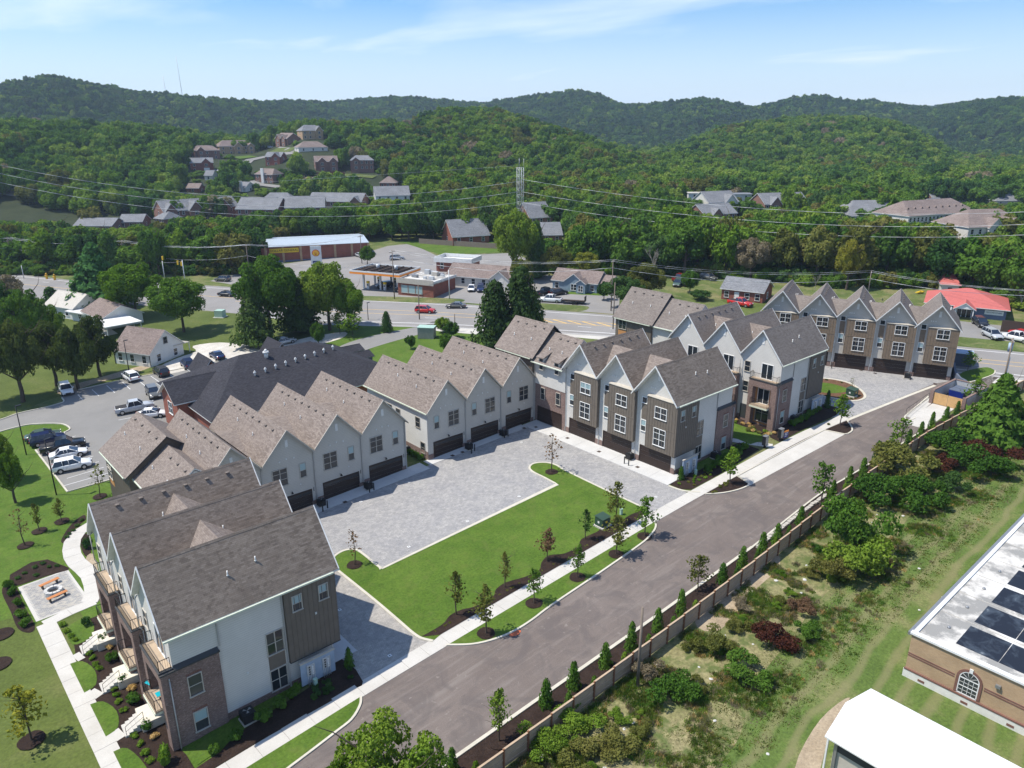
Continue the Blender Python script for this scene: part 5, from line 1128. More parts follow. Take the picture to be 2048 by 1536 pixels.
# townhouse terraces in the valley
VT = [('long dark brick terrace with many gables at the foot of the hillside', (331, 450), (486, 431), 12, 6, 4, 'brick_brown', 'shingle_grey', ((3, 2.5, 1.5, 3), (14, 3, 1.5, 3.5), (27, 3, 1.5, 3.5), (34, 2.4, 1.5, 3)), 14, 2),
 ('small wing with grey hip roof, left end of the dark brick terrace', (311, 452), (342, 455), 9, 3.4, 2.6, 'brick_brown', 'shingle_grey', (), 3, 1),
 ('wide grey-roofed terrace seen between trees, left of centre', (474, 437), (560, 436), 14, 4.4, 4.4, 'brick_brown', 'shingle_grey', ((18, 2.6, 1, 2.4),), 6, 1),
 ('second wide grey-roofed terrace, continuing towards the tall green tree', (572, 434), (648, 430), 14, 4.2, 4.4, 'brick_brown', 'shingle_grey', (), 6, 1),
 ('grey hip-roofed terrace behind the wide roofs, left of centre', (520, 420), (588, 418), 12, 4, 4, 'brick_brown', 'shingle_grey', ((9, 2.2, 1, 2),), 5, 1),
 ('low grey-roofed terrace with end gable, centre of the valley', (618, 417), (728, 413), 12, 3.8, 3.6, 'brick_brown', 'shingle_grey', ((25, 2.6, 1, 2.4),), 8, 1),
 ('white-gabled house with grey roof, right end of the left valley group', (752, 412), (820, 408), 12, 5, 4, 'siding_pale', 'shingle_grey', (), 4, 2),
 ('leftmost grey-roofed brick terrace at the picture edge', (-40, 452), (52, 447), 13, 5, 4, 'brick_brown', 'shingle_grey', ((12, 2.6, 1, 2.6),), 5, 2),
 ('grey-roofed terrace with a small gable, second from the left edge', (64, 448), (124, 446), 12, 4.8, 4, 'brick_brown', 'shingle_grey', ((8, 2.4, 1, 2.4),), 4, 2),
 ('low grey roof among shrubs, left of the dark brick terrace', (150, 466), (226, 464), 12, 3, 2.6, 'brick_brown', 'shingle_grey', (), 4, 1),
 ('small grey roof among trees beside the bare slope', (240, 458), (284, 456), 11, 3, 2.6, 'brick_brown', 'shingle_grey', (), 3, 1),
 ('brick house with long grey roof behind the wooden fence', (906, 492), (984, 484), 12, 3.2, 5.0, 'brick_red', 'shingle_grey', ((13.6, 2, 1.5, 2),), 3, 1),
 ('grey gabled roof peeping out right of the pylon', (1060, 462), (1112, 456), 12, 5, 5, 'brick_brown', 'shingle_grey', (), 3, 2),
 ('low grey roof behind the tall yellow-green tree', (1084, 494), (1124, 492), 12, 4, 3.4, 'brick_brown', 'shingle_grey', (), 2, 1),
 ('cream-gabled terrace with grey roof, left of the right valley group', (1416, 434), (1488, 430), 12, 6, 4, 'siding_cream', 'shingle_grey', ((11, 2.8, 1, 3), (18, 2.4, 1, 2.6)), 7, 2),
 ('low terrace roof directly in front of the cream-gabled one', (1408, 447), (1492, 441), 11, 3.4, 3.4, 'brick_brown', 'shingle_grey', ((6, 2.4, 1, 2.2), (16, 2.4, 1, 2.2)), 5, 1),
 ('dark brick terrace with five small gables, right of the cream one', (1528, 432), (1630, 428), 12, 5, 4, 'brick_brown', 'shingle_grey', ((5, 2.6, 1, 2.8), (13, 2.6, 1, 2.8), (21, 2.6, 1, 2.8)), 9, 2),
 ('broad stepped grey roof, centre of the right valley group', (1694, 448), (1836, 446), 18, 3, 5.2, 'siding_cream', 'shingle_grey', (), 8, 1),
 ('grey-roofed terrace at the back, upper right of the valley', (1866, 418), (1956, 410), 12, 4, 3.6, 'brick_brown', 'shingle_grey', ((20, 2.2, 1, 2.2),), 6, 1),
 ('grey roof with cream wall below the upper right terrace', (1878, 440), (1928, 432), 12, 4, 4, 'siding_cream', 'shingle_grey', (), 3, 1),
 ('long tan-roofed apartment block with a row of small roof vents', (1812, 470), (2020, 452), 15, 6.5, 4.4, 'siding_cream', 'shingle_brown', (), 18, 2),
 ('nearest tan hip-roofed apartment block at the right edge', (1930, 497), (2075, 492), 16, 6.5, 4.6, 'siding_cream', 'shingle_brown', ((9, 2.4, 1, 2.6), (15, 2.4, 1, 2.6)), 8, 2),
 ('small white flat-roofed building behind the right valley terraces', (1456, 408), (1502, 409), 10, 5, .3, 'siding_pale', 'steel_grey', (), 2, 1),
 ('white building corner showing in the trees left of the white flat roof', (1376, 406), (1400, 407), 8, 5, .3, 'siding_pale', 'frame_beige', (), 1, 1),
 ('pale grey roof at the far right edge above the tan blocks', (1990, 418), (2060, 418), 12, 4, 3.4, 'siding_cream', 'shingle_grey', (), 4, 1)]
for (lb, a, b, dp, wh, rs, wm_, rm, fr, wn, st) in VT:
    P = at(*a); sc = W(P.x, P.y, P.z)[2]/FPX*(b[0]-a[0])
    g = [(c, hw_, pj, rr) for (c, hw_, pj, rr) in fr if c+hw_ < sc]
    B_ = house('terrace', lb, a, b, dp, wh, rs, wm_, rm, .7 if 'hip' in lb or 'tan' in lb or 'broad' in lb else 0, g, wn, st, 1, cat='terrace', over=sc, frame='frame_white'); B_.L = sc; keep(B_, vis=.3 if a[0] > 1350 or (450 < a[0] < 1130) else .5)
    if 'roof vents' in lb:
        for i in range(9): B_.part('roof_dormer', roof_y(MB(), sc*(.08+i*.1)-.7, sc*(.08+i*.1)+.7, 3, 5.5, 8.2, 9), ('shingle_brown', 'box_dark'))
# ------------------------------------------------------------------ vehicles
def car_meshes(kind):
    if kind in CACHE: return CACHE[kind]
    L_, Wd, Hh, belt = dict(sedan=(4.8, 1.84, 1.45, .93), suv=(4.75, 1.92, 1.72, 1.08), pickup=(5.8, 2.0, 1.88, 1.15), van=(5.1, 2.0, 1.8, 1.0))[kind]
    h = L_/2; w_ = Wd/2
    if kind == 'sedan': st = [(-h, .78, .80), (-h+.12, .93, .90), (-h+.7, belt+.05, .97), (-1.1, belt, 1), (.9, belt, 1), (h-1.0, .84, .97), (h-.25, .70, .9), (h, .55, .78)]; cab = ((-h+.75, -.95), (.25, 1.25))
    elif kind == 'suv': st = [(-h, .95, .86), (-h+.1, belt, .93), (-1, belt, 1), (.95, belt, 1), (h-1.0, 1.0, .97), (h-.2, .86, .9), (h, .62, .8)]; cab = ((-h+.08, -h+.45), (.35, 1.15))
    elif kind == 'van': st = [(-h, .9, .88), (-h+.1, belt, .95), (1.2, belt, 1), (h-.8, .95, .96), (h-.15, .8, .9), (h, .6, .8)]; cab = ((-h+.05, -h+.3), (.8, 1.75))
    else: st = [(-h, 1.08, .94), (-h+.05, belt, .97), (-1, belt, 1), (1.3, belt, 1), (h-.9, 1.1, .97), (h-.12, .98, .92), (h, .7, .86)]; cab = ((-1.0, -.75), (.65, 1.35))
    mb = MB(); rings = []
    for x, zb, k in st:
        ww = w_*k; z0 = .30 if abs(x) < h-.15 else .36
        r = [(x, -ww*.93, z0), (x, -ww, .5), (x, -ww, zb-.13), (x, -ww*.93, zb-.02), (x, -ww*.6, zb+.015), (x, ww*.6, zb+.015), (x, ww*.93, zb-.02), (x, ww, zb-.13), (x, ww, .5), (x, ww*.93, z0)]
        i = len(mb.v); mb.v += r; rings.append(range(i, i+10))
    for a, b in zip(rings, rings[1:]):
        for k in range(10):
            mb.f.append((a[k], a[(k+1) % 10], b[(k+1) % 10], b[k])); mb.m.append(0); mb.smooth.append(k != 9)
    for r in (rings[0], rings[-1]): mb.f.append(tuple(r)); mb.m.append(0); mb.smooth.append(False)
    if kind == 'pickup':
        mb.box(-h+.12, -1.1, -w_+.14, w_-.14, belt-.01, belt+.03, 1)
    (xb0, xt0), (xt1, xb1) = cab; cw, tw = w_*.93, w_*.74
    mb.box(xt0, xt1, -tw, tw, Hh-.05, Hh)        # roof skin
    for sx, sy in ((xt0, xb0), (xt1, xb1)):
        for s_ in (-1, 1): mb.tube((sy, s_*cw, belt-.03), (sx, s_*tw, Hh-.03), .05, .045, 5)
    for xm in ((lerp(xt0, xt1, .5),) if kind == 'pickup' else (lerp(xt0, xt1, .38), lerp(xt0, xt1, .72))):
        for s_ in (-1, 1): mb.tube((xm+.05, s_*cw, belt-.03), (xm, s_*tw, Hh-.03), .035, n=4)
    mb.box(-h-.03, -h+.12, -w_*.82, w_*.82, .34, .52, 1); mb.box(h-.12, h+.03, -w_*.8, w_*.8, .32, .5, 1); mb.box(h-.06, h+.02, -w_*.42, w_*.42, .5, .68, 1)
    for s_ in (-1, 1):
        mb.box(xb1-.25, xb1-.05, s_*w_, s_*(w_+.17), belt, belt+.14)
        for xw in (-h+.95, h-.95): mb.tube((xw, s_*(w_-.02), .36), (xw, s_*(w_+.006), .36), .40, n=14, m=1)
    body = mb.mesh('body', [M['car_white'], M['box_dark']], uv=False)
    g = MB(); e = .012
    B0, B1 = [(xb0, -cw, belt-.02), (xb0, cw, belt-.02)], [(xb1, -cw, belt-.02), (xb1, cw, belt-.02)]; T0, T1 = [(xt0, -tw, Hh-.04), (xt0, tw, Hh-.04)], [(xt1, -tw, Hh-.04), (xt1, tw, Hh-.04)]
    g.face([B1[0], B1[1], T1[1], T1[0]]); g.face([B0[1], B0[0], T0[0], T0[1]]); g.face([B0[0], B1[0], T1[0], T0[0]]); g.face([B1[1], B0[1], T0[1], T1[1]])
    glass = g.mesh('glass', M['car_glass'], uv=False)
    R_ = .34 if kind != 'pickup' else .39
    t = MB().tube((0, -.11, 0), (0, .11, 0), R_, n=18); ty = t.mesh('wheel', M['tyre'], uv=False)
    t = MB().tube((0, -.125, 0), (0, .125, 0), R_*.62, n=10); rm = t.mesh('rim', M['rim'], uv=False)
    t = MB().box(0, .1, -.2, .2, -.07, .07); hl = t.mesh('headlight', M['lamp_clear'], uv=False); t = MB().box(-.1, 0, -.12, .12, -.12, .12); tl = t.mesh('taillight', M['lamp_red'], uv=False)
    CACHE[kind] = (body, glass, ty, rm, hl, tl, h, w_, R_, belt); return CACHE[kind]
def car(kind, color, rear, front, label, cat=None, group='parked and moving cars', scale=1):
    a = at(*rear); b = at(*front); c = (a+b)/2; d = (b-a).xy; rz = math.atan2(d.y, d.x)
    body, glass, ty, rm, hl, tl, h, w_, R_, belt = car_meshes(kind)
    e = empty('parked_car' if 'driving' not in label else 'moving_car', (c.x, c.y, zplane(c.x, c.y) if c.length < 395 else c.z), rz, label, cat or {'sedan': 'car', 'suv': 'car', 'pickup': 'pickup truck', 'van': 'van'}[kind], group)
    if c.length < 395: e.location.z += .03; e.rotation_euler = (0, -math.atan(SLOPE*math.cos(rz)), rz)
    o = inst('body', body, e, (0, 0, 0)); o.material_slots[0].link = 'OBJECT'; o.material_slots[0].material = M['car_'+color]
    inst('glass', glass, e, (0, 0, 0))
    for sx in (-1, 1):
        for s_ in (-1, 1):
            wv = inst('wheel', ty, e, (sx*(h-.95), s_*(w_-.1), R_)); inst('rim', rm, wv, (0, 0, 0))
    for s_ in (-1, 1):
        inst('headlight', hl, e, (h-.09, s_*(w_-.34), .66 if kind != 'pickup' else .88)); inst('taillight', tl, e, (-h+.06, s_*(w_-.26), belt-.2))
    return e
z2p = lambda a, b: (a/5.486, 720+b/5.486)
z1p = lambda a, b: (300+a/4.267, 660+b/4.267)
for k, c, r, f, lb in [
 ('suv', 'white', z2p(620, 1235), z2p(985, 1160), 'white wagon nearest the camera in the left car park'),
 ('sedan', 'white', z2p(570, 1105), z2p(950, 1025), 'white sedan beside the nearest white wagon'),
 ('pickup', 'black', z2p(470, 1030), z2p(930, 935), 'black pickup with an open bed between the white sedan and the navy car'),
 ('suv', 'navy', z2p(365, 950), z2p(700, 870), 'navy SUV beside the black pickup'),
 ('sedan', 'green', z2p(290, 905), z2p(670, 825), 'grey-green sedan at the kerb island, beyond the navy SUV'),
 ('suv', 'white', z2p(700, 310), z2p(765, 415), 'white SUV facing the camera under the trees'),
 ('suv', 'white', z2p(1490, 250), z2p(1385, 185), 'white SUV with black rear glass under the lamp post'),
 ('suv', 'black', z2p(1820, 195), z2p(1725, 130), 'black SUV parked in the back row near the cottage'),
 ('suv', 'navy', z1p(350, 340), z1p(300, 292), 'dark plum SUV at the end of the back row'),
 ('sedan', 'navy', z1p(600, 255), z1p(550, 225), 'blue car half hidden behind the dark hip roof'),
 ('suv', 'grey', z2p(1650, 345), z2p(1725, 450), 'grey SUV parked beside the brick wing'),
 ('pickup', 'silver', z2p(1280, 600), z2p(1690, 520), 'white-silver pickup with a bike rack, beside the brick wing'),
 ('sedan', 'white', z2p(1530, 640), z2p(1810, 610), 'white sedan tucked behind the first greige roof'),
 ('sedan', 'grey', (536, 697), (552, 692), 'dark car behind the ridge of the hip roof'),
 ('sedan', 'silver', (560, 690), (578, 686), 'pale car behind the ridge of the hip roof'),
 ('suv', 'red', (838, 625), (864, 626), 'red SUV driving along the highway'),
 ('sedan', 'grey', (927, 616), (897, 616), 'grey sedan driving along the highway'),
 ('suv', 'grey', (457, 563), (435, 562), 'grey SUV driving out of the junction on the left'),
 ('sedan', 'black', (444, 592), (464, 593), 'black sedan driving past the tall trees'),
 ('suv', 'black', (779, 574), (758, 577), 'black SUV at the fuel pumps'),
 ('pickup', 'black', (825, 581), (796, 583), 'black pickup in front of the brick shop'),
 ('sedan', 'navy', (850, 583), (824, 584), 'navy sedan in front of the brick shop, right of the pickup'),
 ('sedan', 'silver', (714, 512), (727, 516), 'silver car beside the long brick store'),
 ('suv', 'silver', (786, 520), (802, 519), 'pale SUV behind the station canopy'),
 ('sedan', 'white', (944, 577), (942, 585), 'white sedan in front of the greige shops'),
 ('suv', 'navy', (962, 578), (961, 586), 'dark blue SUV in front of the gabled shop entrance'),
 ('suv', 'black', (1107, 591), (1128, 588), 'black SUV parked by the light blue bungalow'),
 ('pickup', 'white', (1118, 605), (1083, 603), 'white pickup towing a low trailer'),
 ('pickup', 'black', (1080, 592), (1102, 586), 'black truck loaded with gear, left of the bungalow'),
 ('van', 'white', (1200, 540), (1218, 539), 'white van behind the bungalow'),
 ('suv', 'green', (1359, 567), (1351, 576), 'olive off-roader on the drive behind the corner townhouse'),
 ('pickup', 'black', (1374, 563), (1374, 576), 'black pickup on the drive beside the olive off-roader'),
 ('pickup', 'darkred', (1352, 564), (1368, 558), 'dark red pickup at the tree line'),
 ('suv', 'grey', (1409, 558), (1425, 561), 'grey SUV on the grass at the tree line'),
 ('pickup', 'red', (1466, 609), (1494, 614), 'red pickup in front of the brick ranch house'),
 ('suv', 'black', (1953, 647), (1967, 656), 'black SUV with lights facing out, in front of the red-roofed building'),
 ('suv', 'silver', (1974, 671), (1993, 680), 'silver SUV between the red-roofed building and the highway'),
 ('pickup', 'white', (2046, 685), (2014, 678), 'white pickup at the right edge beside the highway'),
 ('sedan', 'red', (2034, 672), (2054, 677), 'red car cut by the right edge of the picture'),
 ('sedan', 'white', (432, 343), (442, 344), 'white car on a hillside driveway below the red house'),
 ('van', 'white', (536, 297), (546, 295), 'white van on the hilltop driveway')]: car(k, c, r, f, lb)
# trailer
a = at(1124, 606); b = at(1168, 608); d = (b-a).xy; tr = empty('flatbed_trailer', (*((a+b)/2).xy, (a.z+b.z)/2), math.atan2(d.y, d.x), 'low black flatbed trailer behind the white pickup', 'trailer')
MB().box(-2.6, 3, -1.1, 1.1, .6, .7).obj('bed', M['dark_wood'], tr); MB().box(-2.6, 3, -1.12, -1.05, .7, 1.0).obj('side_rail', M['box_dark'], tr); MB().box(2.95, 3.05, -1, -.2, .7, 2.0).obj('ramp', M['box_dark'], tr); MB().box(2.95, 3.05, .2, 1, .7, 2.0).obj('ramp', M['box_dark'], tr); MB().tube((-2.6, 0, .6), (-4, 0, .5), .06).obj('drawbar', M['box_dark'], tr)
for x in (.2, 1.0):
    for y in (-1.2, 1.2): inst('wheel', car_meshes('sedan')[2], tr, (x, y, .34))
# ------------------------------------------------------------------ fence
FP = [Vector(p) for p in ((20.5, 32.1), (35, 32.2), (50, 32.4), (63, 32.7), (80, 33.3), (95, 33.3), (105, 33.1), (113, 32.5), (123, 31.7), (133, 30.7), (158, 28.5))]
FN = empty('wooden_fence', (FP[0].x, FP[0].y, zplane(*FP[0])), 0, 'long weathered board fence with brown posts between the lane and the rough grass', 'fence')
FO = Vector(FN.location); S_ = [0]
for a, b in zip(FP, FP[1:]): S_.append(S_[-1]+(b-a).length)
def fpt(s):
    for i in range(len(FP)-1):
        if s <= S_[i+1] or i == len(FP)-2: return FP[i].lerp(FP[i+1], (s-S_[i])/(S_[i+1]-S_[i]))
random.seed(11); pm = []
for v in range(3):
    mb = MB(); n = 17
    for i in range(n):
        x = 2.4*i/n; mb.box(x+.006, x+2.4/n-.006, -.012+random.uniform(-.003, .003), .012, .05, 1.72+random.uniform(-.015, .015))
    pm.append(mb.mesh('pickets', M['fence_wood'], uv=False))
post_m = MB().box(-.06, .06, -.14, -.02, -.3, 1.85).mesh('post', M['fence_post'], uv=False); rail_m = MB().box(.04, 2.36, -.06, -.012, -.045, .045).mesh('rail', M['fence_wood'], uv=False); cap_m = MB().box(-.01, 2.41, -.11, .05, 0, .04).mesh('cap_rail', M['fence_wood'], uv=False)
N_ = int(S_[-1]/2.42)
for i in range(N_):
    a = fpt(i*2.42); b = fpt((i+1)*2.42); rz = math.atan2(b.y-a.y, b.x-a.x); z = zplane(*((a+b)/2)); L0 = Vector((a.x, a.y, z))-FO
    q = inst('pickets', pm[i % 3], FN, L0, rz); q['kind'] = 'stuff'
    for zz in (.35, .95, 1.5): inst('rail', rail_m, FN, L0+Vector((0, 0, zz)), rz)
    inst('cap_rail', cap_m, FN, L0+Vector((0, 0, 1.76)), rz); inst('post', post_m, FN, L0, rz)
# ------------------------------------------------------------------ yard equipment
ORD = 'first second third fourth fifth sixth seventh eighth ninth tenth eleventh twelfth thirteenth fourteenth fifteenth sixteenth seventeenth eighteenth nineteenth twentieth'.split()
ORD += ['twenty-'+q for q in ORD[:9]]
def onground(p, h=0): P = at(*p); return (P.x, P.y, zplane(P.x, P.y)+h)
def ac_unit(p, label, rz=0, base=True, s=.42, z=.07):
    e = empty('air_conditioner', onground(p, z), rz, label, 'air conditioner', 'outdoor air conditioning units')
    MB().box(-s, s, -s, s, .08, .85).obj('casing', M['ac_black'], e); MB().box(-s-.08, s+.08, -s-.08, s+.08, -.05, .08).obj('pad', M['concrete_block'], e)
    g = MB(); g.tube((0, 0, .85), (0, 0, .9), s*.85, n=16); g.obj('fan_cowl', M['ac_black'], e); gg = MB()
    for k in range(3): gg.box(-s*.7, s*.7, -.03, .03, .905, .92)
    f_ = MB()
    for k in range(3):
        a = 2*PI*k/3; f_.face([(0, 0, .93), (s*.7*math.cos(a), s*.7*math.sin(a), .92), (s*.7*math.cos(a+.7), s*.7*math.sin(a+.7), .95)])
    f_.obj('fan_blades', M['steel_grey'], e); l = MB()
    for k in range(7): l.box(-s-.01, -s, -s*.9, s*.9, .16+k*.09, .2+k*.09); l.box(-s*.9, s*.9, -s-.01, -s, .16+k*.09, .2+k*.09)
    q = l.obj('louvres', M['box_dark'], e); q['kind'] = 'stuff'; return e
def bollard(p, label): 
    o = MB().tube((0, 0, -.05), (0, 0, 1.0), .075, n=10).tube((0, 0, 1.0), (0, 0, 1.05), .075, .02, 10).obj('bollard', M['black_metal']); o.location = onground(p, .06); tag(o, label, 'bollard', 'black bollards guarding the air conditioners')
for p, bs, lb in (((1259, 919), ((1248.5, 928), (1257, 932)), 'before the battened block'), ((643, 1012), ((646, 1023), (655.5, 1017)), 'at the second door of the near greige row'), ((737, 978), ((739.5, 985), (748, 981)), 'at the last door of the near greige row'),
                  ((938, 899), ((943, 907), (949.5, 902.5)), 'at the first door of the far greige row'), ((1006.6, 872), ((1009, 876), (1016, 873)), 'at the last door of the far greige row'), ((1660, 731), ((1663, 737),), 'at the far battened row, left'), ((1813.5, 757), ((1820, 760),), 'at the far battened row, right')):
    ac_unit(p, 'black air conditioner '+lb, rad(20) if p[0] > 1600 else 0)
    for i, q in enumerate(bs): bollard(q, ('left' if i == 0 else 'right')+' black bollard '+lb)
ac_unit((497, 1441), 'large dark air conditioner on the grass beside the nearest block', 0, s=.5); ac_unit((1431, 917), 'dark air conditioner at the brick end of the battened block', 0, s=.5); ac_unit((1588, 843), 'dark air conditioner at the brick corner of the white-sided block', 0, s=.5); ac_unit((813, 905), 'dark air conditioner in the gap between the greige rows', 0)
def meter_bank(x, y, rz, label, w_=3.1, h_=2.3):
    e = empty('meter_board', (x, y, zplane(x, y)), rz, label, 'meter board', 'electric meter boards'); MB().box(-w_/2, w_/2, -.06, .06, .15, h_).obj('board', M['panel_gloss'], e); MB().box(-w_/2-.05, w_/2+.05, -.12, .1, h_, h_+.14).obj('rain_cap', M['frame_beige'], e)
    for sx in (-w_*.22, w_*.24):
        MB().box(sx-.36, sx+.36, -.16, -.06, .95, 2.0).obj('cabinet', M['galvanised'], e)
        for i in range(4): MB().tube((sx+.12, -.16, 1.1+i*.23), (sx+.12, -.28, 1.1+i*.23), .085, n=10).obj('meter', M['lamp_clear'], e); MB().box(sx-.2, sx-.08, -.19, -.16, 1.04+i*.23, 1.16+i*.23).obj('breaker', M['box_dark'], e)
        for i in range(5): MB().tube((sx-.3+i*.15, -.12, 0), (sx-.3+i*.15, -.12, .95), .035, n=6).obj('conduit', M['galvanised'], e)
meter_bank(22.4, 49.75, 0, 'blue-grey electric meter board at the corner of the nearest block'); meter_bank(75.3, 50.3, 0, 'blue-grey electric meter board at the battened block'); meter_bank(105.6, 49.0, 0, 'blue-grey electric meter board at the white-sided block')
for p, lb in (((632, 1373), 'small pale green utility box below the nearest meter board'), ((1391, 951), 'small pale green utility box beside the battened block'), ((1242, 1030), 'pale green pedestal on the courtyard lawn near the trees'), ((1636, 815), 'small pale green utility box beside the white-sided block')):
    o = MB().box(-.14, .14, -.12, .12, -.05, .75).box(-.17, .17, -.15, .15, .75, .82).obj('utility_pedestal', M['pale_green']); o.location = onground(p); tag(o, lb, 'utility box')
for p, s, lb in (((1205, 1052), .8, 'dark green transformer box at the corner of the courtyard lawn'), ((1703, 792), .9, 'green transformer box on the round island')):
    e = empty('transformer', onground(p), 0, lb, 'transformer'); MB().box(-s, s, -s*.9, s*.9, -.05, .22).obj('pad', M['concrete'], e); MB().box(-s*.85, s*.85, -s*.7, s*.75, .22, 1.15).obj('cabinet', M['green_metal'], e); MB().prism([(-s*.9, -s*.78, 1.15), (s*.9, -s*.78, 1.15), (s*.9, s*.8, 1.3), (-s*.9, s*.8, 1.3)], (0, 0, .06)).obj('lid', M['green_metal'], e); MB().box(-s*.86, -s*.85, -.1, .15, .6, .85).obj('sticker', M['trim_white'], e); MB().box(-.1, .15, -s*.71, -s*.7, .6, .85).obj('sticker', M['yellow'], e)
e = empty('utility_cabinet', onground((854, 675)), rad(-50), 'tall grey-green utility cabinet on the grass beside the access drive', 'utility cabinet')
MB().box(-1.7, 1.7, -1.1, 1.1, 0, 2.3).obj('cabinet', M['steel_grey'], e); MB().box(-1.8, 1.8, -1.2, 1.2, 2.3, 2.42).obj('roof', M['pale_green'], e)
e = empty('utility_cabinet', onground((441, 634)), rad(-50), 'pale teal utility cabinet on the grass near the highway junction', 'utility cabinet'); MB().box(-1.0, 1.0, -.9, .9, 0, 1.7).obj('cabinet', M['pale_green'], e); MB().box(-1.3, 1.3, -1.2, 1.2, -.05, .1).obj('pad', M['concrete'], e)
for p in ((795, 1340), (1114, 1000), (1138, 969), (1333, 995), (728, 1293), (1310, 994), (1088, 880)):
    pass
for i, p in enumerate(((817.6, 1094.3), (935, 1043), (1038, 993.5), (679.5, 1220.5), (779.5, 1312), (1311.8, 994.5), (1043, 885), (722, 1004), (818, 965))):
    o = MB().box(-.16, .16, -.16, .16, 0, .012).obj('cleanout_cover', M['trim_white']); MB().tube((0, 0, .01), (0, 0, .02), .07, n=8).obj('cap', M['box_dark'], o); o.location = onground(p, .045); tag(o, 'white cleanout cover '+('on the court beside the lawn kerb, left', 'on the court beside the lawn kerb, middle', 'on the court beside the lawn kerb, right', 'in the shaded lane, near end of the lawn kerb', 'in the shaded lane beside the sidewalk', 'on the court near the battened block', 'on the court before the far greige row', 'on the court before the near greige row', 'on the court between the greige rows')[i], 'drain cover', 'white cleanout covers in the paving')
for i, p in enumerate(((1135, 877), (1198, 904), (1275, 935), (1072, 855), (1048, 857), (905, 912), (925, 905), (1722, 741), (1750, 747), (1870, 768), (690, 1005))):
    o = MB().box(-.25, .25, -.25, .25, 0, .012).obj('drain_grate', M['dark_wood']); o.location = onground(p, .075); tag(o, 'small square drain grate in a driveway, '+ORD[i]+' from the battened block corner', 'drain grate', 'drain grates in the concrete driveways')
# mailboxes, signs
for p, lb in (((1529, 896), 'left black mailbox cabinet beside the sidewalk'), ((1560, 881), 'right black mailbox cabinet beside the sidewalk')):
    e = empty('mailbox_cabinet', onground(p, .03), rad(0), lb, 'mailbox'); MB().box(-.38, .38, -.25, .25, .45, 1.75).obj('cabinet', M['ac_black'], e); MB().box(-.12, .12, -.12, .12, 0, .45).obj('pedestal', M['ac_black'], e); MB().box(-.42, .42, -.29, .29, 1.75, 1.8).obj('cap', M['steel_grey'], e)
    for i in range(2):
        for j in range(7): MB().box(-.34+i*.35, -.02+i*.35, -.262, -.25, .5+j*.17, .64+j*.17).obj('door', M['steel_grey'], e)
e = empty('yard_sign', onground((1571, 879)), rad(-10), 'small navy yard sign with an orange top beside the mailboxes', 'sign'); MB().box(-.45, .45, -.02, .02, .25, 1.15).obj('board', M['navy_paint'], e); MB().box(-.45, .45, -.025, .025, 1.15, 1.38).obj('header', M['orange'], e)
for i in range(3): MB().box(-.3, .3-.1*i, -.03, -.02, .95-i*.22, 1.03-i*.22).obj('print_line', M['trim_white'], e)
for s_ in (-.4, .4): MB().tube((s_, 0, -.05), (s_, 0, .25), .015, n=4).obj('stake', M['steel_grey'], e)
e = empty('parking_sign', onground((206, 965)), rad(20), 'small brown sign on a post at the edge of the parking lot', 'sign'); MB().tube((0, 0, 0), (0, 0, 1.6), .035, n=6).obj('post', M['dark_wood'], e); MB().box(-.2, .2, -.05, -.02, 1.2, 1.75).obj('board', M['dark_wood'], e)
# dumpster enclosure
E_ = empty('dumpster_enclosure', (121, 33.9, zplane(121, 36)), rad(-2), 'walled dumpster enclosure with cedar gates beside the fence', 'enclosure')
for b in ((0, 8.6, 4.4, 4.65), (0, 8.6, -.35, -.1), (8.35, 8.6, -.1, 4.4)): MB().box(*b, -.3, 2.0).obj('block_wall', M['galvanised'], E_); MB().box(b[0]-.05, b[1]+.05, b[2]-.05, b[3]+.05, 2.0, 2.1).obj('wall_cap', M['brick_tumbled'], E_)
MB().box(-.3, 0.1, 4.2, 4.7, -.3, 2.1).obj('brick_pier', M['brick_tumbled'], E_); MB().box(-.3, .1, -.4, .1, -.3, 2.1).obj('brick_pier', M['brick_tumbled'], E_)
for g0, g1 in ((.12, 2.13), (2.17, 4.18)):
    gt = MB().box(-.1, -.04, g0, g1, .25, .35).obj('gate_frame', M['dark_trim'], E_)
    for i in range(11): MB().box(-.14, -.1, g0+(g1-g0)*i/11+.008, g0+(g1-g0)*(i+1)/11-.008, .1, 1.85).obj('gate_board', M['cedar_gate'], gt)
o = empty('dumpster', (124.6, 35.2, zplane(124, 36)), rad(-4), 'navy blue dumpster inside the walled enclosure', 'dumpster'); MB().prism([(0, 0, .2), (0, 1.9, .2), (0, 2.1, 1.5), (0, -.1, 1.5)], (3.2, 0, 0)).obj('bin', M['navy_paint'], o)
for i in range(2): MB().box(.05+i*1.6, 1.55+i*1.6, -.15, 2.15, 1.5, 1.58).obj('lid', M['slate_wall'], o)
apron('dumpster_pad', 110.2, 120.9, 34.9, 38.0, [110.2, 113.8, 117.4, 120.9], 'x', 'concrete'); slabs('sidewalk', [(113, 38.2), (118, 38.55), (123, 38.9)], 1.1, 1.6)
kerb(smooth([(123.5, 39.6), (118, 39.2), (113.2, 38.9), (111.9, 38.3), (112.2, 37.7), (113.4, 37.6)], 3), .22, .12)
RB = Bld('ramp_railing', (112.8, 38.75, zplane(112.8, 0)), rad(3), 1, 'dark metal railing along the ramp beside the dumpster enclosure', 'railing'); railing(RB, [(0, 0), (10, 0)], .35, 1.0, name='rail', step=1.4)
sw = MB()
for p, q in (((1905, 741), (1908, 760)), ((1908, 760), (1917, 772)), ((1917, 772), (1930, 779))):
    a, b = at(*p), at(*q); strip([a.xy, b.xy], .3, 1.5, 0, sw)
o = sw.obj('retaining_wall', M['slate_wall']); tag(o, 'curved blue-grey retaining wall at the right end of the far row', 'wall')
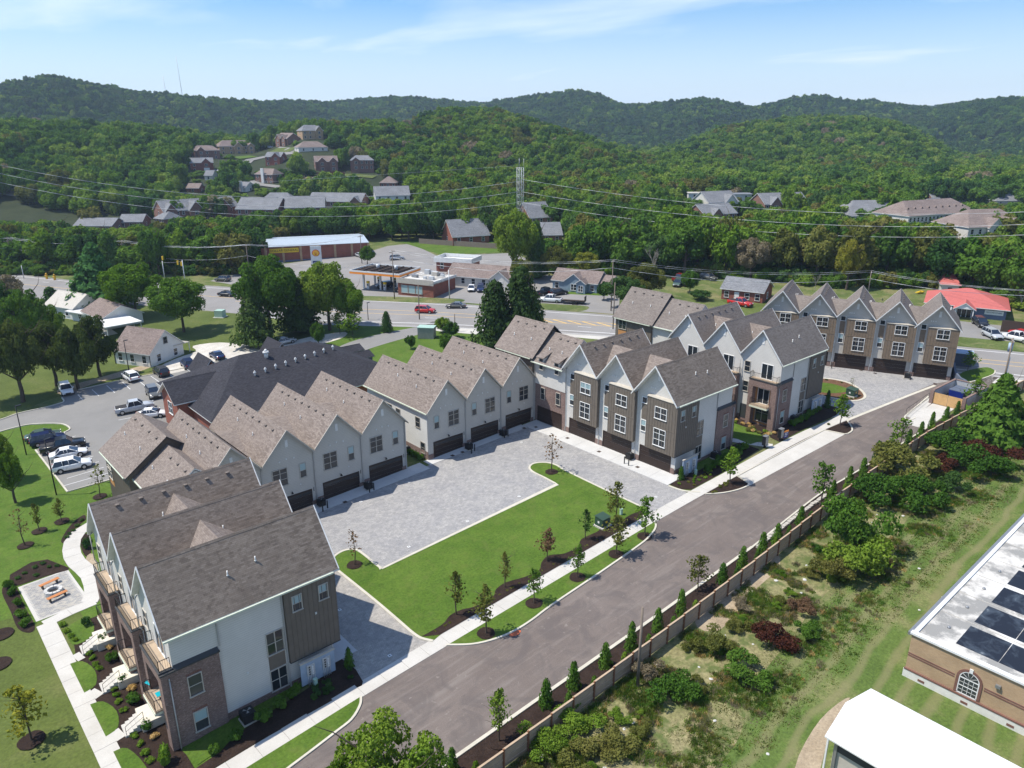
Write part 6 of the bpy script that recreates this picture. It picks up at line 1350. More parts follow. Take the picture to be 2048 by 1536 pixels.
e = empty('service_box', onground((1921, 728)), rad(20), 'large grey service box behind the far row, right end', 'utility cabinet'); MB().box(-1.4, 1.4, -1.6, 1.6, 0, 2.2).obj('box', M['slate_wall'], e); MB().box(-1.5, 1.5, -1.7, 1.7, 2.2, 2.3).obj('lid', M['panel_gloss'], e)
# ------------------------------------------------------------------ stoops, fire pit, balcony furniture
for k in range(3):
    y = (56.1, 62.4, 68.9)[k]; zb = zplane(9, y); e = empty('front_steps', (8.35, y-1.0, zb), rad(-3), ('nearest', 'middle', 'farthest')[k]+' concrete stoop and steps on the west front of the nearest block', 'steps', 'concrete stoops')
    n = 5
    for i in range(n): MB().box(i*.3, (i+1)*.3+(0 if i < n-1 else 1.75), -.75-(.35 if i == n-1 else 0), .75+(.35 if i == n-1 else 0), -.3, .17*(i+1)).obj('step', M['light_cream' if i == n-1 else 'concrete'], e)
    for s_ in (-.72,):
        r = MB().tube((.1, s_, .1), (.1, s_, 1.0), .02, n=5).tube((1.45, s_, .7), (1.45, s_, 1.7), .02, n=5).tube((.1, s_, 1.0), (1.45, s_, 1.7), .022, n=5).tube((.1, s_, .55), (1.45, s_, 1.2), .015, n=5); r.obj('handrail', M['black_metal'], e)
F_ = at(108, 1187); e = empty('fire_pit', (F_.x, F_.y, F_.z+.05), 0, 'round grey stone fire pit between two wooden benches', 'fire pit')
random.seed(3)
for row in range(2):
    for i in range(12):
        a0 = 2*PI*(i+row*.5)/12+.03; a1 = a0+2*PI/12-.06; r0, r1 = .52, .82; pts = [(r1*math.cos(a0), r1*math.sin(a0), row*.24), (r1*math.cos((a0+a1)/2)*1.03, r1*math.sin((a0+a1)/2)*1.03, row*.24), (r1*math.cos(a1), r1*math.sin(a1), row*.24), (r0*math.cos(a1), r0*math.sin(a1), row*.24), (r0*math.cos(a0), r0*math.sin(a0), row*.24)]
        MB().prism(pts, (0, 0, .225+random.uniform(-.01, .015))).obj('stone', M['pale_stone'], e)
MB().tube((0, 0, .0), (0, 0, .15), .5, n=14).obj('ash_bed', M['box_dark'], e)
for i, ((x, y), r) in enumerate((((at(100, 1172).x, at(100, 1172).y), 14), ((at(116, 1198).x, at(116, 1198).y), 12))):
    b = empty('bench', (x, y, zplane(x, y)+.05), rad(r), ('far' if i == 0 else 'near')+' wooden bench beside the fire pit', 'bench', 'benches at the fire pit')
    for j in range(3): MB().box(-.95, .95, -.22+j*.15, -.09+j*.15, .42, .47).obj('seat_board', M['bench_wood'], b)
    for s_ in (-.7, .7): MB().box(s_-.05, s_+.05, -.2, .2, 0, .42).obj('leg', M['black_metal'], b)
zd = -1.95+3.15; C_ = atz(306, 1366, zd+.1)
b = empty('lounge_chair', (min(max(C_.x, 10.7), 11.3), C_.y, zd), rad(200), 'teal sling lounge chair on the first-floor balcony', 'chair')
MB().prism([(-.1, -.3, .42), (.5, -.3, .36), (.5, .3, .36), (-.1, .3, .42)], (0, 0, .03)).obj('seat', M['teal_plastic'], b); MB().prism([(-.1, -.3, .42), (-.1, .3, .42), (-.5, .3, 1.15), (-.5, -.3, 1.15)], (.03, 0, .02)).obj('backrest', M['teal_plastic'], b)
for sx in (-.25, .45):
    for s_ in (-.31, .31): MB().tube((sx, s_, 0), (sx, s_, .55), .018, n=5).obj('leg', M['black_metal'], b)
for s_ in (-.31, .31): MB().tube((-.35, s_, .6), (.45, s_, .6), .018, n=5).obj('armrest', M['black_metal'], b)
C_ = atz(321, 1394, zd+.1); b = empty('side_table', (min(max(C_.x, 10.7), 11.3), C_.y, zd), 0, 'small teal folding table on the first-floor balcony', 'table'); MB().box(-.28, .28, -.28, .28, .42, .45).obj('top', M['teal_plastic'], b)
for s_ in (-1, 1): MB().tube((-.22*s_, -.2, 0), (.22*s_, -.2, .42), .015, n=4).obj('leg', M['black_metal'], b); MB().tube((-.22*s_, .2, 0), (.22*s_, .2, .42), .015, n=4).obj('leg', M['black_metal'], b)
# ------------------------------------------------------------------ poles
def height_for(P, row, lo=2, hi=60):
    for _ in range(30):
        m_ = (lo+hi)/2
        if W(P.x, P.y, P.z+m_)[1] > row: lo = m_
        else: hi = m_
    return m_
def pole(base, toprow, label, kind='wood', arms=1, r=.14, name='utility_pole', azim=None, cat='utility pole', g='utility poles'):
    P = at(*base); h = height_for(P, toprow); e = empty(name, P, math.atan2(-.91, .41)+PI/2 if azim is None else azim, label, cat, g)
    MB().tube((0, 0, -.3), (0, 0, h), r, r*.7, 8).obj('pole', M['pole_wood' if kind == 'wood' else 'galvanised' if kind == 'steel' else 'black_metal'], e)
    for i in range(arms if kind != 'lamp' else 0):
        a = MB().box(-1.3, 1.3, -.06, .06, h-.5-i*.9, h-.38-i*.9).obj('crossarm', M['pole_wood'], e)
        for x in (-1.2, -.4, .4, 1.2): MB().tube((x, 0, h-.38-i*.9), (x, 0, h-.2-i*.9), .05, .03, 6).obj('insulator', M['trim_white'], a)
    if kind == 'lamp': MB().box(-.05, .75, -.16, .16, h-.02, h+.08).obj('lamp_head', M['black_metal'], e)
    e['h_'] = h; del e['h_']; return P, h
for b, t, lb in (((52.9, 909.6), 813, 'black lamp post at the kerb of the left car park, farther one'), ((113, 990), 880, 'black lamp post beside the nearest white wagon'), ((258.7, 746), 682, 'black lamp post behind the white SUV near the cottage'), ((500.7, 695), 638, 'black lamp post on the lawn behind the hip roof'), ((736.5, 640), 606, 'black lamp post near the highway beside the young trees')):
    pole(b, t, lb, 'lamp', r=.09, name='lamp_post', azim=rad(20), cat='lamp post', g='black lamp posts')
PL = {}
for k, b, t, lb, kd, ar in (('n', (1275, 1372), 1214, 'single weathered pole without wires beside the fence', 'wood', 0), ('r', (1996, 812), 676, 'tall pole with a blue-grey transformer can at the right edge', 'wood', 1), ('a', (789, 598), 500, 'wooden pole in front of the petrol station', 'wood', 1), ('b', (899, 598), 540, 'steel street light pole in front of the shops', 'steel', 0), ('c', (839, 639), 569, 'thin wooden pole on the near side of the highway', 'wood', 0),
 ('d', (910, 664), 628, 'short dark pole beside the bushes near the highway', 'wood', 0), ('e', (724, 527), 470, 'wooden pole beside the long brick store', 'wood', 1), ('f', (1222, 622), 519, 'wooden pole right of the bungalow', 'wood', 1), ('g', (1226, 658), 565, 'slender wooden pole leaning near the corner townhouse', 'wood', 0), ('h', (28, 541), 474, 'tall pole with two crossarms at the left edge', 'wood', 2), ('i', (48, 557), 531, 'short grey post near the left edge of the highway', 'steel', 0),
 ('j', (253, 545), 480, 'wooden pole behind the pointed pine', 'wood', 2), ('k', (1734, 600), 541, 'wooden pole behind the far row', 'wood', 1), ('l', (1033, 515), 460, 'wooden pole under the tall yellow-green tree', 'wood', 0), ('m', (372, 575), 520, 'traffic signal pole at the junction', 'steel', 0), ('o', (330, 560), 522, 'second traffic signal pole at the junction', 'steel', 0), ('p', (1852, 455), 405, 'grey pole among the valley trees on the right', 'wood', 1), ('q', (500, 560), 488, 'wooden pole behind the tall trees near the long store', 'wood', 1)):
    PL[k] = pole(b, t, lb, kd, ar)
P, h = PL['r']; MB()
e = [o for o in D.objects if o.name.startswith('utility_pole') and o.get('label', '').startswith('tall pole with a blue')][0]; MB().tube((.45, 0, h-2.2), (.45, 0, h-.9), .32, n=12).obj('transformer_can', M['panel_gloss'], e); MB().tube((.1, -.2, 0), (.1, -.2, h-3), .05).obj('conduit', M['galvanised'], e)
# traffic signals
P, h = PL['m']; P2, h2 = PL['o']
for i, t in enumerate((.05, .22, .95)):
    q = P.lerp(P2, t); e = empty('traffic_signal', (q.x, q.y, q.z+h-1.7), rad(40), ('right', 'middle', 'left')[i]+' yellow traffic signal hanging over the junction', 'traffic light', 'traffic signals'); MB().box(-.25, .25, -.2, .2, 0, 1.1).obj('housing', M['yellow'], e); MB().tube((0, 0, 1.1), (0, 0, 1.7), .03).obj('hanger', M['black_metal'], e)
    for j in range(3): MB().tube((0, -.2, .2+j*.35), (0, -.26, .2+j*.35), .12, n=8).obj('lens', M['box_dark'], e)
q = P.lerp(P2, .5); e = empty('street_sign', (q.x, q.y, q.z+h-1.0), rad(40), 'green street name sign hanging between the signals', 'sign'); MB().box(-.9, .9, -.03, .03, 0, .45).obj('plate', M['green_metal'], e)
def wire(pts, r=.012, label=None, name='power_line', g='overhead wires', mt='galvanised'):
    mb = MB(); mb.path(pts, r, 3, 0); o = mb.obj(name, M[mt], uv=False); tag(o, label, 'power line', g); return o
def span(a, b, sag, n=10): return [a.lerp(b, i/n)-Vector((0, 0, 4*sag*(i/n)*(1-i/n))) for i in range(n+1)]
def top(k, d=0, dz=0): P, h = PL[k]; return Vector((P.x+d*.91, P.y+d*.41, P.z+h-.3+dz))
def chain(ks, d, dz, sag, lb, r=.02):
    pts = []
    for a, b in zip(ks, ks[1:]): pts += span(top(a, d, dz) if isinstance(a, str) else a, top(b, d, dz) if isinstance(b, str) else b, sag)
    wire(pts, r, lb)
EL = atz(-300, 470, 20); ER = atz(2300, 585, 14)
for i, d in enumerate((-1.1, 0, 1.1)): chain([EL, 'h', 'j', 'q', 'e'], d, .1, 1.3, ('lower', 'middle', 'upper')[i]+' wire of the roadside line from the left edge to the long store', .035)
for i, d in enumerate((-1.1, 1.1)): chain(['a', 'f', 'k', ER], d, .1, 1.6, ('near', 'far')[i]+' wire of the line along the highway to the right edge', .03)
chain(['a', 'f', 'k', ER], 0, -1.6, 2.0, 'low thick cable under the highway line', .045); chain([EL, 'h', 'j', 'q', 'a'], 0, -3, 2, 'low cable of the roadside line on the left', .03)
chain(['m', 'o'], 0, 0, .3, 'span wire carrying the traffic signals', .03)
chain(['r', top('r')+Vector((60, -14, -2))], 0, 0, .8, 'wire leaving the right-hand pole', .02)
# lattice pylon and its high lines
P = at(1040, 508); h = height_for(P, 328); e = empty('pylon', P, rad(20), 'slender grey lattice pylon in front of the wooded hill', 'pylon'); leg = [(-1, -1), (1, -1), (1, 1), (-1, 1)]
wd = lambda z: .8+1.2*max(0, (h*.45-z)/(h*.45))
for a, b in leg: MB().path([(a*wd(0), b*wd(0), 0), (a*wd(h*.45), b*wd(h*.45), h*.45), (a*.8, b*.8, h-1)]+([(a*.8, b*.8, h+1.6)] if a > 0 else []), .06, 4).obj('leg', M['galvanised'], e)
br = MB(); n = 13
for i in range(n):
    z0, z1 = (h-1)*i/n, (h-1)*(i+1)/n
    for k in range(4):
        a, b = leg[k], leg[(k+1) % 4]; A0 = (a[0]*wd(z0), a[1]*wd(z0), z0); B1 = (b[0]*wd(z1), b[1]*wd(z1), z1); B0 = (b[0]*wd(z0), b[1]*wd(z0), z0); A1 = (a[0]*wd(z1), a[1]*wd(z1), z1); br.tube(A0, B1, .035, n=3); br.tube(B0, A1, .035, n=3); br.tube(A1, B1, .035, n=3)
q = br.obj('bracing', M['galvanised'], e); q['kind'] = 'stuff'
dep = W(P.x, P.y, P.z)[2]
def raypt(x, y, d): return CAM+ray(x, y)*d
for i, (y0, a_) in enumerate(((330, 363), (347, 384), (365, 405))):
    f6 = (396, 414, 433)[i]; M2 = [[600*600, 600], [1035*1035, 1035]]; r1, r2 = f6-y0, a_-y0; det = M2[0][0]*M2[1][1]-M2[0][1]*M2[1][0]; qa = (r1*M2[1][1]-r2*M2[0][1])/det; qb = (M2[0][0]*r2-M2[1][0]*r1)/det
    wire([raypt(x, qa*x*x+qb*x+y0, dep*lerp(1, .8, (1035-x)/1500)) for x in range(-465, 1036, 60)], .055, ('top', 'middle', 'bottom')[i]+' high-voltage line left of the pylon', g='high-voltage lines')
    wire([raypt(1045+d, (359, 384, 405)[i]+.175*d-1.1e-4*d*d, dep*lerp(1, .62, d/1100)) for d in range(0, 1201, 60)], .045, ('top', 'middle', 'bottom')[i]+' high-voltage line right of the pylon', g='high-voltage lines')
wire([raypt(x, 331+(1040-x)*.065, dep) for x in range(500, 1041, 90)], .03, 'thin earth wire meeting the top of the pylon', g='high-voltage lines')
# masts on the far hill
for x, t, lb in ((335, 152, 'short thin radio mast on the far left ridge'), (367, 112, 'tall thin radio mast on the far left ridge')):
    fw = 1300; P = Vector((*(CAM+ray(x, 200)*fw).xy, 0)); P.z = hz_(P.x, P.y); hh = height_for(P, t, 5, 200); o = MB().tube((0, 0, 0), (-hh*.03, 0, hh), .5, .35, 4).obj('radio_mast', M['galvanised']); o.location = P; tag(o, lb, 'radio mast')
# pylon sign of the petrol station
P = at(636, 556); h = height_for(P, 492); e = empty('pylon_sign', P, rad(-35), 'tall white sign with a yellow scallop shell emblem and a blue panel', 'sign')
MB().box(-1.5, 1.5, -.25, .25, h-7.2, h).obj('board', M['trim_white'], e); MB().box(-.5, .5, -.2, .2, 0, h-7.2).obj('post', M['trim_white'], e)
sh = MB(); sy = MB(); pts = []; n = 16
for k in range(n+1):
    a = PI*(-.12)+PI*1.24*k/n; r = 1.0+.05*abs(math.sin(k*PI/2)); pts.append((r*1.05*math.cos(a), 0, r*math.sin(a)))
pts += [(-.45, 0, -.85), (.45, 0, -.85)]
o = MB().prism([(x, 0, z) for x, _, z in pts], (0, -.06, 0)).obj('emblem_edge', M['red_paint'], e); o.location = (0, -.26, h-2)
o = MB().prism([(x*.82, 0, z*.82) for x, _, z in pts], (0, -.06, 0)).obj('emblem', M['yellow'], e); o.location = (0, -.33, h-2)
em = o
for k in range(5):
    a = PI*(.16+.17*k); MB().tube((0, -.07, -.6), (.78*math.cos(a), -.07, .78*math.sin(a)), .035, n=4).obj('emblem_rib', M['red_paint'], em)
b = MB().box(-1.0, 1.0, -.3, -.25, h-6.2, h-4.2).obj('blue_panel', M['navy_paint'], e)
for k in range(2): MB().box(-.8, .7, -.32, -.3, h-4.9-k*.7, h-4.65-k*.7).obj('panel_line', M['trim_white'], b)
for i, p in enumerate(((94, 558), (110, 560))):
    e = empty('fire_hydrant', at(*p), 0, ('left' if i == 0 else 'right')+' yellow hydrant standing beside the highway verge', 'hydrant', 'yellow hydrants'); MB().tube((0, 0, 0), (0, 0, 1.4), .35, .3, 8).obj('barrel', M['hydrant'], e); MB().tube((0, 0, 1.4), (0, 0, 1.8), .4, .1, 8).obj('bonnet', M['hydrant'], e); MB().tube((-.5, 0, 1), (.5, 0, 1), .14, n=6).obj('outlet', M['hydrant'], e)
e = empty('kayak', onground((1840, 587)), rad(-20), 'yellow kayak on the grass behind the far row', 'kayak'); hb = MB(); hb.tube((-1.6, 0, .35), (0, 0, .3), .05, .42, 8); hb.tube((0, 0, .3), (1.6, 0, .35), .42, .05, 8); hb.obj('hull', M['yellow'], e)
# fences far away
def simple_fence(pts, h, mt, label):
    a = at(*pts[0]); e = empty('board_fence', a, 0, label, 'fence')
    for p, q in zip(pts, pts[1:]):
        A_, B_ = at(*p), at(*q); L_ = (B_-A_).xy.length; n = max(1, int(L_/2.5)); rz = math.atan2(B_.y-A_.y, B_.x-A_.x)
        for i in range(n):
            c = A_.lerp(B_, i/n)-a; o = MB().box(0, L_/n-.05, -.03, .03, 0, h).obj('panel', M[mt], e); o.location = c; o.rotation_euler = (0, 0, rz)
simple_fence([(2000, 663), (2048, 668), (2200, 690)], 2.4, 'dark_wood', 'dark board fence right of the red-roofed building')
simple_fence([(838, 487), (880, 490), (940, 494), (1000, 498)], 1.8, 'pole_wood', 'grey wooden fence below the brick house in the valley')
simple_fence([(592, 352), (640, 350), (690, 349)], 1.6, 'fence_post', 'rust-coloured fence on the hillside')
# yellow poles leaning behind the lane fence
for i, (p, q) in enumerate((((1712, 862), (1726, 838)), ((1722, 862), (1738, 838)), ((1930, 848), (1945, 826)))): pass
for i, (x, y) in enumerate(((116.2, 31.6), (117.2, 31.4), (118.2, 31.3))):
    o = MB().tube((0, 0, 0), (1.0, -.9, 2.0), .05, n=6).obj('yellow_guy_marker', M['yellow']); o.location = (x-1.2, y-.2, zplane(x, y)); tag(o, ('left', 'middle', 'right')[i]+' leaning yellow marker tube behind the lane fence', 'marker tube', 'yellow marker tubes')
# rocks on the rough verge
random.seed(21)
rk = []
for v in range(4):
    bm = bmesh.new(); bmesh.ops.create_icosphere(bm, subdivisions=1, radius=1)
    for v_ in bm.verts: v_.co *= random.uniform(.75, 1.15); v_.co.z *= .55
    me = D.meshes.new('rock'); bm.to_mesh(me); bm.free(); me.materials.append(M['pale_stone']); rk.append(me)
for i in range(45):
    x = random.uniform(26, 92); y = random.uniform(26.8, 31.5) if random.random() < .8 else random.uniform(18, 30)
    o = D.objects.new('rock', rk[i % 4]); COL.objects.link(o); s = random.uniform(.06, .2); o.scale = (s*random.uniform(.8, 1.5), s, s*.8); o.location = (x, y, zplane(x, y)+.02); o.rotation_euler = (0, 0, random.uniform(0, 6)); tag(o, 'pale limestone rock lying on the rough verge below the fence', 'rock', 'pale rocks on the rough verge')
o = sheet('sediment', smooth(px((1018, 1268), (1030, 1262), (1042, 1262), (1036, 1270), (1022, 1274)), 3, True), 'bare_soil', 8); o.data.materials[0] = M['orange_clay']
# ------------------------------------------------------------------ vegetation
import numpy as np
def ico(sub):
    bm = bmesh.new(); bmesh.ops.create_icosphere(bm, subdivisions=sub, radius=1); v = np.array([q.co[:] for q in bm.verts]); f = np.array([[x.index for x in p.verts] for p in bm.faces]); bm.free(); return v, f
ICO1, ICO2 = ico(1), ico(2)
def cards_mesh(name, P, Nrm, size, rng, mt, core=(), aspect=1.0, extra=None, tri=False, core_ico=None):
    """leaf-clump faces at points P facing Nrm, plus inner leafy masses"""
    n = len(P); Nrm = Nrm/np.linalg.norm(Nrm, axis=1)[:, None]
    a = rng.normal(size=(n, 3)); U = np.cross(Nrm, a); U /= np.linalg.norm(U, axis=1)[:, None]; V = np.cross(Nrm, U)
    s = (size*rng.uniform(.6, 1.35, n))[:, None]; U = U*s*.5; V = V*s*.5*aspect; k = rng.uniform(.55, 1.0, (n, 4, 1))
    fold = Nrm*s*.22
    Q = np.stack([P-U*k[:, 0]-V*k[:, 0]*.6, P+U*k[:, 1]-V*k[:, 1]-fold, P+U*k[:, 2]*.7+V*k[:, 2], P-U*k[:, 3]+V*k[:, 3]*.8-fold], 1).reshape(-1, 3)
    verts = [Q]; faces = [tuple(range(4*i, 4*i+4)) for i in range(n)]; off = 4*n
    cv, cf = core_ico or ICO1
    for c, r in core:
        r = np.array(r) if not np.isscalar(r) else r
        verts.append(cv*r*rng.uniform(.85, 1.1, (len(cv), 1))+c); faces += [tuple(int(x)+off for x in f) for f in cf]; off += len(cv)
    me = D.meshes.new(name); me.from_pydata(np.concatenate(verts).tolist(), [], faces); me.materials.append(M[mt]); return me
def broad(seed, lobes=26, cards=2400, size=.13, mt='leaf_mixed', flat=1.0, rad_=.68, top=1.0, low=.0, rr_=(.26, .43), core=.84):
    """unit crown: radius about 1, height about 1.7*flat, its foot at z = 0"""
    rng = np.random.default_rng(seed); C = []; R_ = []
    for i in range(lobes):
        while True:
            p = rng.uniform(-1, 1, 3)
            if np.linalg.norm(p) < 1: break
        z = p[2]; wdt = math.sqrt(max(0, 1-z*z*.55))
        C.append((p[0]*rad_*wdt, p[1]*rad_*wdt, (z*.58+.85)*flat)); R_.append(rng.uniform(*rr_)*(1-.25*max(z, 0)*top))
    C = np.array(C); R_ = np.array(R_)
    w_ = R_**2/np.sum(R_**2); k = rng.choice(lobes, cards*2, p=w_); d = rng.normal(size=(cards*2, 3)); d[:, 2] += .35; d /= np.linalg.norm(d, axis=1)[:, None]
    P = C[k]+d*(R_[k]*rng.uniform(.82, 1.12, cards*2))[:, None]
    dist = np.linalg.norm(P[:, None]-C[None], axis=2)/R_[None]; dist[np.arange(len(P)), k] = 9
    P = P[dist.min(1) > .8][:cards]; d = d[dist.min(1) > .8][:cards]
    return cards_mesh('crown', P, d+rng.normal(size=P.shape)*.55, size, rng, mt, [(c, r*core) for c, r in zip(C, R_)] if core else [])
def cone_tree(seed, cards, size, mt, rtop=.05, tiers=0, power=1.0, jit=.2, aspect=1):
    rng = np.random.default_rng(seed); z = rng.uniform(0, 1, cards)**1.2*.97; r = (1-z)**power*(1-rtop)+rtop
    if tiers: r = r*(.72+.36*np.abs(np.sin(z*PI*tiers)))
    a = rng.uniform(0, 2*PI, cards); lump = 1+.22*np.sin(a*5+z*17+seed)+rng.uniform(-jit, jit*.6, cards); r = r*lump*.92
    P = np.stack([r*np.cos(a), r*np.sin(a), z*2], 1); Nn = np.stack([np.cos(a), np.sin(a), np.full(cards, .8)], 1)+rng.normal(size=(cards, 3))*.5
    core = [((0, 0, 2*q), np.array([((1-q)**power*.74+.03), ((1-q)**power*.74+.03), .3])) for q in (.04, .16, .3, .45, .6, .75, .88)]
    return cards_mesh('crown', P, Nn, size, rng, mt, core, aspect)
def trunk_mesh(seed, limbs=7, mt='bark', spread=.5, r=.035, top=1.0):
    """unit trunk of height 1 with limbs"""
    rng = random.Random(seed); mb = MB(); x = y = 0; P = [(0, 0, 0)]
    for i in range(1, 6): x += rng.uniform(-.02, .02); y += rng.uniform(-.02, .02); P.append((x, y, i/5*top))
    for i in range(5): mb.tube(P[i], P[i+1], r*(1.15-.17*i), r*(1.15-.17*(i+1)), 7, cap=False)
    for i in range(limbs):
        t = rng.uniform(.35, .9); k = min(int(t*5), 4); b = Vector(P[k]).lerp(Vector(P[k+1]), t*5-k); a = rng.uniform(0, 2*PI); l = spread*rng.uniform(.5, 1)
        e = b+Vector((math.cos(a)*l, math.sin(a)*l, l*.75)); mb.tube(b, e, r*.42, r*.14, 5, cap=False); e2 = e+Vector((math.cos(a+.7)*l*.4, math.sin(a+.7)*l*.4, l*.35)); mb.tube(e, e2, r*.14, r*.05, 4, cap=False)
    return mb.mesh('trunk', M[mt], uv=False)
def bare_mesh(seed, mt='bark_pale', n=34, r=.018):
    rng = random.Random(seed); mb = MB()
    def grow(p, d, l, r_, k):
        e = p+d*l; mb.tube(p, e, r_, r_*.65, 4 if k else 6, cap=False)
        if k >= 4: return
        for i in range(3 if k else 5): q = (d+Vector((rng.uniform(-1, 1), rng.uniform(-1, 1), rng.uniform(-.2, .7)))*.75).normalized(); grow(e if i or k else p+d*l*.7, q, l*rng.uniform(.55, .8), r_*.55, k+1)
    grow(Vector((0, 0, 0)), Vector((0, 0, 1)), .42, r*1.6, 0); return mb.mesh('trunk', M[mt], uv=False)
def young(seed, cards=260, size=.085, mt='leaf_mixed', dens=1, w_=.55):
    """small street tree crown: narrow, airy; unit height crown foot at 0"""
    rng = np.random.default_rng(seed); lob = 13; C = np.array([(rng.normal()*.22*w_*(1.1-abs(t-.4)), rng.normal()*.22*w_*(1.1-abs(t-.4)), .08+t*.86) for t in np.linspace(0, 1, lob)]); R_ = np.array([w_*.40*(1.05-1.25*abs(t-.35)**1.3) for t in np.linspace(0, 1, lob)]); R_ = np.maximum(R_, .07)
    k = rng.integers(0, lob, cards); d = rng.normal(size=(cards, 3)); d /= np.linalg.norm(d, axis=1)[:, None]; P = C[k]+d*(R_[k]*rng.uniform(.35, 1.15, cards))[:, None]
    return cards_mesh('crown', P, d+rng.normal(size=P.shape)*.7, size, rng, mt, [])
def shrub(seed, cards=220, size=.2, mt='leaf_arbor', spiky=0, lob=6, sp_=.45):
    rng = np.random.default_rng(seed); q = .45/sp_; C = np.array([(rng.uniform(-sp_, sp_), rng.uniform(-sp_, sp_), rng.uniform(.12 if lob > 6 else .3, .75 if lob > 6 else .6)) for _ in range(lob)]); R_ = rng.uniform(.34, .5, lob)*(.35+.65*q)
    k = rng.integers(0, lob, cards); d = rng.normal(size=(cards, 3)); d[:, 2] = np.abs(d[:, 2])*.9+d[:, 2]*.3; d /= np.linalg.norm(d, axis=1)[:, None]; P = C[k]+d*(R_[k]*rng.uniform(.85, 1.15+spiky, cards))[:, None]; P[:, 2] = np.maximum(P[:, 2], .02)
    return cards_mesh('foliage', P, d+rng.normal(size=P.shape)*(.5+spiky), size, rng, mt, [(c, r*(.82 if lob < 7 else .55)) for c, r in zip(C, R_)], 1+spiky*2)
random.seed(99)
leafmat('leaf_olive2', (.05, .075, .02), (.075, .105, .028), (.10, .125, .035)); leafmat('leaf_ridge', (.03, .075, .03), (.06, .115, .035), (.10, .14, .04))
BR = [broad(i, 62, 7500, .066, rad_=.9, rr_=(.12, .29), core=.6) for i in range(5)]; BRF = [broad(20+i, 26, 1300, .14, flat=.95, rad_=.8, rr_=(.18, .38), core=.78) for i in range(4)]; BRA = [broad(30+i, 60, 6500, .06, rad_=.9, rr_=(.12, .26), core=.4) for i in range(2)]
CED = [cone_tree(40+i, 2600, .13, 'leaf_cedar', .12, 0, .62, .3) for i in range(2)]; PIN = [cone_tree(50+i, 3400, .12, 'leaf_pine', .03, 7, .85, .25, 2.2) for i in range(2)]
TR = [trunk_mesh(i) for i in range(4)]; TRY = [trunk_mesh(60+i, 9, 'bark', .22, .014) for i in range(3)]; BARE = [bare_mesh(70+i) for i in range(3)]
YG = [young(80+i, 420, .075) for i in range(4)]; YGS = [young(90+i, 70, .07, 'leaf_rust') for i in range(2)]
ARB = [cone_tree(100+i, 520, .17, 'leaf_arbor', .12, 0, .55, .12, 1.8) for i in range(3)]; SH = [shrub(110+i, 260, .19) for i in range(4)]; SHW = [shrub(120+i, 3200, .075, 'leaf_arbor', .3, 11, .85) for i in range(5)]
LBL = set()
def setmat(o, mt):
    o.material_slots[0].link = 'OBJECT'; o.material_slots[0].material = M[mt]
def tree(P, H_, Wd, kind='broad', mt='leaf_mixed', label='', group=None, base=.22, cat='tree', name=None, lean=0, seed=None):
    """a tree of height H_ and crown width Wd standing at P"""
    r = random.random() if seed is None else seed; vi = int(r*1000)
    nm = name or {'airy': 'broadleaf_tree', 'broad': 'broadleaf_tree', 'far': 'broadleaf_tree', 'cedar': 'cedar_tree', 'pine': 'pine_tree', 'young': 'young_tree', 'sparse': 'young_tree', 'arb': 'conical_evergreen', 'bare': 'bare_tree', 'bushtree': 'broadleaf_tree'}[kind]
    e = empty(nm, P, random.uniform(0, 6.28), label, cat, group)
    if lean: e.rotation_euler = (lean, 0, e.rotation_euler.z)
    if kind in ('broad', 'far', 'airy'):
        me = {'broad': BR, 'far': BRF, 'airy': BRA}[kind]; me = me[vi % len(me)]; cb_ = H_*base; s = (H_-cb_)/1.72
        c = inst('crown', me, e, (0, 0, cb_), 0, (Wd/2, Wd/2, s)); setmat(c, mt); inst('trunk', TR[vi % 4], e, (0, 0, -.3), 0, (H_*.62,)*2+(H_*.75,))
    elif kind in ('cedar', 'pine'):
        cb_ = H_*base*.5; c = inst('crown', (CED if kind == 'cedar' else PIN)[vi % 2], e, (0, 0, cb_), 0, (Wd/2, Wd/2, (H_-cb_)/2)); setmat(c, mt); inst('trunk', TR[vi % 4], e, (0, 0, -.3), 0, (H_*.35, H_*.35, H_*.8))
    elif kind in ('young', 'sparse'):
        cb_ = H_*max(base, .3); c = inst('crown', (YG if kind == 'young' else YGS)[vi % (4 if kind == 'young' else 2)], e, (0, 0, cb_), 0, (Wd*1.75, Wd*1.75, H_-cb_)); setmat(c, mt); inst('trunk', TRY[vi % 3], e, (0, 0, -.1), 0, (H_, H_, H_*.93))
    elif kind == 'arb':
        c = inst('foliage', ARB[vi % 3], e, (0, 0, 0), 0, (Wd/2, Wd/2, H_/2)); setmat(c, mt); inst('stem', TRY[0], e, (0, 0, -.05), 0, (H_*.3, H_*.3, H_*.3))
    elif kind == 'bare':
        inst('trunk', BARE[vi % 3], e, (0, 0, 0), 0, (Wd*.7, Wd*.7, H_*.62))
    return e
def tree_px(b, trow, wpx, kind, mt, label, group=None, base=.22, **k):
    P = at(*b); H_ = height_for(P, trow, .3, 45); Wd = wpx*W(P.x, P.y, P.z+H_/2)[2]/FPX; return tree(P, H_, Wd, kind, mt, label, group, base, **k)
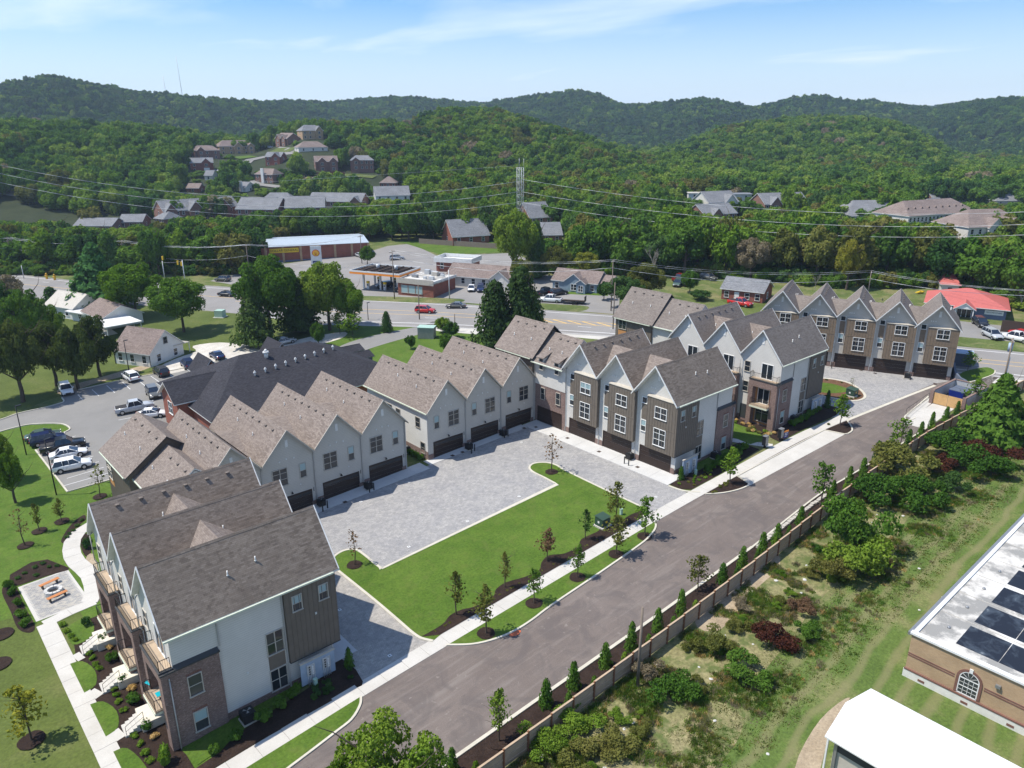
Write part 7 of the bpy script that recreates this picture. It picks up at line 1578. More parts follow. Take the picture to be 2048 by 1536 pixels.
for b, t, w_, k, mt, lb in [
 ((203, 618), 486, 120, 'pine', 'leaf_pine', 'pointed tiered pine beside the highway on the left'),
 ((275, 634), 514, 132, 'broad', 'leaf_bright', 'broad yellow-green tree right of the pointed pine'),
 ((368, 664), 545, 124, 'broad', 'leaf_mixed', 'round lone tree on the lawn left of centre'),
 ((542, 678), 495, 140, 'broad', 'leaf_mixed', 'tallest green tree of the lawn group left of centre'),
 ((512, 692), 590, 84, 'cedar', 'leaf_cedar', 'dark cedar at the left foot of the lawn group'),
 ((598, 664), 556, 84, 'cedar', 'leaf_cedar', 'dark cedar in the middle of the lawn group'),
 ((660, 660), 508, 118, 'broad', 'leaf_bright', 'bright green tree covering the right of the lawn group'),
 ((626, 655), 545, 96, 'broad', 'leaf_mixed', 'mid green tree between the dark cedar and the bright tree'),
 ((698, 662), 556, 74, 'broad', 'leaf_bright', 'small bright tree at the right end of the lawn group'),
 ((990, 694), 560, 86, 'cedar', 'leaf_cedar', 'dark cedar right of centre before the greige roofs'),
 ((1042, 690), 530, 92, 'cedar', 'leaf_cedar', 'taller dark cedar just behind the greige roofs'),
 ((1062, 660), 578, 60, 'cedar', 'leaf_cedar', 'third dark cedar leaning to the highway'),
 ((1026, 560), 407, 92, 'broad', 'leaf_bright', 'tall yellow-green tree in front of the pylon'),
 ((1072, 556), 440, 46, 'cedar', 'leaf_dark', 'dark vine-covered tree right of the tall yellow-green one'),
 ((1048, 590), 505, 56, 'far', 'leaf_olive', 'thin olive tree behind the tall dark cedar'),
 ((46, 804), 628, 92, 'broad', 'leaf_olive2', 'dark tree left of the yellow shrub by the car park'),
 ((113, 772), 632, 92, 'broad', 'leaf_olive2', 'dark tree over the car park corner'), ((157, 778), 640, 88, 'broad', 'leaf_olive2', 'dark tree with a clear trunk beside the facing white SUV'),
 ((201, 752), 620, 84, 'broad', 'leaf_olive2', 'rightmost dark tree of the car park row'), ((-14, 806), 600, 110, 'broad', 'leaf_olive2', 'dark tree cut by the left edge beyond the car park'),
 ((60, 716), 562, 92, 'broad', 'leaf_mixed', 'tall mixed green tree behind the car park row'), ((14, 700), 548, 96, 'broad', 'leaf_dark', 'tall shaded tree at the left edge behind the white house'),
 ((98, 690), 600, 70, 'broad', 'leaf_bright', 'lighter tree in front of the white gabled house'), ((22, 640), 540, 80, 'broad', 'leaf_brown', 'greyish brown tree at the left edge by the highway'),
 ((105, 612), 574, 40, 'arb', 'leaf_dark', 'dark rounded evergreen beside the white gabled house'), ((-20, 640), 540, 90, 'broad', 'leaf_mixed', 'green tree at the far left edge by the highway'),
 ((32, 1006), 900, 52, 'broad', 'leaf_bright', 'leafy young tree with long shadow on the left lawn'), ((4, 962), 858, 60, 'broad', 'leaf_bright', 'larger leafy tree cut by the left edge on the lawn'),
 ((637, 692), 641, 30, 'broad', 'leaf_arbor', 'small dense round tree on the lawn by the hip roof'), ((774, 664), 622, 24, 'cedar', 'leaf_dark', 'small dark conical tree beside the highway'),
 ((706, 672), 628, 50, 'young', 'leaf_bright', 'airy young tree at the bright tree group edge'), ((680, 668), 625, 34, 'young', 'leaf_bright', 'second airy young tree under the bright tree'),
 ((886, 666), 632, 34, 'broad', 'leaf_bright', 'bushy light tree beside the tall cabinet'), ((903, 676), 640, 34, 'broad', 'leaf_mixed', 'bushy tree before the short dark pole'),
 ((892, 706), 664, 34, 'broad', 'leaf_arbor', 'dense shrub-like tree behind the greige ridge'), ((822, 698), 667, 24, 'broad', 'leaf_arbor', 'small bush on the lawn by the access drive'),
 ((712, 706), 692, 10, 'arb', 'leaf_dark', 'tiny dark shrub beside the stair tower'), ((1380, 586), 535, 40, 'broad', 'leaf_arbor', 'green tree between the parked trucks and the ranch house'),
 ((1400, 600), 578, 44, 'broad', 'leaf_dark', 'low dark bush in front of the ranch house'), ((1246, 618), 548, 84, 'broad', 'leaf_dark', 'large dark tree right of the bungalow'),
 ((1208, 600), 560, 34, 'broad', 'leaf_dark', 'dark bush at the right end of the bungalow'), ((1290, 606), 520, 90, 'broad', 'leaf_olive', 'olive tree behind the corner townhouse'),
 ((1112, 560), 486, 66, 'broad', 'leaf_olive', 'olive brown tree behind the bungalow, left'), ((1170, 556), 500, 66, 'broad', 'leaf_yellow', 'yellow-green tree behind the bungalow, right'),
 ((735, 530), 488, 34, 'broad', 'leaf_arbor', 'bushy tree beside the end of the long store'), ((1500, 560), 470, 80, 'broad', 'leaf_brown', 'large pale brown half-bare tree behind the ranch house'),
 ((1985, 886), 748, 124, 'pine', 'leaf_arbor', 'large feathery conifer over the fence at the right edge'), ((1935, 742), 702, 28, 'young', 'leaf_mixed', 'young tree on the small lawn by the far row'),
 ((788, 1690), 1432, 235, 'airy', 'leaf_bright', 'yellow-green tree top at the bottom edge beside the lane'), ((690, 1700), 1500, 90, 'airy', 'leaf_bright', 'lower crown at the bottom edge, left part'),
 ((1330, 545), 440, 60, 'bare', 'bark_pale', 'bare pale tree with twisted branches right of centre'), ((1306, 560), 462, 60, 'bare', 'bark_pale', 'second bare pale tree right of centre'), ((1630, 580), 535, 24, 'bare', 'bark_pale', 'small bare tree behind the far row'), ((2040, 620), 540, 70, 'bare', 'bark_pale', 'bare grey tree at the right edge')]:
    tree_px(b, t, w_, k, mt, lb, base=.1 if w_ < 90 and k in ('broad', 'airy') and t > 590 and t < 800 else (.12 if w_ < 50 else .2))
# young planted trees
for b, t, w_, k, mt, lb in [
 ((913, 1230), 1142, 34, 'young', 'leaf_olive', 'young olive-leaved tree at the left end of the courtyard bed'), ((972, 1268), 1170, 42, 'young', 'leaf_olive', 'fuller young tree on the verge at the left end'),
 ((1010, 1176), 1103, 22, 'young', 'leaf_olive', 'narrow young tree, second in the courtyard bed'), ((1068, 1208), 1135, 30, 'young', 'leaf_mixed', 'young tree, second on the verge'),
 ((1094, 1124), 1058, 34, 'young', 'leaf_rust', 'thin reddish young tree in the middle of the bed'), ((1155, 1156), 1090, 28, 'young', 'leaf_mixed', 'young tree, third on the verge'),
 ((1171, 1079), 1018, 24, 'young', 'leaf_dark', 'dark narrow young tree left of the transformer'), ((1230, 1050), 960, 32, 'young', 'leaf_olive', 'tall young tree right of the transformer'),
 ((1232, 1110), 1030, 44, 'young', 'leaf_olive', 'young tree on the verge in front of the transformer'), ((1289, 1074), 990, 38, 'young', 'leaf_mixed', 'young tree at the right end of the verge'),
 ((1460, 968), 894, 36, 'young', 'leaf_bright', 'bright young tree on the first triangular bed'), ((1679, 852), 788, 34, 'young', 'leaf_bright', 'bright young tree on the second triangular bed'),
 ((1640, 1012), 922, 42, 'young', 'leaf_mixed', 'young green tree inside the fence, middle'), ((1797, 903), 834, 36, 'young', 'leaf_bright', 'young bright tree inside the fence, right of middle'),
 ((1395, 1184), 1108, 38, 'young', 'leaf_olive', 'rounded young tree inside the fence, left of middle'), ((998, 1484), 1378, 44, 'young', 'leaf_mixed', 'young tree inside the fence near the bottom edge'),
 ((1946, 808), 752, 34, 'young', 'leaf_bright', 'young tree beside the dumpster enclosure'), ((64, 1482), 1373, 64, 'young', 'leaf_yellow', 'yellowing young tree in a mulch circle, lower left'),
 ((709, 1131), 1060, 40, 'sparse', 'leaf_rust', 'nearly leafless young tree on the left tip of the lawn'), ((1103, 945), 868, 42, 'sparse', 'leaf_rust', 'nearly leafless young tree on the far tip of the lawn'),
 ((200, 994), 930, 40, 'sparse', 'leaf_olive', 'thin young tree beside the parking sign'), ((51, 1092), 1017, 26, 'sparse', 'leaf_rust', 'thin young tree on the left lawn, nearest'),
 ((79, 1063), 1006, 18, 'young', 'leaf_olive', 'narrow young tree on the left lawn, middle'), ((124, 1044), 997, 22, 'young', 'leaf_olive', 'bushy young tree on the left lawn beside the curved walk'), ((1704, 778), 755, 16, 'sparse', 'leaf_olive', 'tiny sapling on the round island')]:
    tree_px(b, t, w_, k, mt, lb, 'young planted trees', .3)
    if (b[1] > 960 and b[0] < 1000 and b != (913, 1230)) or b in ((709, 1131), (1103, 945), (1068, 1208), (1155, 1156), (1232, 1110), (1289, 1074)):
        P = at(*b); R_ = .85 if b != (64, 1482) else 1.0; q = [(P.x+R_*random.uniform(.92, 1.06)*math.cos(a), P.y+R_*random.uniform(.92, 1.06)*math.sin(a)) for a in [2*PI*i/16 for i in range(16)]]
        sheet('mulch_ring', q, 'mulch', 14, lift=.035)
for p in ((-2, 1330), (4, 1270)):
    P = at(*p); sheet('mulch_ring', [(P.x+1.0*math.cos(a), P.y+1.0*math.sin(a)) for a in [2*PI*i/16 for i in range(16)]], 'mulch', 14, lift=.035)
# conical evergreens inside the fence
for i, p in enumerate(((905, 1545), (1092, 1412), (1147, 1376), (1210, 1332), (1262, 1298), (1315, 1262), (1361, 1230), (1444, 1166), (1484, 1134), (1524, 1106), (1553, 1085), (1600, 1050), (1664, 996), (1697, 974), (1725, 951), (1753, 922), (1777, 912), (1816, 890), (1840, 876), (1862, 858), (1891, 842), (1913, 830), (1973, 806), (1990, 796), (2006, 786))):
    P = at(*p); tree(P, random.uniform(2.2, 2.9), random.uniform(1.0, 1.25), 'arb', 'leaf_arbor', ORD[i]+' conical evergreen from the bottom edge, inside the long fence', 'conical evergreens inside the fence', cat='shrub')
    P = at(p[0]+30, p[1]-4); P = Vector((P.x, fpt(max(0, P.x-20.5)).y+.7, zplane(P.x, 0))); tree(P, random.uniform(1.3, 1.7), .85, 'arb', 'leaf_bright' if i % 3 == 0 else 'leaf_arbor', ORD[i]+' low evergreen from the bottom edge, tucked against the long fence', 'low evergreens against the fence', cat='shrub')
def bush(p, h, w_, mt, label, group, me=None, P=None):
    P = P or at(*p); z = zplane(P.x, P.y) if P.length < 395 else P.z
    e = D.objects.new('shrub', random.choice(me or SH)); COL.objects.link(e); e.location = (P.x, P.y, z); e.rotation_euler = (0, 0, random.uniform(0, 6)); e.scale = (w_/1.7, w_/1.7, h/1.0)
    setmat(e, mt); tag(e, label, 'shrub', group); return e
z7p = lambda a, b: (a/2.62, 950+b/2.62)
for p, h, w_, mt, lb in ((z7p(545, 885), 1.0, 1.0, 'leaf_dark', 'dark upright shrub beside the farthest stoop'), (z7p(592, 975), 1.0, 1.1, 'leaf_arbor', 'round shrub between the farthest and middle stoops'), (z7p(655, 1100), 1.0, 1.2, 'leaf_dark', 'round shrub beside the middle stoop'), (z7p(708, 1195), 1.05, 1.35, 'leaf_arbor', 'large round shrub between the middle and nearest stoops'), (z7p(776, 1335), .95, 1.3, 'leaf_arbor', 'round shrub beside the nearest stoop'),
    (z7p(453, 790), .9, .9, 'leaf_dark', 'small cone shrub on the lawn patch by the patio'), (z7p(465, 385), 1.4, 1.2, 'leaf_dark', 'dark shrub inside the curve of the walk'), (z7p(868, 1510), 1.7, 1.2, 'leaf_bright', 'tall bright shrub at the brick corner of the nearest block')):
    bush(p, h, w_, mt, lb, None)
for p in (z7p(570, 912), z7p(690, 1128), z7p(812, 1380)): bush(p, .45, .8, 'leaf_sand', 'low orange-yellow mound shrub in the west front bed', 'orange-yellow mound shrubs')
for p in (z7p(350, 825), z7p(375, 850), z7p(395, 870), z7p(470, 940), z7p(488, 965), z7p(500, 1000), z7p(520, 1020), z7p(600, 1125), z7p(612, 1160), z7p(622, 1195), z7p(650, 1240), z7p(705, 1375), z7p(738, 1415), z7p(760, 1465), z7p(785, 1505), z7p(330, 790)): bush(p, .4, .7, 'leaf_bright', 'low light green perennial in the west front bed', 'low perennials in the west beds')
for p in (z7p(45, 590), z7p(70, 625), z7p(97, 685), z7p(112, 745), z7p(138, 790)): bush(p, .9, 1.15, 'leaf_arbor', 'rounded green shrub in the bed left of the patio', 'rounded shrubs left of the patio')
for p in (z7p(185, 488), z7p(225, 468), z7p(130, 520), z7p(95, 545), z7p(260, 485), z7p(300, 480), z7p(350, 330), z7p(365, 312), z7p(385, 295), z7p(405, 270), z7p(430, 240), z7p(190, 530)): bush(p, .3, .6, 'leaf_dark', 'small dark plant in the patio mulch bed', 'small plants in the patio beds')
for x, y, h, w_ in ((12.8, 48.1, .75, .9), (14.6, 48.2, .9, 1.0), (16.9, 48.6, 1.0, 1.3), (18.6, 49.1, 1.0, 1.3), (20.0, 49.4, 1.1, 1.4)): bush(None, h, w_, 'leaf_arbor', 'rounded shrub in the bed along the south wall of the nearest block', 'shrubs south of the nearest block', P=Vector((x, y, 0)))
for i in range(16): bush(None, .35, .55, 'leaf_dark', 'small dark perennial in the bed near the meter board of the nearest block', 'small plants by the nearest meter board', P=Vector((random.uniform(20.8, 25), random.uniform(47.7, 49.2), 0)))
tree(Vector((25.1, 49.4, zplane(25, 0))), 1.9, .95, 'arb', 'leaf_arbor', 'conical evergreen at the driveway corner of the nearest block', None, cat='shrub')
tree(Vector((73.3, 50.1, zplane(73, 0))), 1.9, .95, 'arb', 'leaf_arbor', 'conical evergreen at the garage corner of the battened block', None, cat='shrub'); tree(Vector((108.3, 48.6, zplane(108, 0))), 2.9, 1.0, 'arb', 'leaf_dark', 'dark conical evergreen beside the white-sided block', None, cat='shrub')
for i in range(9): bush(None, 1.0, 1.3, 'leaf_arbor', 'rounded shrub in the bed along the south side of the battened block', 'shrubs south of the battened block', P=Vector((77.5+i*1.15, 49.3+random.uniform(-.3, .3), 0)))
for i in range(8): bush(None, .95, 1.3, 'leaf_arbor', 'rounded shrub in the bed along the south side of the white-sided block', 'shrubs south of the white-sided block', P=Vector((98.3+i*1.1, 48.9+random.uniform(-.25, .25), 0)))
for i in range(22): bush(None, .3, .5, random.choice(('leaf_olive', 'leaf_bright')), 'small perennial in the mulch beside the battened block', 'small perennials by the battened block', P=Vector((random.uniform(72, 79), random.uniform(47.9, 49.6), 0)))
for i in range(16): bush(None, .45, .8, random.choice(('leaf_olive', 'leaf_bright', 'leaf_sand')), 'low mixed perennial before the brick balcony of the white-sided block', 'perennials before the brick balcony', P=Vector((random.uniform(91.8, 95), random.uniform(49, 56), 0)))
for i in range(10): bush(None, .35, .5, 'leaf_olive', 'low plant in the triangular kerb bed', 'low plants in the triangular beds', P=Vector((random.choice((73.5, 75.5, 77, 102.5)), 0, 0))+Vector((random.uniform(-.8, .8), random.uniform(45, 45.6), 0)))
for i in range(5): bush(None, .8, 1.1, 'leaf_arbor', 'clipped shrub in the gap beside the far greige row', 'clipped shrubs in the gap', P=Vector((53.1, 78.5+i*.8, 0)))
for i in range(14):
    a = 2*PI*i/14; c = (IS[0]+IS[len(IS)//2])/2; q = IS[int(i*len(IS)/14)]; p = c.lerp(q, .86); bush(None, .3, .5, 'leaf_olive', 'small plant round the rim of the island bed', 'small plants on the round island', P=Vector((p.x, p.y, 0)))
for i in range(30):
    t = random.random(); q = at(lerp(870, 1290, t), lerp(1268, 1030, t)-4); bush(None, .16, .3, 'leaf_olive', 'tiny plant in the courtyard mulch bed', 'tiny plants in the courtyard bed', P=q)
# big bushes of the rough verge
for p, h, w_, mt, lb in (((1700, 1085), 4.2, 5.5, 'leaf_arbor', 'large bright bush in the middle of the rough verge'), ((1718, 1148), 3.4, 5.0, 'leaf_bright', 'light green bush below the large one'), ((1662, 1160), 2.2, 3.0, 'leaf_olive', 'smaller olive bush at the left of the big bushes'),
    ((1785, 1015), 3.2, 5.5, 'leaf_arbor', 'wide green bush right of the middle'), ((1800, 960), 3.6, 6.5, 'leaf_olive', 'olive vine-covered bush at the fence gap'), ((1850, 1005), 2.6, 4.2, 'leaf_arbor', 'green bush before the mown field'), ((1895, 985), 2.2, 3.2, 'leaf_dark', 'dark bush with leaning stems beside the field'),
    ((1905, 912), 3.4, 6.0, 'leaf_arbor', 'spreading bush before the feathery conifer'), ((1950, 945), 2.8, 5.0, 'leaf_arbor', 'feathery green bush beside the maroon one'), ((1972, 930), 2.6, 5.0, 'leaf_maroon', 'dark maroon bush under the conifer'), ((1875, 935), 1.8, 3.2, 'leaf_maroon', 'small maroon bush right of the olive vines'), ((1548, 1288), 1.7, 3.0, 'leaf_maroon', 'dark maroon bush on the lower verge'), ((1600, 1225), 1.2, 1.9, 'leaf_rust', 'rust-brown dead bush on the lower verge'),
    ((1500, 1352), 1.6, 3.0, 'leaf_arbor', 'dark green bush at the field edge'), ((1345, 1395), 1.8, 3.2, 'leaf_arbor', 'bush right of the lone weathered pole'), ((1425, 1300), 1.4, 2.4, 'leaf_olive', 'olive bush between the pole and the maroon bush'), ((1085, 1500), 1.3, 2.6, 'leaf_bright', 'bright leafy patch below the fence at the bottom'), ((1150, 1450), 1.2, 2.8, 'leaf_bright', 'long bright leafy patch against the fence'), ((1220, 1500), 1.3, 3.0, 'leaf_olive', 'grassy olive thicket at the bottom of the verge'),
    ((1160, 1530), 1.2, 2.4, 'leaf_olive', 'grassy thicket at the bottom edge'), ((1290, 1350), 1.1, 2.0, 'leaf_brown', 'brown brushy patch behind the lone pole'), ((1620, 1270), 1.3, 2.0, 'leaf_arbor', 'small green bush right of the rust-brown bush'), ((1480, 1260), 1.0, 1.8, 'leaf_olive', 'low olive bush beside the bare patch'), ((2030, 880), 1.0, 2.0, 'leaf_brown', 'pile of brown brush on the field near the right edge')):
    bush(p, h, w_, mt, lb, None, SHW)
for i in range(90):
    x = random.uniform(26, 122); y = random.uniform(26.5, 31.4); s = random.uniform(.35, 1.2); bush(None, s*.75, s*1.3, random.choice(('leaf_olive', 'leaf_arbor', 'leaf_bright', 'leaf_bright', 'leaf_olive', 'leaf_brown')), 'low scrubby weed clump on the rough verge', 'scrubby weed clumps on the rough verge', SHW, P=Vector((x, y, 0)))
# ---- tree belts: individual trees
def inpoly(p, poly):
    x, y = p; r = False
    for (x0, y0), (x1, y1) in zip(poly, poly[1:]+poly[:1]):
        if (y0 > y) != (y1 > y) and x < (x1-x0)*(y-y0)/(y1-y0)+x0: r = not r
    return r
ROWS = []
def blocked(P, H_, w_, prob=1.):
    a = W(P.x, P.y, P.z+H_*.95); b = W(P.x, P.y, P.z); d = math.hypot(P.x, P.y); hw = w_*.42/a[2]*FPX
    for (x0, y0, x1, y1, dd) in KEEP:
        if d < dd+6 and a[0]+hw > x0 and a[0]-hw < x1 and a[1] < y1-2 and b[1] > y0: return True
    return False
def near_any(P, L_, d2): return any((P.x-q.x)**2+(P.y-q.y)**2 < d2 for q in L_)
KEEP += [(520, 480, 740, 526, 235), (868, 505, 945, 548, 190), (890, 540, 1022, 585, 170), (1100, 538, 1200, 590, 160), (1440, 553, 1540, 605, 160), (1880, 575, 2020, 660, 160), (755, 490, 870, 512, 240)]
belt = []
def fill(poly, n, dmin, hr, wr, mts, lb, grp, tries=6000, kinds=('far',)):
    xs = [p[0] for p in poly]; ys = [p[1] for p in poly]; c = 0
    for _ in range(tries):
        if c >= n: break
        p = (random.uniform(min(xs), max(xs)), random.uniform(min(ys), max(ys)))
        if not inpoly(p, poly): continue
        P = at(*p)
        if near_any(P, belt, dmin**2): continue
        H_ = random.uniform(*hr); w_ = random.uniform(*wr)
        if blocked(P, H_, w_): continue
        belt.append(P.copy()); c += 1; tree(P, H_, w_, random.choice(kinds), random.choice(mts), lb, grp, .14)
    return c
G_ = ('leaf_mixed', 'leaf_mixed', 'leaf_hill', 'leaf_bright', 'leaf_dark', 'leaf_olive', 'leaf_arbor')
c1 = fill([(-60, 462), (200, 470), (320, 480), (520, 470), (520, 528), (470, 548), (330, 551), (150, 546), (-60, 532)], 110, 6.2, (10, 16), (9, 13.5), G_, 'broadleaf tree in the dense belt behind the highway on the left', 'trees behind the highway on the left')
c2 = fill([(520, 452), (1010, 460), (1010, 478), (900, 482), (760, 484), (520, 478)], 60, 6, (10, 15), (8.5, 12.5), G_, 'broadleaf tree in the belt behind the long store', 'trees behind the long store')
c3 = fill([(1090, 492), (1400, 500), (1700, 508), (2100, 520), (2140, 640), (2030, 612), (1850, 570), (1680, 570), (1560, 560), (1430, 552), (1340, 556), (1240, 548), (1090, 540)], 130, 6.2, (12, 17.5), (10, 14.5), ('leaf_mixed', 'leaf_olive', 'leaf_arbor', 'leaf_mixed', 'leaf_hill', 'leaf_dark', 'leaf_bright', 'leaf_olive'), 'broadleaf tree in the wide belt right of centre', 'trees in the belt right of centre')
tree_px((1692, 580), 472, 62, 'broad', 'leaf_yellow', 'pale yellow-green tree standing out in the right belt', None)
# undergrowth masses under the belts and far forest: point-instanced
def scatter(name, pts, col_objs, kind='stuff', label=None):
    col = D.collections.new(name+'_sources')
    for o in col_objs: col.objects.link(o)
    me = D.meshes.new(name); me.from_pydata([p[0] for p in pts], [], [])
    a = me.attributes.new('sc', 'FLOAT_VECTOR', 'POINT'); a.data.foreach_set('vector', [x for p in pts for x in p[1]])
    a = me.attributes.new('rz', 'FLOAT', 'POINT'); a.data.foreach_set('value', [p[2] for p in pts]); a = me.attributes.new('ix', 'INT', 'POINT'); a.data.foreach_set('value', [p[3] for p in pts])
    o = link(D.objects.new(name, me)); tag(o, label, kind=kind)
    ng = D.node_groups.new(name, 'GeometryNodeTree'); ng.interface.new_socket('Geometry', in_out='INPUT', socket_type='NodeSocketGeometry'); ng.interface.new_socket('Geometry', in_out='OUTPUT', socket_type='NodeSocketGeometry')
    n = ng.nodes.new; gi = n('NodeGroupInput'); go = n('NodeGroupOutput'); ip = n('GeometryNodeInstanceOnPoints'); ci = n('GeometryNodeCollectionInfo'); ci.inputs['Collection'].default_value = col; ci.inputs['Separate Children'].default_value = True; ci.inputs['Reset Children'].default_value = True
    def attr(nm, typ): q = n('GeometryNodeInputNamedAttribute'); q.data_type = typ; q.inputs['Name'].default_value = nm; return [s for s in q.outputs if s.enabled and s.name == 'Attribute'][0]
    L_ = ng.links.new; m2p = n('GeometryNodeMeshToPoints'); L_(gi.outputs[0], m2p.inputs[0]); L_(m2p.outputs[0], ip.inputs['Points']); L_(ci.outputs[0], ip.inputs['Instance']); ip.inputs['Pick Instance'].default_value = True
    L_(attr('ix', 'INT'), ip.inputs['Instance Index']); cx_ = n('ShaderNodeCombineXYZ'); L_(attr('rz', 'FLOAT'), cx_.inputs[2]); L_(cx_.outputs[0], ip.inputs['Rotation']); L_(attr('sc', 'FLOAT_VECTOR'), ip.inputs['Scale']); L_(ip.outputs[0], go.inputs[0])
    md = o.modifiers.new('scatter', 'NODES'); md.node_group = ng; return o
src = []
for i, mt in enumerate(('leaf_hill', 'leaf_mixed', 'leaf_hill', 'leaf_arbor', 'leaf_bright', 'leaf_dark', 'leaf_olive', 'leaf_brown', 'leaf_ridge')):
    me = BRF[i % 4].copy(); me.materials.clear(); me.materials.append(M[mt]); src.append(D.objects.new('s%02d' % i, me))
CLEAR = [[(455, 322), (480, 312), (510, 308), (560, 300), (640, 292), (655, 306), (690, 300), (700, 318), (650, 330), (620, 335), (600, 345), (560, 335), (540, 345), (500, 352), (480, 345), (440, 345), (425, 330)], [(470, 352), (520, 372), (560, 372), (600, 356), (700, 350), (760, 348), (800, 380), (770, 392), (720, 388), (690, 372), (620, 378), (560, 384), (500, 378)],
         [(-60, 404), (60, 408), (110, 418), (140, 430), (240, 436), (330, 440), (330, 462), (-60, 452)], [(1940, 312), (1975, 300), (1985, 306), (1960, 322)]]
pts = []; rng = random.Random(12); r = 372.; fwd = math.atan2(CF.y, CF.x)
def add_far(x, y, r_, k=1.):
    z = hz_(x, y); P = Vector((x, y, z)); q = W(x, y, z); d = r_
    big = rng.random()**2; H_ = rng.uniform(9.5, 14)*k+4*big; w_ = rng.uniform(8.5, 14.5)*k*(1+.45*big)
    if -100 < q[0] < 2150:
        if d < 900 and any(inpoly((q[0], q[1]), c) for c in CLEAR): return
        if d < 760 and blocked(P, H_, w_):
            H_ *= .35; w_ *= .55
            if rng.random() < .5 or blocked(P, H_, w_): return
    n = mnoise.noise(Vector((x/120, y/120, 5.5))); u = rng.random()+n*.55
    ix = 0 if u < .26 else 2 if u < .42 else 1 if u < .58 else 3 if u < .66 else 5 if u < .74 else 4 if u < .95 else 6 if u < 1.1 else 4
    if rng.random() < .015: ix = 7
    if d > 1050: ix = rng.choice((8, 8, 8, 0, 3, 5))
    pts.append(((x, y, z-.8), (w_/2, w_/2, H_/1.72), rng.uniform(0, 6.28), ix))
while r < 2750:
    sp_ = 8.4 if r < 700 else lerp(8.4, 11, (r-700)/600) if r < 1300 else lerp(11, 15, (r-1300)/1400); half = 47 if r < 1300 else 43
    n = int(2*rad(half)*r/sp_)
    for i in range(n):
        a = fwd+rad(half)-2*rad(half)*(i+rng.uniform(.1, .9))/n; rr = r+rng.uniform(-.45, .45)*sp_; x, y = rr*math.cos(a), rr*math.sin(a)
        px_, _f = px_of(x, y)
        if r < 395 and any((x-q.x)**2+(y-q.y)**2 < 40 for q in belt): continue
        add_far(x, y, r, 1 if r < 1300 else 1.25)
    r += sp_*.92
scatter('forest', pts, src)
# mid-ground thicket between the belts and the hills (valley floor)
pts = []
for _ in range(9000):
    a = fwd+rad(rng.uniform(-47, 47)); rr = math.sqrt(rng.uniform(232**2, 380**2)); x, y = rr*math.cos(a), rr*math.sin(a); z = zplane(x, y); q = W(x, y, z); p = (q[0], q[1])
    if -120 < p[0] < 2200:
        if any(inpoly(p, c) for c in CLEAR): continue
        if inpoly(p, [(420, 545), (540, 500), (560, 480), (760, 480), (850, 478), (1010, 478), (1060, 520), (1100, 545), (1240, 560), (1240, 640), (400, 640)]): continue
        if p[1] > 547 or (p[0] > 1060 and p[1] > 540) or (p[0] < 520 and p[1] > 538): continue
    P = Vector((x, y, z)); H_ = rng.uniform(7, 14); w_ = rng.uniform(8, 12.5)
    if any((x-q_.x)**2+(y-q_.y)**2 < 22 for q_ in belt) or blocked(P, H_, w_): continue
    if len(pts) > 1600: break
    belt.append(P); pts.append(((x, y, z-.5), (w_/2, w_/2, H_/1.72), rng.uniform(0, 6.28), rng.choice((0, 1, 2, 3, 4, 5, 6, 0, 1))))
for _ in range(700):
    q = rng.random(); x_, y_ = (rng.uniform(-60, 520), rng.uniform(528, 550)) if q < .4 else (rng.uniform(1080, 2100), 0)
    if not y_: y_ = tab([(1080, 542), (1240, 548), (1430, 553), (1560, 562), (1680, 574), (1850, 572), (2030, 614), (2100, 630)], x_)+rng.uniform(-22, 2)
    P = at(x_, y_); H_ = rng.uniform(2, 4.5)
    if blocked(P, H_, 4): continue
    w_ = rng.uniform(4, 7); pts.append(((P.x, P.y, P.z-.5), (w_/2, w_/2, H_/1.5), rng.uniform(0, 6.28), rng.choice((0, 1, 3, 4, 5, 6))))
scatter('valley_woodland', pts, src)
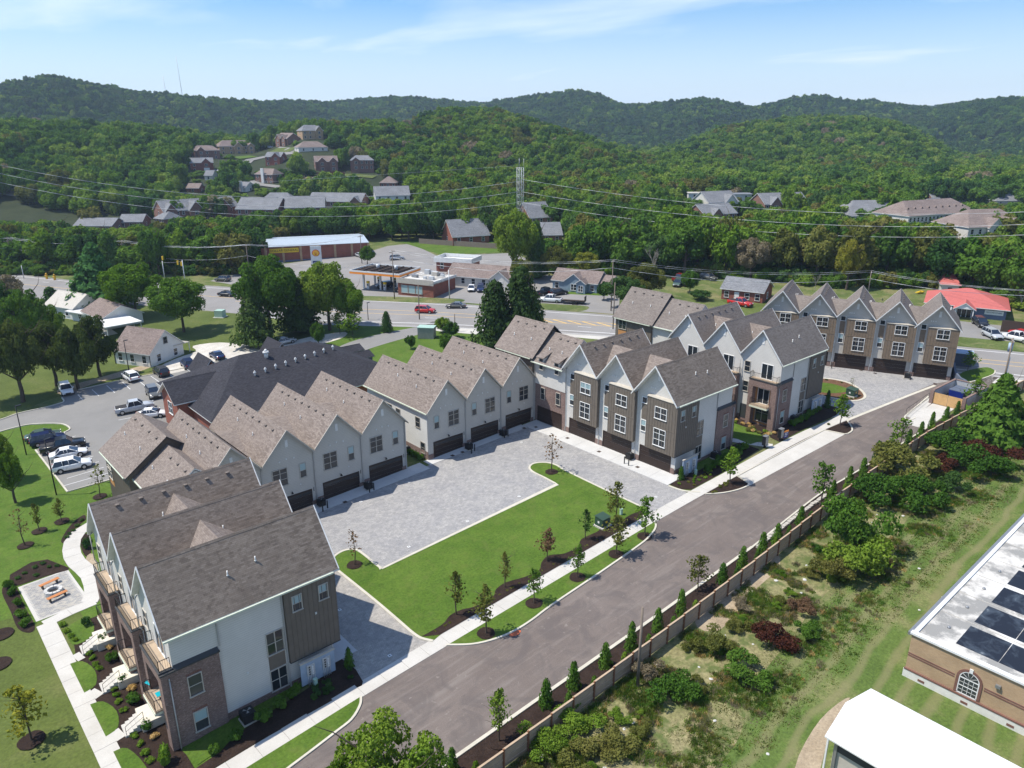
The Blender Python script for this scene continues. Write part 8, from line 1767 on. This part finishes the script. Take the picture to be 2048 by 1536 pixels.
# grass tufts on the rough verge and field
def tuft(seed, h, n, sp, mt):
    rg = random.Random(seed); mb = MB()
    for i in range(n):
        a = rg.uniform(0, 6.28); r_ = rg.uniform(0, sp); x, y = r_*math.cos(a), r_*math.sin(a); l = h*rg.uniform(.5, 1.1); dx, dy = rg.uniform(-.5, .5)*l, rg.uniform(-.5, .5)*l; w_ = .03
        mb.face([(x-w_, y, 0), (x+w_, y, 0), (x+dx, y+dy, l)])
    me = mb.mesh('tuft', M[mt], uv=False); return D.objects.new('t%02d' % seed, me)
ts = [tuft(1, .28, 26, .32, 'leaf_bright'), tuft(2, .38, 26, .3, 'leaf_brown'), tuft(3, .3, 30, .35, 'leaf_arbor'), tuft(4, .42, 22, .3, 'leaf_olive'), tuft(5, .3, 22, .3, 'leaf_sand')]
pts = []
for _ in range(42000):
    x = rng.uniform(24, 135); y = rng.uniform(21, 33.0); q = mnoise.noise(Vector((x/3, y/3, 1)))+.25*mnoise.noise(Vector((x, y, 4)))
    if q < .02 or y > fpt(max(0, x-20.5)).y-.3: continue
    if y < 26 and rng.random() > (y-20.5)/6: continue
    s = rng.uniform(.5, 1.2); pts.append(((x, y, zplane(x, y)), (s, s, s*rng.uniform(.6, 1.1)), rng.uniform(0, 6), rng.choice((0, 0, 1, 2, 3, 1, 4) if q < .25 else (2, 2, 0, 3))))
scatter('weed_tufts', pts, ts)
ts2 = [tuft(11, .09, 30, .5, 'leaf_arbor'), tuft(12, .1, 30, .5, 'leaf_olive'), tuft(13, .1, 26, .5, 'leaf_brown')]
pts = []
for _ in range(2500):
    x = rng.uniform(36, 150); y = rng.uniform(20, 26); pts.append(((x, y, zplane(x, y)), (1.3, 1.3, rng.uniform(.8, 1.3)), rng.uniform(0, 6), rng.choice((0, 0, 1, 2))))
scatter('field_tufts', pts, ts2)
# hillside lanes
def drape(pts, w_, mt, name='hill_road'):
    P = [at(*p) for p in pts]; mb = MB(); L_ = []
    for i, p in enumerate(P):
        d = (P[min(i+1, len(P)-1)]-P[max(i-1, 0)]).xy.normalized(); n = Vector((-d.y, d.x))*w_/2; L_.append([(q.x, q.y, hz_(q.x, q.y)+.5) for q in (p.xy+n, p.xy-n)])
    for (a, b), (c, d) in zip(L_, L_[1:]): mb.face([b, d, c, a])
    o = mb.obj(name, M[mt], uv=False); tag(o, kind='structure')
drape([(450, 345), (470, 338), (490, 330), (500, 322), (530, 316), (560, 310), (600, 306)], 6, 'asphalt_lot'); drape([(470, 340), (475, 352), (485, 358), (520, 372), (560, 376)], 4.5, 'asphalt_lot'); drape([(555, 298), (575, 300), (600, 305)], 4, 'asphalt_lot'); drape([(590, 362), (640, 356), (660, 352)], 4, 'bare_soil'); drape([(425, 342), (450, 346), (470, 344)], 4, 'asphalt_lot')
drape([(470, 318), (490, 316), (508, 314)], 9, 'grass_lawn', 'hill_lawn'); drape([(545, 303), (565, 302), (590, 300)], 8, 'grass_lawn_olive', 'hill_lawn'); drape([(690, 352), (720, 354), (750, 356)], 8, 'grass_lawn_olive', 'hill_lawn'); drape([(0, 425), (60, 426), (110, 430), (150, 434)], 8, 'gravel_drive')
